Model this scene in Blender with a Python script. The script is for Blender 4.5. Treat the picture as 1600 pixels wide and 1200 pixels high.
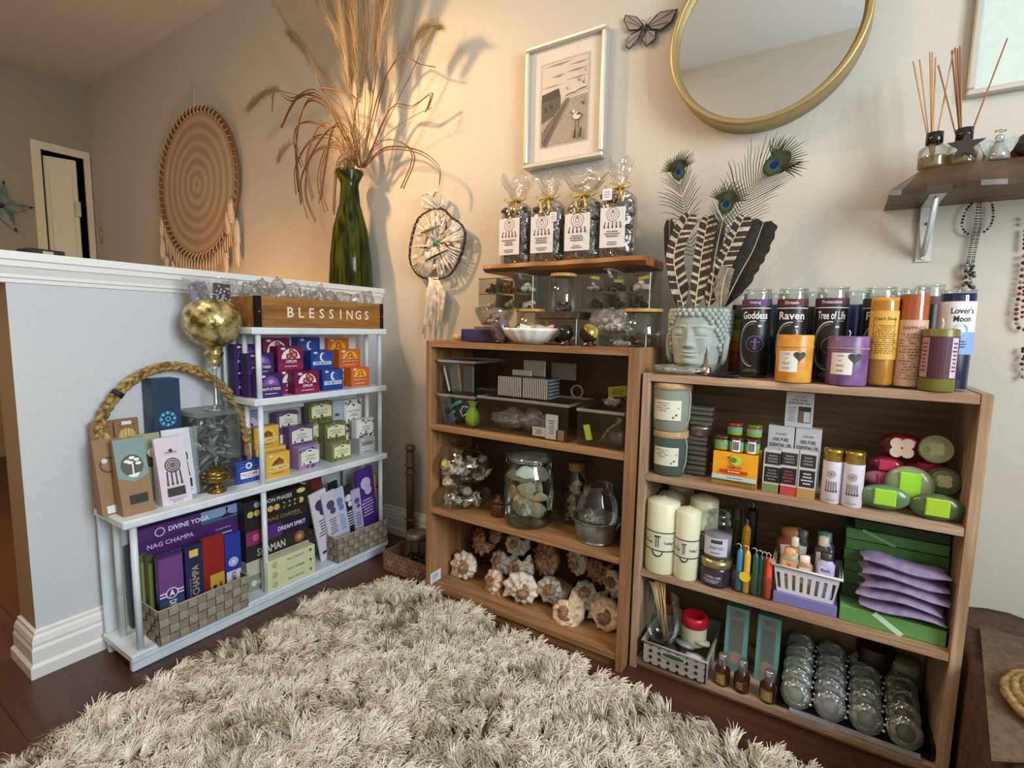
import bpy, bmesh, math, random
from math import pi, sin, cos, radians as R_, sqrt, atan2
from mathutils import Vector, Matrix, noise
random.seed(7)
for o in list(bpy.data.objects): bpy.data.objects.remove(o)
sc = bpy.context.scene
col = sc.collection
# ------------------------------------------------------------------ camera
CAM = Vector((1.6541, -1.5417, .9)); YAW, PIT, ROL, FPX = .5639, -.1087, .0191, 789.01
CF = Vector((-sin(YAW)*cos(PIT), cos(YAW)*cos(PIT), sin(PIT)))
CR = CF.cross(Vector((0, 0, 1))).normalized(); CU = CR.cross(CF)
CR, CU = cos(ROL)*CR + sin(ROL)*CU, -sin(ROL)*CR + cos(ROL)*CU
cd = bpy.data.cameras.new('camera'); cam = bpy.data.objects.new('camera', cd); col.objects.link(cam)
cd.sensor_width = 36; cd.lens = FPX/1600*36; cd.clip_start = .02
cam.matrix_world = Matrix.Translation(CAM) @ Matrix((CR, CU, -CF)).transposed().to_4x4()
sc.camera = cam
# ------------------------------------------------------------------ world, lights, exposure
sc.view_settings.view_transform = 'Standard'; sc.view_settings.look = 'None'
sc.view_settings.gamma = 1; sc.view_settings.exposure = 0.05; sc.view_settings.use_curve_mapping = False
try:
    sc.cycles.use_denoising = True
    sc.cycles.max_bounces = 10; sc.cycles.diffuse_bounces = 4; sc.cycles.glossy_bounces = 4
    sc.cycles.transmission_bounces = 6; sc.cycles.transparent_max_bounces = 24
    sc.cycles.caustics_reflective = False; sc.cycles.caustics_refractive = False
    sc.cycles.sample_clamp_indirect = 6
except Exception: pass
w = bpy.data.worlds.new('world'); sc.world = w; w.use_nodes = True
w.node_tree.nodes['Background'].inputs[0].default_value = (.75, .85, 1, 1)
w.node_tree.nodes['Background'].inputs[1].default_value = 1.0
def lamp(name, kind, loc, aim, energy, color, **kw):
    l = bpy.data.lights.new(name, kind); l.energy = energy; l.color = color
    for k, v in kw.items(): setattr(l, k, v)
    o = bpy.data.objects.new(name, l); col.objects.link(o); o.location = loc
    o.rotation_euler = (Vector(aim)-Vector(loc)).to_track_quat('-Z', 'Y').to_euler()
    return o
# daylight through the window in the right-hand wall
lamp('window_daylight', 'AREA', (3.24, -1.3, 1.5), (0, -.9, .8), 68, (.85, .93, 1), shape='RECTANGLE', size=.98, size_y=1.25)
# warm ceiling spot on the far side of the half wall, aimed at the back wall
lamp('warm_wall_spot', 'SPOT', (-.5, -.85, 2.3), (.42, 0, 1.45), 125, (1, .58, .25), spot_size=R_(64), spot_blend=1, shadow_soft_size=.055)
lamp('warm_low_lamp', 'POINT', (-.72, -.5, .66), (0, 0, 0), 19, (1, .5, .16), shadow_soft_size=.06)
lamp('warm_rug_fill', 'AREA', (.2, -1.5, 2.45), (1.0, -1.0, 0), 11, (1, .8, .58), shape='DISK', size=.35)  # unseen warm fill added for the rug, no fixture, clear of the mirror
lamp('hall_light', 'AREA', (-2.2, -1.2, 2.4), (-2.4, -.9, 0), 1.5, (1, .9, .72), shape='DISK', size=.5)
# ------------------------------------------------------------------ pixel rays onto real planes (measuring the photo)
def ray(x, y): return CF + CR*((x-800)/FPX) - CU*((y-600)/FPX)
def onp(ax, val, x, y):
    d = ray(x, y); return CAM + d*((val-CAM[ax])/d[ax])
def onX(v, x, y): return onp(0, v, x, y)
def onY(v, x, y): return onp(1, v, x, y)
def onZ(v, x, y): return onp(2, v, x, y)
def mpp(P): return (Vector(P)-CAM).dot(CF)/FPX           # metres per pixel at a point
def proj(P):
    d = Vector(P)-CAM; z = d.dot(CF); return (800+FPX*d.dot(CR)/z, 600-FPX*d.dot(CU)/z)
def topz(P, y):                                          # height over P of what shows at pixel row y
    lo, hi = P[2]-.05, P[2]+2
    for _ in range(40):
        m = (lo+hi)/2
        if proj((P[0], P[1], m))[1] > y: lo = m
        else: hi = m
    return lo
# ------------------------------------------------------------------ materials
MATS = {}
def hx(s):
    if not isinstance(s, str): return tuple(s)
    s = s.lstrip('#'); v = [int(s[i:i+2], 16)/255 for i in (0, 2, 4)]
    return tuple(c/12.92 if c <= .04045 else ((c+.055)/1.055)**2.4 for c in v)
def newmat(name):
    m = bpy.data.materials.new(name); m.use_nodes = True
    nt = m.node_tree; return m, nt, nt.nodes['Principled BSDF']
def C(c, rough=.55, metal=0., var=.06, scale=60, bump=0., sub=0, emit=0):
    """plain coloured material with a little procedural unevenness"""
    key = ('C', c, rough, metal, var, scale, bump, sub, emit)
    if key in MATS: return MATS[key]
    rgb = hx(c); m, nt, b = newmat('surface_%d' % len(MATS)); N, L = nt.nodes, nt.links
    tc = N.new('ShaderNodeTexCoord'); no = N.new('ShaderNodeTexNoise'); no.inputs['Scale'].default_value = scale
    no.inputs['Detail'].default_value = 3
    L.new(tc.outputs['Object'], no.inputs['Vector'])
    mx = N.new('ShaderNodeMix'); mx.data_type = 'RGBA'
    mx.inputs[6].default_value = (*[x*(1-var*1.5) for x in rgb], 1); mx.inputs[7].default_value = (*[min(1, x*(1+var*1.5)) for x in rgb], 1)
    L.new(no.outputs['Fac'], mx.inputs[0]); L.new(mx.outputs[2], b.inputs['Base Color'])
    b.inputs['Roughness'].default_value = rough; b.inputs['Metallic'].default_value = metal
    if sub: b.inputs['Subsurface Weight'].default_value = sub; b.inputs['Subsurface Scale'].default_value = .02
    if bump:
        bp = N.new('ShaderNodeBump'); bp.inputs['Strength'].default_value = bump; bp.inputs['Distance'].default_value = .002
        L.new(no.outputs['Fac'], bp.inputs['Height']); L.new(bp.outputs[0], b.inputs['Normal'])
    MATS[key] = m; return m
def wood(c1, c2, axis=0, scale=1., rough=.5, stretch=14, bump=.15):
    key = ('W', c1, c2, axis, scale, rough)
    if key in MATS: return MATS[key]
    m, nt, b = newmat('wood_%d' % len(MATS)); N, L = nt.nodes, nt.links
    tc = N.new('ShaderNodeTexCoord'); mp = N.new('ShaderNodeMapping')
    s = [stretch*6*scale]*3; s[axis] = 4.5*scale; mp.inputs['Scale'].default_value = s
    L.new(tc.outputs['Object'], mp.inputs['Vector'])
    n1 = N.new('ShaderNodeTexNoise'); n1.inputs['Scale'].default_value = 1; n1.inputs['Detail'].default_value = 5; n1.inputs['Roughness'].default_value = .65
    n2 = N.new('ShaderNodeTexNoise'); n2.inputs['Scale'].default_value = .22; n2.inputs['Detail'].default_value = 2; n2.inputs['Distortion'].default_value = .6
    L.new(mp.outputs[0], n1.inputs['Vector']); L.new(mp.outputs[0], n2.inputs['Vector'])
    ad = N.new('ShaderNodeMath'); ad.operation = 'ADD'; L.new(n1.outputs['Fac'], ad.inputs[0]); L.new(n2.outputs['Fac'], ad.inputs[1])
    rp = N.new('ShaderNodeValToRGB'); rp.color_ramp.elements[0].position = .36*2/2+.28; rp.color_ramp.elements[1].position = 1.0
    rp.color_ramp.elements[0].position = .75; rp.color_ramp.elements[1].position = 1.25 if False else 1.0
    sc_ = N.new('ShaderNodeMath'); sc_.operation = 'MULTIPLY'; sc_.inputs[1].default_value = .85; L.new(ad.outputs[0], sc_.inputs[0])
    rp.color_ramp.elements[0].position = .7; rp.color_ramp.elements[0].color = (*hx(c2), 1); rp.color_ramp.elements[1].color = (*hx(c1), 1)
    L.new(sc_.outputs[0], rp.inputs[0]); L.new(rp.outputs[0], b.inputs['Base Color'])
    b.inputs['Roughness'].default_value = rough
    bp = N.new('ShaderNodeBump'); bp.inputs['Strength'].default_value = bump; bp.inputs['Distance'].default_value = .001
    L.new(n1.outputs['Fac'], bp.inputs['Height']); L.new(bp.outputs[0], b.inputs['Normal'])
    MATS[key] = m; return m
def mottle(c1, c2, scale=20, rough=.5, metal=0., lo=.4, hi=.6, bump=.3, kind='noise', alpha=1., dist=.002):
    key = ('T', c1, c2, scale, rough, metal, lo, hi, kind, alpha)
    if key in MATS: return MATS[key]
    m, nt, b = newmat('mottled_%d' % len(MATS)); N, L = nt.nodes, nt.links
    tc = N.new('ShaderNodeTexCoord')
    if kind == 'noise': no = N.new('ShaderNodeTexNoise'); no.inputs['Detail'].default_value = 5; out = no.outputs['Fac']
    elif kind == 'voronoi': no = N.new('ShaderNodeTexVoronoi'); out = no.outputs['Distance']
    else: no = N.new('ShaderNodeTexWave'); no.bands_direction = kind[-1]; no.inputs['Distortion'].default_value = 2.2; no.inputs['Detail'].default_value = 2; out = no.outputs['Fac']
    no.inputs['Scale'].default_value = scale
    L.new(tc.outputs['Object'], no.inputs['Vector'])
    rp = N.new('ShaderNodeValToRGB'); rp.color_ramp.elements[0].position = lo; rp.color_ramp.elements[1].position = hi
    rp.color_ramp.elements[0].color = (*hx(c1), 1); rp.color_ramp.elements[1].color = (*hx(c2), 1)
    L.new(out, rp.inputs[0]); L.new(rp.outputs[0], b.inputs['Base Color'])
    b.inputs['Roughness'].default_value = rough; b.inputs['Metallic'].default_value = metal
    bp = N.new('ShaderNodeBump'); bp.inputs['Strength'].default_value = bump; bp.inputs['Distance'].default_value = dist
    L.new(out, bp.inputs['Height']); L.new(bp.outputs[0], b.inputs['Normal'])
    MATS[key] = m; return m
def glass(tint='#ffffff', gloss=.9, rough=.02, frost=0., base=.05, wrinkle=0., k=.45):
    """thin clear pane: lets light straight through and mirrors at grazing angles"""
    key = ('G', tint, gloss, rough, frost, base, wrinkle, k)
    if key in MATS: return MATS[key]
    m = bpy.data.materials.new('clear_%d' % len(MATS)); m.use_nodes = True; nt = m.node_tree; N, L = nt.nodes, nt.links
    N.clear(); out = N.new('ShaderNodeOutputMaterial'); tr = N.new('ShaderNodeBsdfTransparent'); tr.inputs[0].default_value = (*hx(tint), 1)
    gl = N.new('ShaderNodeBsdfGlossy'); gl.inputs['Roughness'].default_value = rough; gl.inputs[0].default_value = (gloss, gloss, gloss, 1)
    lw = N.new('ShaderNodeLayerWeight'); lw.inputs[0].default_value = .3
    ma = N.new('ShaderNodeMath'); ma.operation = 'MULTIPLY_ADD'; ma.inputs[1].default_value = k; ma.inputs[2].default_value = base; ma.use_clamp = True
    L.new(lw.outputs['Fresnel'], ma.inputs[0])
    mx = N.new('ShaderNodeMixShader'); L.new(ma.outputs[0], mx.inputs[0]); L.new(tr.outputs[0], mx.inputs[1]); L.new(gl.outputs[0], mx.inputs[2])
    last = mx
    if wrinkle:
        tc = N.new('ShaderNodeTexCoord'); no = N.new('ShaderNodeTexNoise'); no.inputs['Scale'].default_value = wrinkle; no.inputs['Detail'].default_value = 3; no.inputs['Distortion'].default_value = .8
        L.new(tc.outputs['Object'], no.inputs['Vector']); bp = N.new('ShaderNodeBump'); bp.inputs['Distance'].default_value = .02; bp.inputs['Strength'].default_value = .9
        L.new(no.outputs['Fac'], bp.inputs['Height']); L.new(bp.outputs[0], gl.inputs['Normal']); L.new(bp.outputs[0], lw.inputs['Normal'])
    if frost:
        df = N.new('ShaderNodeBsdfDiffuse'); df.inputs[0].default_value = (*hx(tint), 1)
        m2 = N.new('ShaderNodeMixShader'); m2.inputs[0].default_value = frost; L.new(mx.outputs[0], m2.inputs[1]); L.new(df.outputs[0], m2.inputs[2]); last = m2
    L.new(last.outputs[0], out.inputs[0]); MATS[key] = m; return m
# ------------------------------------------------------------------ mesh builder
class MB:
    def __init__(s): s.v = []; s.f = []; s.m = []; s.mats = []; s.sm = []
    def mi(s, m):
        if m not in s.mats: s.mats.append(m)
        return s.mats.index(m)
    def add(s, vs, fs, m, smooth=False):
        o = len(s.v); s.v += [tuple(v) for v in vs]; k = s.mi(m)
        for f in fs: s.f.append(tuple(i+o for i in f)); s.m.append(k); s.sm.append(smooth)
        return s
    def box(s, x0, x1, y0, y1, z0, z1, m, bev=0.):
        if bev:
            b = min(bev, (x1-x0)/2.01, (y1-y0)/2.01, (z1-z0)/2.01); vs = []; fs = []
            P = [(x, y, z) for x in (0, 1) for y in (0, 1) for z in (0, 1)]
            X, Y, Z = (x0, x1), (y0, y1), (z0, z1); S = (1, -1); idx = {}
            for (i, j, k) in P:
                for ax in range(3):
                    v = [X[i], Y[j], Z[k]]
                    for a2, q in enumerate((i, j, k)):
                        if a2 != ax: v[a2] += S[q]*b
                    idx[(i, j, k, ax)] = len(vs); vs.append(v)
            I = lambda i, j, k, a: idx[(i, j, k, a)]
            for a in range(3):
                b1, b2 = [(1, 2), (2, 0), (0, 1)][a]
                for q in (0, 1):
                    r = []
                    for (u, w_) in ((0, 0), (1, 0), (1, 1), (0, 1)):
                        c = [0, 0, 0]; c[a] = q; c[b1] = u; c[b2] = w_; r.append(I(*c, a))
                    fs.append(r if q else r[::-1])
            for a in range(3):       # edges along axis a
                b1, b2 = [(1, 2), (2, 0), (0, 1)][a]
                for u in (0, 1):
                    for w_ in (0, 1):
                        c0 = [0, 0, 0]; c0[b1] = u; c0[b2] = w_; c1 = list(c0); c1[a] = 1
                        q = [I(*c0, b1), I(*c1, b1), I(*c1, b2), I(*c0, b2)]
                        fs.append(q if (u ^ w_) == 0 else q[::-1])
            for c in P: 
                t = [I(*c, 0), I(*c, 1), I(*c, 2)]; fs.append(t if sum(c) % 2 else t[::-1])
            return s.add(vs, fs, m)
        vs = [(x, y, z) for x in (x0, x1) for y in (y0, y1) for z in (z0, z1)]
        return s.add(vs, [(0, 1, 3, 2), (4, 6, 7, 5), (0, 4, 5, 1), (2, 3, 7, 6), (0, 2, 6, 4), (1, 5, 7, 3)], m)
    def prism(s, poly, m, y0, y1, plane='xz', smooth=False):
        n = len(poly)
        def P(a, b, d): return {'xz': (a, d, b), 'xy': (a, b, d), 'yz': (d, a, b)}[plane]
        vs = [P(a, b, y0) for a, b in poly]+[P(a, b, y1) for a, b in poly]
        fs = [tuple(range(n)), tuple(range(2*n-1, n-1, -1))]+[(i, i+n, (i+1) % n+n, (i+1) % n) for i in range(n)]
        return s.add(vs, fs, m, smooth)
    def lathe(s, prof, m, n=28, c=(0, 0, 0), smooth=True, caps=True, sx=1, sy=1):
        vs = []; fs = []
        for r, z in prof:
            for i in range(n): a = 2*pi*i/n; vs.append((c[0]+r*cos(a)*sx, c[1]+r*sin(a)*sy, c[2]+z))
        for k in range(len(prof)-1):
            for i in range(n): j = (i+1) % n; fs.append((k*n+i, k*n+j, (k+1)*n+j, (k+1)*n+i))
        if caps:
            if prof[0][0] > 1e-5: fs.append(tuple(range(n))[::-1])
            if prof[-1][0] > 1e-5: fs.append(tuple(range((len(prof)-1)*n, len(prof)*n)))
        return s.add(vs, fs, m, smooth)
    def tube(s, pts, r, m, n=8, smooth=True, close=False, caps=True, flat=1.):
        pts = [Vector(p) for p in pts]; K = len(pts); rr = r if hasattr(r, '__len__') else [r]*K
        vs = []; fs = []; up = None
        for i, p in enumerate(pts):
            t = (pts[(i+1) % K]-pts[i-1]) if close else (pts[min(i+1, K-1)]-pts[max(i-1, 0)])
            t = t.normalized() if t.length > 1e-9 else Vector((0, 0, 1))
            if up is None: up = t.orthogonal().normalized()
            up = (up-t*up.dot(t)); up = up.normalized() if up.length > 1e-6 else t.orthogonal().normalized()
            bi = t.cross(up)
            for j in range(n): a = 2*pi*j/n; vs.append(p+(up*cos(a)+bi*sin(a)*flat)*rr[i])
        for i in range(K if close else K-1):
            for j in range(n): k = (j+1) % n; i2 = (i+1) % K; fs.append((i*n+j, i*n+k, i2*n+k, i2*n+j))
        if caps and not close: fs += [tuple(range(n))[::-1], tuple(range((K-1)*n, K*n))]
        return s.add(vs, fs, m, smooth)
    def ball(s, c, r, m, seg=12, ring=8, sx=1, sy=1, sz=1, jit=0, seed=0):
        vs = []; fs = []
        for i in range(ring+1):
            th = pi*i/ring
            for j in range(seg):
                a = 2*pi*j/seg; d = Vector((sin(th)*cos(a), sin(th)*sin(a), cos(th)))
                q = r*(1+jit*noise.noise(d*1.7+Vector((seed, seed*1.3, 0)))) if jit else r
                vs.append((c[0]+d.x*q*sx, c[1]+d.y*q*sy, c[2]+d.z*q*sz))
        for i in range(ring):
            for j in range(seg): k = (j+1) % seg; fs.append((i*seg+j, (i+1)*seg+j, (i+1)*seg+k, i*seg+k))
        return s.add(vs, fs, m, jit == 0)
    def xf(s, M, start=0):
        for i in range(start, len(s.v)): s.v[i] = tuple(M @ Vector(s.v[i]))
        return s
    def build(s, name, parent=None, loc=None, rot=None):
        me = bpy.data.meshes.new(name); me.from_pydata(s.v, [], s.f)
        for m in s.mats: me.materials.append(m)
        me.polygons.foreach_set('material_index', s.m); me.polygons.foreach_set('use_smooth', s.sm); me.update()
        o = bpy.data.objects.new(name, me); col.objects.link(o)
        if parent: o.parent = parent
        if loc is not None: o.location = loc
        if rot is not None: o.rotation_euler = rot if hasattr(rot, '__len__') else (0, 0, rot)
        return o
def tag(o, label=None, cat=None, group=None, kind=None):
    if label: o['label'] = label
    if cat: o['category'] = cat
    if group: o['group'] = group
    if kind: o['kind'] = kind
    return o
def thing(name, label, cat, loc=(0, 0, 0), rz=0, group=None):
    o = bpy.data.objects.new(name, None); col.objects.link(o); o.location = loc; o.empty_display_size = .02
    o.rotation_euler = rz if hasattr(rz, '__len__') else (0, 0, rz)
    return tag(o, label, cat, group)
def copy_tree(o, loc=None, rz=None, label=None, group=None, parent=None, scale=None):
    c = o.copy(); col.objects.link(c); c.parent = parent
    if loc is not None: c.location = loc
    if rz is not None: c.rotation_euler = rz if hasattr(rz, '__len__') else (0, 0, rz)
    if scale is not None: c.scale = (scale,)*3 if not hasattr(scale, '__len__') else scale
    if label: c['label'] = label
    if group: c['group'] = group
    for ch in o.children: copy_tree(ch, parent=c)
    return c
# ------------------------------------------------------------------ printed art: flat shapes on a face or around a jar
TXT = {}
def text_geo(t):
    if t in TXT: return TXT[t]
    cu = bpy.data.curves.new('t', 'FONT'); cu.body = t; cu.size = 1; cu.resolution_u = 2; cu.offset = .014
    ob = bpy.data.objects.new('t', cu); col.objects.link(ob); bpy.context.view_layer.update()
    me = bpy.data.meshes.new_from_object(ob.evaluated_get(bpy.context.evaluated_depsgraph_get()))
    vs = [(v.co.x, v.co.y) for v in me.vertices]; fs = [tuple(p.vertices) for p in me.polygons]
    bpy.data.objects.remove(ob); bpy.data.meshes.remove(me); bpy.data.curves.remove(cu)
    x0 = min(v[0] for v in vs); x1 = max(v[0] for v in vs); y0 = min(v[1] for v in vs); y1 = max(v[1] for v in vs)
    TXT[t] = ([(a-x0, b-y0) for a, b in vs], fs, x1-x0, y1-y0); return TXT[t]
class Art:
    """f(u, v, lift) -> 3D point; u to the right, v up, metres"""
    def __init__(s, mb, f): s.mb = mb; s.f = f; s.l = 0
    def _put(s, pts, fs, m): s.l += 1; L_ = .00012*s.l+.0002; s.mb.add([s.f(a, b, L_) for a, b in pts], fs, m)
    def rect(s, u0, v0, u1, v1, c, n=1, m=None):
        pts = []; [pts.extend([(u0+(u1-u0)*i/n, v0), (u0+(u1-u0)*i/n, v1)]) for i in range(n+1)]
        s._put(pts, [(2*i, 2*i+2, 2*i+3, 2*i+1) for i in range(n)], m or C(c)); return s
    def poly(s, pts, c): s._put(pts, [tuple(range(len(pts)))], C(c)); return s
    def disc(s, u, v, r, c, n=18, ry=None, a0=0, a1=2*pi): 
        ry = ry or r; full = abs(a1-a0-2*pi) < 1e-6
        pts = [(u+r*cos(a0+(a1-a0)*i/n), v+ry*sin(a0+(a1-a0)*i/n)) for i in range(n if full else n+1)]
        s._put(pts, [tuple(range(len(pts)))], C(c)); return s
    def ring(s, u, v, r, wd, c, n=20, a0=0, a1=2*pi, ry=1):
        pts = []
        for i in range(n+1):
            a = a0+(a1-a0)*i/n; pts += [(u+(r-wd)*cos(a), v+(r-wd)*sin(a)*ry), (u+r*cos(a), v+r*sin(a)*ry)]
        s._put(pts, [(2*i, 2*i+1, 2*i+3, 2*i+2) for i in range(n)], C(c)); return s
    def line(s, pts, wd, c):
        vs = []; fs = []
        for (a, b), (c2, d) in zip(pts[:-1], pts[1:]):
            L_ = math.hypot(c2-a, d-b) or 1; nx, ny = -(d-b)/L_*wd/2, (c2-a)/L_*wd/2; k = len(vs)
            vs += [(a-nx, b-ny), (c2-nx, d-ny), (c2+nx, d+ny), (a+nx, b+ny)]; fs.append((k, k+1, k+2, k+3))
        s._put(vs, fs, C(c)); return s
    def text(s, t, u, v, h, c, maxw=None, rot=0, wide=1.):
        vs, fs, W, H = text_geo(t); k = h/H; kx = k*wide
        if maxw and W*kx > maxw: kx = maxw/W
        ca, sa = cos(rot), sin(rot); pts = []
        for a, b in vs:
            a = (a-W/2)*kx; b = (b-H/2)*k; pts.append((u+a*ca-b*sa, v+a*sa+b*ca))
        s._put(pts, fs, C(c)); return s
    def fine(s, u0, v0, u1, v1, n, c, seed=0, th=.45):
        """rows of unreadable small print"""
        rnd = random.Random(seed*31+n); vs = []; fs = []; dv = (v1-v0)/n; um = (u0+u1)/2
        for i in range(n):
            wd = (u1-u0)*rnd.uniform(.5, 1)/2; x = um-wd; y = v0+dv*(i+.5)
            while x < um+wd:
                e = min(um+wd, x+rnd.uniform(.08, .25)*(u1-u0)); k = len(vs)
                vs += [(x, y-dv*th/2), (e, y-dv*th/2), (e, y+dv*th/2), (x, y+dv*th/2)]; fs.append((k, k+1, k+2, k+3)); x = e+.03*(u1-u0)
        s._put(vs, fs, C(c)); return s
def face(ox, oy, oz, d):
    """art on a flat face; d = outward normal axis"""
    return {'-y': lambda u, v, l: (ox+u, oy-l, oz+v), '+x': lambda u, v, l: (ox+l, oy+u, oz+v), '+z': lambda u, v, l: (ox+u, oy+v, oz+l),
            '-x': lambda u, v, l: (ox-l, oy-u, oz+v)}[d]
def roundf(r, oz, a0=-pi/2, taper=0.):
    """art wrapped round a cylinder of radius r, centred at angle a0"""
    return lambda u, v, l: ((r+taper*v+l)*cos(a0+u/r), (r+taper*v+l)*sin(a0+u/r), oz+v)
# ================================================================== the setting
def struct(mb, name): return tag(mb.build(name), kind='structure')
WALL = mottle('#c8c2b6', '#ccc7bb', 90, .7, lo=.3, hi=.7, bump=.08)
GREYW = mottle('#cccfd3', '#d1d4d8', 90, .65, lo=.3, hi=.7, bump=.08)
WHITE = C('#e9e9e6', .38, var=.02)
CEIL = C('#d4d3d1', .8, var=.02)
def floor_mat():
    m, nt, b = newmat('laminate'); N, L = nt.nodes, nt.links
    tc = N.new('ShaderNodeTexCoord'); br = N.new('ShaderNodeTexBrick'); mp = N.new('ShaderNodeMapping')
    L.new(tc.outputs['Object'], mp.inputs['Vector'])
    br.inputs['Scale'].default_value = 1; br.inputs['Brick Width'].default_value = 1.2; br.inputs['Row Height'].default_value = .125
    br.inputs['Mortar Size'].default_value = .0012; br.inputs['Mortar Smooth'].default_value = .2; br.offset = .37; br.inputs['Bias'].default_value = -.1
    br.inputs['Color1'].default_value = (*hx('#5a392c'), 1); br.inputs['Color2'].default_value = (*hx('#4c2f24'), 1); br.inputs['Mortar'].default_value = (*hx('#23130d'), 1)
    L.new(mp.outputs[0], br.inputs['Vector'])
    m2 = N.new('ShaderNodeMapping'); m2.inputs['Scale'].default_value = (3, 55, 1); L.new(tc.outputs['Object'], m2.inputs['Vector'])
    no = N.new('ShaderNodeTexNoise'); no.inputs['Scale'].default_value = 1; no.inputs['Detail'].default_value = 6; L.new(m2.outputs[0], no.inputs['Vector'])
    mx = N.new('ShaderNodeMix'); mx.data_type = 'RGBA'; mx.blend_type = 'MULTIPLY'; mx.inputs[0].default_value = .6
    rp = N.new('ShaderNodeValToRGB'); rp.color_ramp.elements[0].color = (.45, .4, .38, 1); rp.color_ramp.elements[0].position = .3; rp.color_ramp.elements[1].color = (1.25, 1.2, 1.15, 1); rp.color_ramp.elements[1].position = .75
    L.new(no.outputs['Fac'], rp.inputs[0]); L.new(br.outputs['Color'], mx.inputs[6]); L.new(rp.outputs[0], mx.inputs[7])
    L.new(mx.outputs[2], b.inputs['Base Color']); b.inputs['Roughness'].default_value = .38
    return m
struct(MB().box(-3.6, 3.3, -2.1, .3, -.1, 0, floor_mat()), 'floor')
struct(MB().box(-3.6, 3.3, -2.1, .3, 2.5336, 2.62, CEIL), 'ceiling')
struct(MB().box(-3.6, 3.17, 0, .12, 0, 2.5336, WALL), 'wall_back')
# right wall with its window opening
WX, RY = 3.05, -1.97; WY0, WY1, WZ0, WZ1 = -1.8, -.8, .85, 2.15
r = MB()
for y0, y1, z0, z1 in ((RY, WY0, 0, 2.5336), (WY1, 0, 0, 2.5336), (WY0, WY1, 0, WZ0), (WY0, WY1, WZ1, 2.5336)): r.box(WX, WX+.12, y0, y1, z0, z1, WALL)
struct(r, 'wall_right')
r = MB()
for a, b in ((WY0, WY0+.04), (WY1-.04, WY1), ((WY0+WY1)/2-.018, (WY0+WY1)/2+.018)): r.box(WX+.02, WX+.08, a, b, WZ0, WZ1, WHITE)
for a, b in ((WZ0, WZ0+.04), (WZ1-.04, WZ1)): r.box(WX+.02, WX+.08, WY0, WY1, a, b, WHITE)
struct(r, 'window_1')
struct(MB().box(-3.6, WX+.12, RY-.12, RY, 0, 2.5336, WALL), 'wall_rear')
# far left wall with doorway beside the back wall
XL = -2.905; DY0, DY1, DZ = -.275, -.045, 2.03
r = MB()
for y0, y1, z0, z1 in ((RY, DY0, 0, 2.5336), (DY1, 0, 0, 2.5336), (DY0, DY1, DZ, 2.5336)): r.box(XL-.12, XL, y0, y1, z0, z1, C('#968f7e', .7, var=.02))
struct(r, 'wall_left')
r = MB()
CREAM = C('#d6d0b4', .5, var=.02)
r.box(XL-.12, XL+.015, DY0-.05, DY0, 0, DZ+.05, CREAM); r.box(XL-.12, XL+.015, DY1, DY1+.035, 0, DZ+.05, CREAM); r.box(XL-.12, XL+.015, DY0, DY1, DZ, DZ+.05, CREAM)
struct(r, 'trim_1')
r = MB()
r.box(0, .17, -.018, .018, .01, 2.0, CREAM, .004)
for z0, z1 in ((.15, .9), (1.0, 1.9)): r.box(.025, .145, -.024, -.017, z0, z1, CREAM, .003)
d = tag(r.build('door_1', loc=(XL-.03, DY0+.02, 0), rot=R_(72)), kind='structure')
h = MB().box(.15, .18, -.04, -.018, 1.62, 1.72, C('#8d8468', .4, .6)).build('door_hinge', d)
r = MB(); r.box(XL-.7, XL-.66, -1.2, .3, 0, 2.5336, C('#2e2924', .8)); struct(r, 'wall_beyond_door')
# half wall with moulded cap and tall baseboard
HL, HH = -1.1634, 1.0583
r = MB().box(-.12, -.002, HL, 0, 0, HH-.03, C('#a8937a', .7, var=.02)).box(-.002, 0, HL, 0, 0, HH-.03, GREYW); struct(r, 'wall_half')  # end and far side: wall beige with shade and warm light mixed into the colour
r = MB()
cap = [(-.155, HH-.018), (-.155, HH), (.03, HH), (.03, HH-.018), (.024, HH-.021), (.024, HH-.034), (.019, HH-.036), (.012, HH-.052), (.012, HH-.06), (.005, HH-.062), (.005, HH-.071), (0, HH-.073),
       (-.12, HH-.073), (-.125, HH-.071), (-.125, HH-.062), (-.135, HH-.06), (-.144, HH-.036), (-.149, HH-.034), (-.149, HH-.021)]
r.prism(cap, WHITE, HL-.025, 0, 'xz'); struct(r, 'trim_2')
def board(name, p0, p1, nrm, m=None, h=.118):
    m = m or WHITE; p0, p1, nrm = Vector((*p0, 0)), Vector((*p1, 0)), Vector((*nrm, 0)); vs = []; fs = []
    prof = [(0, 0), (.021, 0), (.021, .028), (.015, .036), (.015, .07), (.012, .078), (.013, .086), (.010, .1), (.006, .106), (.006, .114), (0, h)]
    e0 = (p1-p0).normalized(); n = len(prof)
    for P, s in ((p0, -1), (p1, 1)):
        for a, b in prof: vs.append(P+nrm*a+e0*s*a*ENDS[s]+Vector((0, 0, b)))
    fs = [(i, i+1, i+1+n, i+n) for i in range(n-1)]+[tuple(range(n)), tuple(range(2*n-1, n-1, -1))]
    return struct(MB().add(vs, fs, m), name)
ENDS = {-1: 1, 1: 0}
board('baseboard_front', (0, HL), (0, 0), (1, 0))
ENDS = {-1: 1, 1: 1}
board('baseboard_end', (-.12, HL), (0, HL), (0, -1))
ENDS = {-1: 0, 1: 0}
board('baseboard_back', (3.05, 0), (.021, 0), (0, -1))
board('baseboard_far', (-.141, 0), (-2.9, 0), (0, -1))
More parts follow.
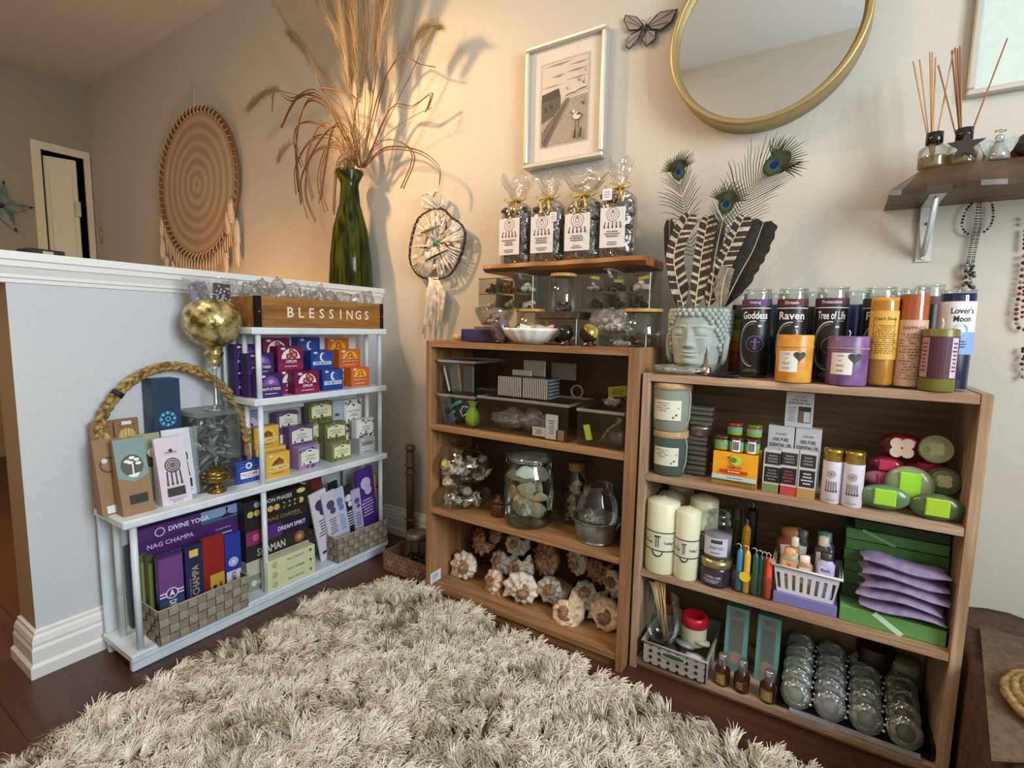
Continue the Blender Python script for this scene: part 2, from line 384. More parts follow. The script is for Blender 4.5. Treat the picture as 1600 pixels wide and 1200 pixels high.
# ================================================================== furniture
Z1, Z2, Z3, Z4 = .8900, .6737, .4052, .0512          # board tops of the white shelf
XB, XF, YL, YR, YU = .0245, .2062, -1.0373, -.1565, -.6885
PW = mottle('#dfe8ef', '#c8d2da', 14, .42, lo=.45, hi=.75, bump=.1)
ws = thing('tiered_shelf', 'white painted stepped shelf with round rods against the half wall', 'shelf', (XB, YL, 0))
def wbox(name, x0, x1, y0, y1, z0, z1, b=.003): return MB().box(x0-XB, x1-XB, y0-YL, y1-YL, z0, z1, PW, b).build(name, ws)
wbox('shelf_board', XB, XF, YU, YR, Z1-.021, Z1); wbox('shelf_board', XB, XF, YU, YR, Z2-.021, Z2)
wbox('shelf_board', XB, XF, YL, YR, Z3-.021, Z3); wbox('shelf_board', XB, XF, YL, YR, Z4-.021, Z4)
wbox('skirt', XF-.03, XF-.012, YL+.004, YR-.004, 0, Z4-.021); wbox('skirt', XB+.012, XB+.03, YL+.004, YR-.004, 0, Z4-.021)
for y0, y1, z0, z1 in ((YL+.004, YL+.075, Z4, Z3-.021), (YR-.075, YR-.004, Z4, Z3-.021), (YU+.004, YU+.075, Z3, Z2-.021), (YR-.075, YR-.004, Z3, Z2-.021), (YU+.004, YU+.075, Z2, Z1-.021), (YR-.075, YR-.004, Z2, Z1-.021), (-.47, -.4, Z4, Z3-.021)):
    wbox('back_slat', XB+.001, XB+.014, y0, y1, z0, z1)
wbox('back_rail', XB+.001, XB+.012, YU+.075, YR-.075, Z2-.071, Z2-.021); wbox('back_rail', XB+.001, XB+.012, YU+.075, YR-.075, Z1-.081, Z1-.021)
def rod(x, y, z0, z1): MB().lathe([(.0082, z0), (.0082, z1)], PW, 12, (x-XB, y-YL, 0)).build('rod', ws)
for x in (XB+.03, .115, .187):
    rod(x, YU+.027, Z2, Z1-.021); rod(x, YR-.022, Z2, Z1-.021) if x > .1 else None
for x in (.115, .187): rod(x, YU+.027, Z3, Z2-.021); rod(x, YR-.022, Z3, Z2-.021)
for x in (.085, .187): rod(x, YL+.027, Z4, Z3-.021); rod(x, YR-.022, Z4, Z3-.021)
rod(.187, YU+.027, Z4, Z3-.021)
# bookcases ------------------------------------------------------------
def bookcase(label, x0, x1, yf, yb, H, shelves, c1, c2, c3, c4, kick=True):
    V = wood(c1, c2, 2, 1.); Hh = wood(c1, c2, 0, 1.); t = .018; cx = (x0+x1)/2; D = yb-yf
    b = thing('bookcase', label, 'bookcase', (cx, yf, 0)); W = (x1-x0)/2
    MB().box(-W, -W+t, 0, D, 0, H, V, .0006).build('side_panel', b); MB().box(W-t, W, 0, D, 0, H, V, .0006).build('side_panel', b)
    MB().box(-W+t+.0005, W-t-.0005, .0015, D-.004, H-.0195, H-.0015, Hh, .0006).build('top_board', b)
    for i, s in enumerate(shelves): MB().box(-W+t+.0005, W-t-.0005, .002, D-.004, s-.017, s, Hh, .0006).build('shelf_board', b)
    MB().box(-W+t, W-t, D-.004, D, .02, H-.002, wood(c3, c4, 0, 1.)).build('back_panel', b)  # back in darker wood, the interior's deep shade put into its colour
    if kick: MB().box(-W+t+.0005, W-t-.0005, .014, .03, 0, shelves[-1]-.017, Hh).build('kick_board', b)
    return b
B1 = dict(x0=.5592, x1=1.2450, yf=-.3269, yb=-.0966, H=.8581); S11, S12, S13 = .5888, .3115, .0453
B2 = dict(x0=1.2517, x1=1.9123, yf=-.2848, yb=-.0545, H=.7954); S21, S22, S23 = .5354, .2775, .031
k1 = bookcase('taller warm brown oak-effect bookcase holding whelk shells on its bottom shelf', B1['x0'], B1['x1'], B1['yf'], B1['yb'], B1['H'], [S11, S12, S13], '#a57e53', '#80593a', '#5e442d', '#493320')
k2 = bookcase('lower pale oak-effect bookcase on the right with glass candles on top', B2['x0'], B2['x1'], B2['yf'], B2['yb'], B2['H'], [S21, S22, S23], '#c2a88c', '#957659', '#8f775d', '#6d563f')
st = MB().box(0, .001, 0, .052, 0, .036, C('#e6e8ee')); a = Art(st, face(.001, 0, 0, '+x')); a.fine(.004, .012, .044, .03, 4, '#5a6c9c', 3); a.fine(.008, .004, .03, .01, 2, '#9a5a6a', 4)
st.build('sticker', k1, (-(B1['x1']-B1['x0'])/2+.018, .002, S13+.001))
# wall shelves ------------------------------------------------------------
LIVE = mottle('#5a3417', '#a8703a', 9, .5, lo=.35, hi=.7, bump=.6, dist=.004)
LIVEF = wood('#a0662f', '#6d3f1b', 0, 1.6, .5)
def slab(x0, x1, d, z0, z1, m1, m2, seed, taper=.0):
    """board with a wavy natural front edge"""
    mb = MB(); n = 26; vs = []; rnd = random.Random(seed)
    for i in range(n+1):
        t = i/n; x = x0+(x1-x0)*t; f = d*(1-.02*sin(t*9+seed)-.02*sin(t*23+seed))-taper*max(0, 1-t*6)*d*.5-taper*max(0, (t-.93)*14)*.02
        lo = .016+.004*sin(t*15+seed*2)
        vs += [(x, -.001, z0), (x, -f+lo, z0), (x, -f, z0+(z1-z0)*.45), (x, -f+.006, z1), (x, -.001, z1)]
    for i in range(n):
        for j in range(5):
            a, b = i*5+j, i*5+(j+1) % 5; mb.add([vs[a], vs[b], vs[b+5], vs[a+5]], [(0, 1, 2, 3)], m2 if j in (1, 2) else m1)
    mb.add([vs[j] for j in range(5)], [(4, 3, 2, 1, 0)], m1); mb.add([vs[n*5+j] for j in range(5)], [(0, 1, 2, 3, 4)], m1)
    return mb
lz = 1.082
ls = slab(0, .54, .175, 0, .024, LIVEF, LIVE, 3).build('wall_shelf', loc=(.667, 0, lz)); tag(ls, 'short live-edge wooden wall shelf carrying four tied bags of stones', 'shelf')
for x in (.1, .41):
    b = MB(); b.box(x-.011, x+.011, -.12, -.002, -.003, 0, WHITE); b.box(x-.011, x+.011, -.006, -.002, -.09, 0, WHITE); b.tube([(x, -.11, -.004), (x, -.008, -.08)], .005, WHITE); b.build('bracket', ls)
DKW = wood('#7c5f3f', '#3f2b1c', 0, 1.5, .42); DK2 = mottle('#2a1c15', '#5e4630', 9, .45, lo=.35, hi=.7, bump=.6)
SZ0, SZ1 = 1.2, 1.26; sb_ = MB(); n = 30; vs = []
for i in range(n+1):
    t = i/n; x = .62*t; wv = .005*sin(t*21)+.004*sin(t*47); en = .058*(1-min(1, t*9))
    vs += [(x, -.001, 0), (x, -.165+wv, 0), (x, -.166+wv, .01), (x+en*.6, -.148+wv, .034+wv), (x+en, -.118+wv*.6, SZ1-SZ0), (x+en, -.001, SZ1-SZ0)]
sb_.add(vs, [(i*6+j, i*6+(j+1) % 6, i*6+6+(j+1) % 6, i*6+6+j) for i in range(n) for j in (1, 2, 3)], DK2); sb_.add(vs, [(i*6+j, i*6+(j+1) % 6, i*6+6+(j+1) % 6, i*6+6+j) for i in range(n) for j in (0, 4, 5)]+[(5, 4, 3, 2, 1, 0), tuple(n*6+j for j in range(6))], DKW)
rs = sb_.build('wall_shelf', loc=(1.732, 0, SZ0)); tag(rs, 'dark brown live-edge wall shelf at the right edge carrying reed diffusers', 'shelf')
b = MB(); MET = C('#d9dbda', .3, .3)
bx = onY(-.1, 1462, 300).x-rs.location.x
b.box(bx-.014, bx+.014, -.135, -.002, -.003, 0, MET); b.box(bx-.014, bx+.014, -.005, -.002, -.125, 0, MET)
b.prism([(bx-.013, -.003), (bx-.013, -.04), (bx-.004, -.12), (bx+.004, -.12), (bx+.013, -.04), (bx+.013, -.003)], MET, -.012, -.005, 'xz')
b.tube([(bx, -.125, -.004), (bx, -.01, -.11)], .009, MET, flat=.5)
for q in (-.04, -.108): b.ball((bx, -.013, q), .004, C('#9a9a98', .3, .9), 8, 5)
b.build('bracket', rs)
# ================================================================== things on the white shelf and the half wall
def carton(name, label, cat, w, d, h, loc, rz=0, base='#888888', art=None, group=None, side=None, rough=.45, part='printed_front', lean=0):
    mb = MB().box(-w/2, w/2, -d/2, d/2, 0, h, C(base, rough), .0007)
    if side: s = Art(mb, face(-w/2, 0, 0, '-x')); side(s, d, h)
    o = tag(mb.build(name), label, cat, group)
    o.location = loc; o.rotation_euler = (lean, 0, rz)
    if art: m = MB(); art(Art(m, face(0, -d/2, 0, '-y')), w, h); m.build(part, o)
    return o
def span(ax, val, l, r, top, bot):
    k = 1-ax; A = onp(ax, val, l, (top+bot)/2)[k]; B = onp(ax, val, r, (top+bot)/2)[k]
    return A, B, onp(ax, val, (l+r)/2, bot).z, onp(ax, val, (l+r)/2, top).z
def wsc(name, label, X, l, r, top, bot, d, base, art=None, z0=None, group=None, cat='incense box', h=None, **k):
    a, b, zb, zt = span(0, X, l, r, top, bot)
    if z0 is None: z0 = zb
    h = h or zt-z0
    return carton(name, label, cat, b-a, d, h, (X-d/2, (a+b)/2, z0), pi/2, base, art, group, **k)
def bkc(name, label, Y, l, r, top, bot, d, base, art=None, z0=None, group=None, cat='box', h=None, rz=0, **k):
    a, b, zb, zt = span(1, Y, l, r, top, bot)
    if z0 is None: z0 = zb
    h = h or zt-z0
    return carton(name, label, cat, b-a, d, h, ((a+b)/2, Y+d/2, z0), rz, base, art, group, **k)
def oval_logo(a, w, h, c='#e8d6e0'): a.disc(-w*.3, h*.9, w*.09, c, 12, w*.045)
def art_arch(title, arch, body2, fig, tc='#ffffff', banner=None):
    def f(a, w, h):
        a.rect(-w*.49, h*.02, w*.49, h*.3, body2)
        a.disc(0, h*.48, w*.36, arch, 20, h*.42, 0, pi)
        fig(a, w, h)
        if banner: a.rect(-w*.42, h*.27, w*.42, h*.45, banner)
        a.text(title, 0, h*.36, h*.12, tc, w*.78)
        a.fine(-w*.35, h*.12, w*.35, h*.2, 1, tc, 2, .3); oval_logo(a, w, h)
    return f
def fig_flowers(a, w, h):
    for x, y, r in ((-.08, .58, .11), (.13, .64, .14), (.02, .78, .1)): a.disc(w*x, h*y, w*r, '#8c2f35', 10); a.disc(w*x, h*y, w*r*.5, '#c98a80', 8)
def fig_moon(a, w, h):
    a.poly([(w*(.02+.13*cos(t)), h*.68+w*.17*sin(t)) for t in [R_(70+i*20) for i in range(12)]]+[(w*(.07+.09*cos(t)), h*.68+w*.13*sin(t)) for t in [R_(290-i*20) for i in range(12)]], '#f2f4fa')
def fig_head(a, w, h): a.disc(0, h*.66, w*.1, '#b8a0d8', 10); a.ring(0, h*.56, w*.2, w*.05, '#9c80c4', 12, 0, pi)
def fig_dragon(a, w, h):
    a.line([(-w*.2, h*.52), (-w*.05, h*.62), (-w*.1, h*.75), (w*.05, h*.82), (w*.12, h*.7), (w*.03, h*.6), (w*.2, h*.55)], w*.05, '#c2401c')
def fig_logs(a, w, h):
    for i in range(7): a.line([(-w*.28+i*w*.08, h*.5), (-w*.1+i*w*.05, h*.8-abs(i-3)*h*.04)], w*.06, '#6b3a17' if i % 2 else '#8d5426')
def fig_leaves(a, w, h):
    for i in range(9): a.disc((i-4)*w*.07, h*.62+(i % 2)*h*.08, w*.07, '#8f958f' if i % 2 else '#70776f', 8)
ANTI = art_arch('ANTI-STRESS', '#6c4aa0', '#3f1f6c', fig_head)
OPI = art_arch('OPIUM', '#f0e6dc', '#8a1a52', fig_flowers)
MOON = art_arch('THE MOON', '#2c52a0', '#1c3f94', fig_moon, '#1b2a66', '#cfe0f4')
DRAG = art_arch("DRAGON'S BLOOD", '#f0b83a', '#d86a2c', fig_dragon, '#ffe7c2', '#a01e1c')
PALO = art_arch('PALO SANTO', '#e9c250', '#d8a73c', fig_logs, '#3c2408', '#f2e29a')
SAGE = art_arch('WHITE SAGE', '#b4b9b6', '#b9bfc0', fig_leaves, '#303634', '#eef1ef')
def ILLU(a, w, h):
    a.disc(0, h*.7, w*.38, '#c7bde4', 16, h*.2); a.line([(-w*.3, h*.65), (0, h*.8), (w*.3, h*.6)], w*.08, '#4f4a90'); a.rect(-w*.42, h*.2, w*.42, h*.42, '#e9eef4'); a.text('ILLUMINATION', 0, h*.31, h*.12, '#22284a', w*.8)
def floral(edge, plate, ink, title):
    def f(a, w, h):
        rnd = random.Random(int(w*1e5))
        for i in range(22):
            u = rnd.uniform(-.46, .46)*w; v = rnd.choice((rnd.uniform(.78, .96), rnd.uniform(.04, .3)))*h; a.disc(u, v, w*.06, edge if i % 2 else ink, 7)
        a.poly([(-w*.42, h*.2), (w*.42, h*.2), (w*.42, h*.78), (w*.2, h*.84), (0, h*.9), (-w*.2, h*.84), (-w*.42, h*.78)], plate)
        a.disc(0, h*.8, w*.09, ink, 10, h*.04); a.text(title, 0, h*.58, h*.07, ink, w*.7); a.fine(-w*.3, h*.38, w*.3, h*.5, 2, ink, 5, .4); a.disc(0, h*.28, w*.06, ink, 8); a.disc(-w*.3, h*.26, w*.04, ink, 6, h*.06)
    return f
LAV = floral('#6b4a7c', '#dfe3d2', '#5b3a6a', 'LAVENDER'); GRN = floral('#8b915c', '#e4e4bd', '#545a2c', 'MOUNTAIN SAGE'); WSG = floral('#6d7a4e', '#f2f3f0', '#4a5436', 'WHITE SAGE')
# boxes on the second tier: columns step up towards the back
X1 = .19
G2 = 'incense cone boxes on the upper tier'
rows = [
 ('ANTI', ANTI, '#351d5c', 'purple anti-stress incense cone box', [(X1, 404, 442, 584, 618, 0), (.15, 387, 428, 552, 584, 1), (.095, 366, 404, 538, 570, 1)]),
 ('OPI', OPI, '#74174a', 'maroon opium incense cone box', [(X1, 461, 499, 580, 616, 0), (.15, 434, 474, 541, 575, 1), (.1, 411, 453, 528, 560, 1)]),
 ('MOON', MOON, '#1e4396', 'royal blue moon incense cone box', [(.175, 504, 536, 577, 610, 0), (.125, 486, 520, 548, 578, 1), (.075, 465, 500, 527, 560, 1)]),
 ('DRAG', DRAG, '#d9702a', "orange dragon's blood incense cone box", [(.15, 549, 577, 574, 605, 0), (.105, 530, 563, 546, 576, 1), (.055, 512, 545, 528, 558, 1)])]
posw = ['at the front edge of the tier', 'upper one of the middle stack', 'upper one of the stack at the back']
posl = ['', 'lower one of the middle stack', 'lower one of the stack at the back']
for nm, art, colr, lab, spec in rows:
    for i, (X, l, r, t, b, st) in enumerate(spec):
        if st:
            a0, b0, zb, zt = span(0, X, l, r, t, b); hh = (zt-Z2)/2
            dd = .04 if i == 1 else .034
            carton('incense_box', lab+', '+posl[i], 'incense box', b0-a0, dd, hh-.0005, (X-dd/2, (a0+b0)/2, Z2), pi/2, colr, art, G2)
            carton('incense_box', lab+', '+posw[i], 'incense box', b0-a0, dd, hh, (X-dd/2, (a0+b0)/2, Z2+hh), pi/2, colr, art, G2)
        else: wsc('incense_box', lab+', '+posw[i], X, l, r, t, b, .038, colr, art, Z2, G2)
# left end of the tier, dark purple piles seen between the rods
for k, (X, Y, n) in enumerate(((.06, -.625, 3),)):
    for j in range(n): carton('incense_box', 'dark purple incense box behind the white rods, %s of its pile' % ['bottom', 'middle', 'top'][j], 'incense box', .05, .04, .052, (X-.012, Y+.01, Z2+j*.0525), pi/2, '#2c1748', ANTI, G2)
# boxes on the third tier, right part
G3 = 'incense cone boxes under the second tier'
def pile(X, l, r, t, b, d, lab, labb, colr, art, n=1, group=G3):
    a0, b0, zb, zt = span(0, X, l, r, t, b); H = zt-Z3; m = max(1, round(H/.075)); hh = H/m
    for j in range(m):
        top = j == m-1
        carton('incense_box', lab if top else labb % ['bottom', 'second'][min(j, 1)], 'incense box', b0-a0, d, hh-.0004, (X-d/2, (a0+b0)/2, Z3+j*hh), pi/2, colr, art, group)
wsc('incense_box', 'yellow palo santo incense box, front one beside the middle rod', .152, 416, 453, 707, 747, .038, '#dfb448', PALO, Z3, G3)
a0, b0, zb, zt = span(0, .105, 397, 436, 666, 700)
carton('incense_box', 'yellow palo santo incense box lying flat under the upright one', 'incense box', b0-a0+.02, .05, zb-Z3-.0005, (.083, (a0+b0)/2+.012, Z3), pi/2, '#e0bb55', lambda a, w, h: (a.rect(w*.2, h*.55, w*.45, h*.85, '#f4f2ea'), a.fine(w*.22, h*.6, w*.43, h*.8, 2, '#222222', 1)), G3)
wsc('incense_box', 'yellow palo santo incense box, upper one standing behind the rod', .105, 397, 436, 666, 700, .036, '#dfb448', PALO, zb, G3)
pile(.148, 467, 500, 697, 733, .04, 'lilac lavender incense box in front of its pile', '', '#a58bb4', LAV)
pile(.105, 452, 490, 665, 697, .038, 'lilac lavender incense box on top of the middle pile', 'lilac lavender incense box, %s of the middle pile', '#6d5080', LAV)
pile(.064, 433, 467, 643, 675, .03, 'lilac lavender incense box on top of the rear pile', 'lilac lavender incense box, %s of the rear pile', '#6d5080', LAV)
pile(.152, 519, 549, 691, 722, .04, 'olive green sage incense box in front of its pile', '', '#8e9063', GRN)
pile(.11, 508, 541, 660, 694, .038, 'olive green sage incense box on top of the middle pile', 'olive green sage incense box, %s of the middle pile', '#6c7046', GRN)
pile(.068, 483, 520, 628, 661, .03, 'olive green sage incense box on top of the rear pile', 'olive green sage incense box, %s of the rear pile', '#6c7046', GRN)
a0, b0, zb, zt = span(0, .15, 563, 590, 683, 711)
wsc('incense_box', 'pale grey white sage incense box next to the right front rod', .15, 562, 586, 683, 711, .05, '#b4bab9', SAGE, Z3, G3)
wsc('incense_box', 'white sage incense box with leaf border standing on the pale grey one', .138, 557, 584, 645, 683, .03, '#e4e5e1', WSG, zt+.0005, G3, h=.072)
wsc('incense_box', 'white leaf-bordered sage incense box at the back right of the tier', .075, 538, 565, 624, 655, .034, '#e0e1dd', WSG, Z3+.1, G3)
wsc('incense_box', 'white sage incense box under the leaf-bordered one at the back right', .075, 538, 565, 655, 690, .034, '#d5d7d3', WSG, Z3, G3, h=.0995)
wsc('incense_box', 'pale blue slim incense box between the green and white boxes', .06, 519, 534, 626, 650, .03, '#a9bccb', lambda a, w, h: a.fine(-w*.4, h*.3, w*.4, h*.8, 4, '#30485c', 8), Z3, G3)
wsc('incense_box', 'lavender blue box behind the rods left of the yellow boxes', .052, 378, 408, 642, 700, .02, '#8f8ac0', ILLU, Z3, G3)
def NAGB(a, w, h):
    for k in range(7): a.fine(-w*.49, h*(.04+k*.13), w*.49, h*(.1+k*.13), 1, '#cfe0ff' if k % 2 else '#7ea0e0', k, .25)
    a.rect(-w*.34, h*.22, w*.4, h*.5, '#eef0f4'); a.text('NAG CHAMPA', w*.03, h*.38, h*.11, '#b8352c', w*.66); a.fine(-w*.2, h*.25, w*.26, h*.31, 1, '#3a4a8a', 2); a.disc(0, h*.76, w*.13, '#e8edf6', 14); a.disc(0, h*.76, w*.07, '#2b4a9c', 10)
wsc('incense_box', 'blue and white nag champa incense box beside the brass burner', .135, 369, 408, 719, 758, .026, '#25439a', NAGB, Z3, G3)
wsc('incense_box', 'blue nag champa incense box standing behind the front one beside the burner', .108, 356, 396, 716, 752, .024, '#2d3350', NAGB, Z3, G3, h=.075)
# brass burner
bp_ = onZ(Z3, 337, 767); s = mpp(bp_); BR = C('#8a7440', .25, .9, .15, 40)
bu = thing('incense_burner', 'small footed brass incense burner with pierced lid', 'incense burner', (bp_.x+.008, bp_.y, Z3))
MB().lathe([(.026, 0), (.025, .006), (.013, .014), (.010, .02), (.014, .026), (.034, .036), (.039, .048), (.036, .052)], BR, 24).build('bowl', bu)
l = MB().lathe([(.036, .052), (.033, .06), (.02, .068), (0, .072)], BR, 24)
for i in range(8): l.ball((.028*cos(i*pi/4), .028*sin(i*pi/4), .0645), .003, C('#1c160a'), 6, 4)
l = l.build('lid', bu); MB().lathe([(.006, .071), (.004, .08), (.005, .085), (0, .09)], BR, 14).build('knob', l)
# clear canister with dried leaves, and the goblet on its lid
a0, b0, zb, zt = span(0, .132, 309, 377, 641, 766)
cw = b0-a0; cx, cy = .132-cw/2, (a0+b0)/2
if cx-cw/2 < .004: cw2 = (.132-.004)
else: cw2 = cw
can = thing('canister', 'square clear plastic canister full of grey dried leaves', 'canister', (.132-cw2/2, cy, Z3))
PLA = glass('#eef0f0', .9, .03, .02)
ch = zt-Z3-.002
m = MB(); t = .0015
for x0, x1, y0, y1 in ((-cw2/2, cw2/2, -cw/2, -cw/2+t), (-cw2/2, cw2/2, cw/2-t, cw/2), (-cw2/2, -cw2/2+t, -cw/2, cw/2), (cw2/2-t, cw2/2, -cw/2, cw/2)): m.box(x0, x1, y0, y1, .001, ch-.014, PLA)
m.box(-cw2/2, cw2/2, -cw/2, cw/2, 0, .002, PLA); m.build('body', can)
m = MB().box(-cw2/2-.003, cw2/2+.003, -cw/2-.003, cw/2+.003, ch-.014, ch, glass('#dfe3e3', .9, .1, .12), .003); m.build('lid', can)
m = MB(); a = Art(m, face(cw2/2, 0, 0, '+x')); a.text('F', -cw/2+.014, ch-.03, .012, '#f0f0f0'); m.build('lettering', can)
m = MB(); rnd = random.Random(5); LF = [C('#b9beb8', .8), C('#9aa19a', .8), C('#d2d6d0', .8), C('#767c76', .8)]
for i in range(240):
    x = rnd.uniform(-cw2/2+.012, cw2/2-.012); y = rnd.uniform(-cw/2+.012, cw/2-.012); z = rnd.uniform(.008, ch*.86); a = rnd.uniform(0, 2*pi); e = rnd.uniform(-1, 1); L_ = rnd.uniform(.02, .042)
    d = Vector((cos(a)*cos(e), sin(a)*cos(e), sin(e)))*L_; sd = d.cross(Vector((rnd.uniform(-1, 1), rnd.uniform(-1, 1), rnd.uniform(-1, 1)))).normalized()*.0052; c = Vector((x, y, z))
    c.x = max(-cw2/2+.006+abs(d.x)/2, min(cw2/2-.006-abs(d.x)/2, c.x)); c.y = max(-cw/2+.006+abs(d.y)/2, min(cw/2-.006-abs(d.y)/2, c.y)); c.z = max(.008+abs(d.z)/2, c.z)
    u = sd.cross(d).normalized()*.003
    m.add([c-d/2, c+sd+u, c+d/2, c-sd+u, c+u*1.6], [(0, 1, 4), (1, 2, 4), (2, 3, 4), (3, 0, 4)], rnd.choice(LF), True)
lv = tag(m.build('dried_leaves', loc=(.132-cw2/2, cy, Z3)), 'grey-green dried sage leaves filling the square canister', 'dried leaves', kind='stuff')
gz = Z3+ch+.0005; gp = onX(.075, 331, 632)
gx, gy = .1, gp.y
GOLD = mottle('#5e4a1a', '#cfc284', 38, .22, .5, .36, .62, bump=1., dist=.006)
gb = thing('goblet', 'tall glass goblet with a crackled gold bowl standing on the canister lid', 'goblet', (gx, gy, gz))
zc = topz((gx, gy, gz), 503)-gz; rb = 42*mpp((gx, gy, gz+zc))
rb = min(rb, gx-.006)
MB().lathe([(.034, 0), (.033, .003), (.012, .008), (.007, .018), (.006, zc*.4), (.008, zc*.46), (.015, zc*.5)], glass('#e6ecec', 1, .03, 0, .18), 24).build('stem', gb)
zn = zc-rb*.93
MB().lathe([(.015, zc*.5), (.019, zn-.045), (.014, zn-.035), (.024, zn-.025), (.026, zn-.018), (.018, zn-.008), (.024, zn-.002)]+[(rb*cos(R_(q)), zc+rb*.97*sin(R_(q))) for q in range(-72, 56, 9)], GOLD, 32, caps=False).build('bowl', gb)
m = MB(); m.lathe([(rb*.55, zc+rb*.75), (rb*.7, zc+rb*1.1), (rb*.95, zc+rb*1.6)], glass('#f2f2f4', .9, .12, .05, .1, 30), 20, caps=False); m.build('cellophane', gb)
for i, (dx, dy, tlt, cc, lb) in enumerate(((.012, -.028, -.2, '#8d8a9c', 'silver grey packet standing in the gold goblet, left one'), (.016, .018, .06, '#2f3438', 'glittery black and silver packet standing in the gold goblet, right one'))):
    m = MB().box(-.024, .024, -.005, .005, 0, .085, C(cc, .3, .3), .002); a = Art(m, face(0, -.005, 0, '-y')); rnd = random.Random(i+3)
    for q in range(34): a.disc(rnd.uniform(-.02, .02), rnd.uniform(.03, .08), .0028, '#dfe6ea' if i else '#b8b6c4', 5)
    o = m.build('foil_packet', loc=(gx+dx, gy+dy, gz+zc+rb*.35), rot=(0, tlt, pi/2)); tag(o, lb, 'packet')
# gusseted kraft and printed pouches
KR = '#97795a'
def pouch(label, X, l, r, top, bot, base, art, lean=.12, d=.03, dy=0, cat='pouch', h=None, twist=0):
    a0, b0, zb, zt = span(0, X, l, r, top, bot); w = b0-a0; h = h or zt-Z3
    p = thing('paper_pouch', label, cat, (X-d/2, (a0+b0)/2+dy, Z3+.0005), (0, 0, pi/2+twist), 'gift pouches on the left end of the white shelf')
    mb = MB(); m = C(base, .75); vs = []
    # wide at the foot, thin at the top, leaning back
    for (z, k) in ((0, 1), (h*.35, .8), (h*.8, .25), (h, .05)):
        off = lean*z
        vs += [(-w/2, -d/2*k+off-(d/2)*(1-k)*.3, z), (w/2, -d/2*k+off-(d/2)*(1-k)*.3, z), (w/2, d/2*k+off, z), (-w/2, d/2*k+off, z)]
    fs = [(3, 2, 1, 0), (12, 13, 14, 15)]+[(k*4+i, k*4+(i+1) % 4, k*4+4+(i+1) % 4, k*4+4+i) for k in range(3) for i in range(4)]
    mb.add(vs, fs, m); mb.build('bag', p)
    am = MB()
    def f(u, v, L_):
        v2 = max(0, min(h, v)); ks = ((0, 1), (h*.35, .8), (h*.8, .25), (h, .05)); k = 1
        for (za, ka), (zb2, kb) in zip(ks[:-1], ks[1:]):
            if za <= v2 <= zb2+1e-6: k = ka+(kb-ka)*(v2-za)/(zb2-za)
        return (u, -d/2*k+lean*v-(d/2)*(1-k)*.3-L_, v)
    if art: art(Art(am, f), w, h); am.build('printed_front', p)
    return p, w, h
def TREE(a, w, h):
    for v0 in (.8, .6, .42): a.rect(-w*.49, h*max(v0, .5), w*.49, h*min(v0+.2, .99), '#7f9a98')
    a.poly([(-w*.49, h*.5), (0, h*.42), (w*.49, h*.5)], '#7f9a98')
    a.disc(0, h*.64, w*.36, '#57534e', 20, w*.4); a.line([(0, h*.5), (w*.02, h*.66)], w*.05, '#f0f0ee')
    for x, y in ((-.15, .7), (.02, .74), (.16, .71), (-.05, .68), (.2, .66)): a.disc(w*x, h*y, w*.1, '#f0f0ee', 8, w*.06)
    a.poly([(-w*.2, h*.52), (w*.22, h*.54), (w*.1, h*.48), (-w*.08, h*.49)], '#f0f0ee'); a.rect(-w*.24, h*.14, w*.34, h*.26, '#2a2a26')
def DRM(a, w, h, mid='#4a4340'):
    a.ring(0, h*.58, w*.27, w*.05, mid, 18); a.disc(0, h*.58, w*.2, '#6f645c', 12); a.ring(0, h*.58, w*.14, w*.03, '#b9aca0', 10)
    for x in (-.22, -.08, .06, .2): a.line([(w*x, h*.5), (w*x*1.1, h*.32)], w*.05, '#2f2a2a'); a.disc(w*x*1.1, h*.31, w*.045, '#54484a', 7, w*.08)
    a.rect(-w*.2, h*.76, w*.2, h*.79, '#a7989c'); a.disc(0, h*.8, w*.07, '#333030', 8); a.rect(-w*.3, h*.12, w*.3, h*.25, '#3a302c'); a.fine(-w*.35, h*.03, w*.35, h*.09, 3, '#8a84a0', 4)
def GOLDD(a, w, h):
    a.disc(0, h*.8, w*.36, '#c9b26a', 18)
    for i in range(5): a.line([(-w*.3+i*w*.15, h*.7), (-w*.3+i*w*.15, h*.9)], w*.02, '#7a6028')
    a.disc(-w*.3, h*.93, w*.04, '#3c2a1c', 6); a.disc(w*.3, h*.93, w*.04, '#3c2a1c', 6); a.rect(-w*.2, h*.93, w*.2, h*.97, '#e6e2d8')
pouch('brown kraft pouch with gold net print at the far left end of the white shelf', .06, 148, 184, 660, 775, '#8a6746', GOLDD, .06, .022)
pouch('brown kraft pouch with gold net print, second from the far left', .065, 186, 224, 655, 765, '#8a6746', GOLDD, .06, .022)
pouch('brown kraft pouch with round window, leaning at the left shelf end', .12, 156, 198, 690, 800, KR, lambda a, w, h: (a.disc(0, h*.66, w*.36, '#5a4030', 16), a.disc(0, h*.66, w*.28, '#92785e', 14), a.disc(-w*.15, h*.72, w*.12, '#d8d8d4', 8), a.rect(-w*.3, h*.02, w*.2, h*.12, '#e4e6e8')), .14, .035)
pouch('kraft pouch with teal header and a white tree in a dark disc', .168, 189, 239, 688, 797, KR, TREE, .16, .04)
pouch('pale green and kraft pouch half hidden behind the tree pouch', .1, 212, 258, 680, 775, '#9aa284', lambda a, w, h: (a.disc(w*.15, h*.62, w*.3, '#3e3a36', 14), a.disc(w*.2, h*.72, w*.2, '#e8e8e4', 8)), .08, .03)
pouch('white pouch printed with a dreamcatcher, front one beside the tree pouch', .165, 252, 299, 686, 790, '#d9d0dc', DRM, .14, .04)
pouch('white pouch printed with a dreamcatcher, behind the front one', .115, 262, 309, 672, 770, '#dde2ea', DRM, .1, .03)
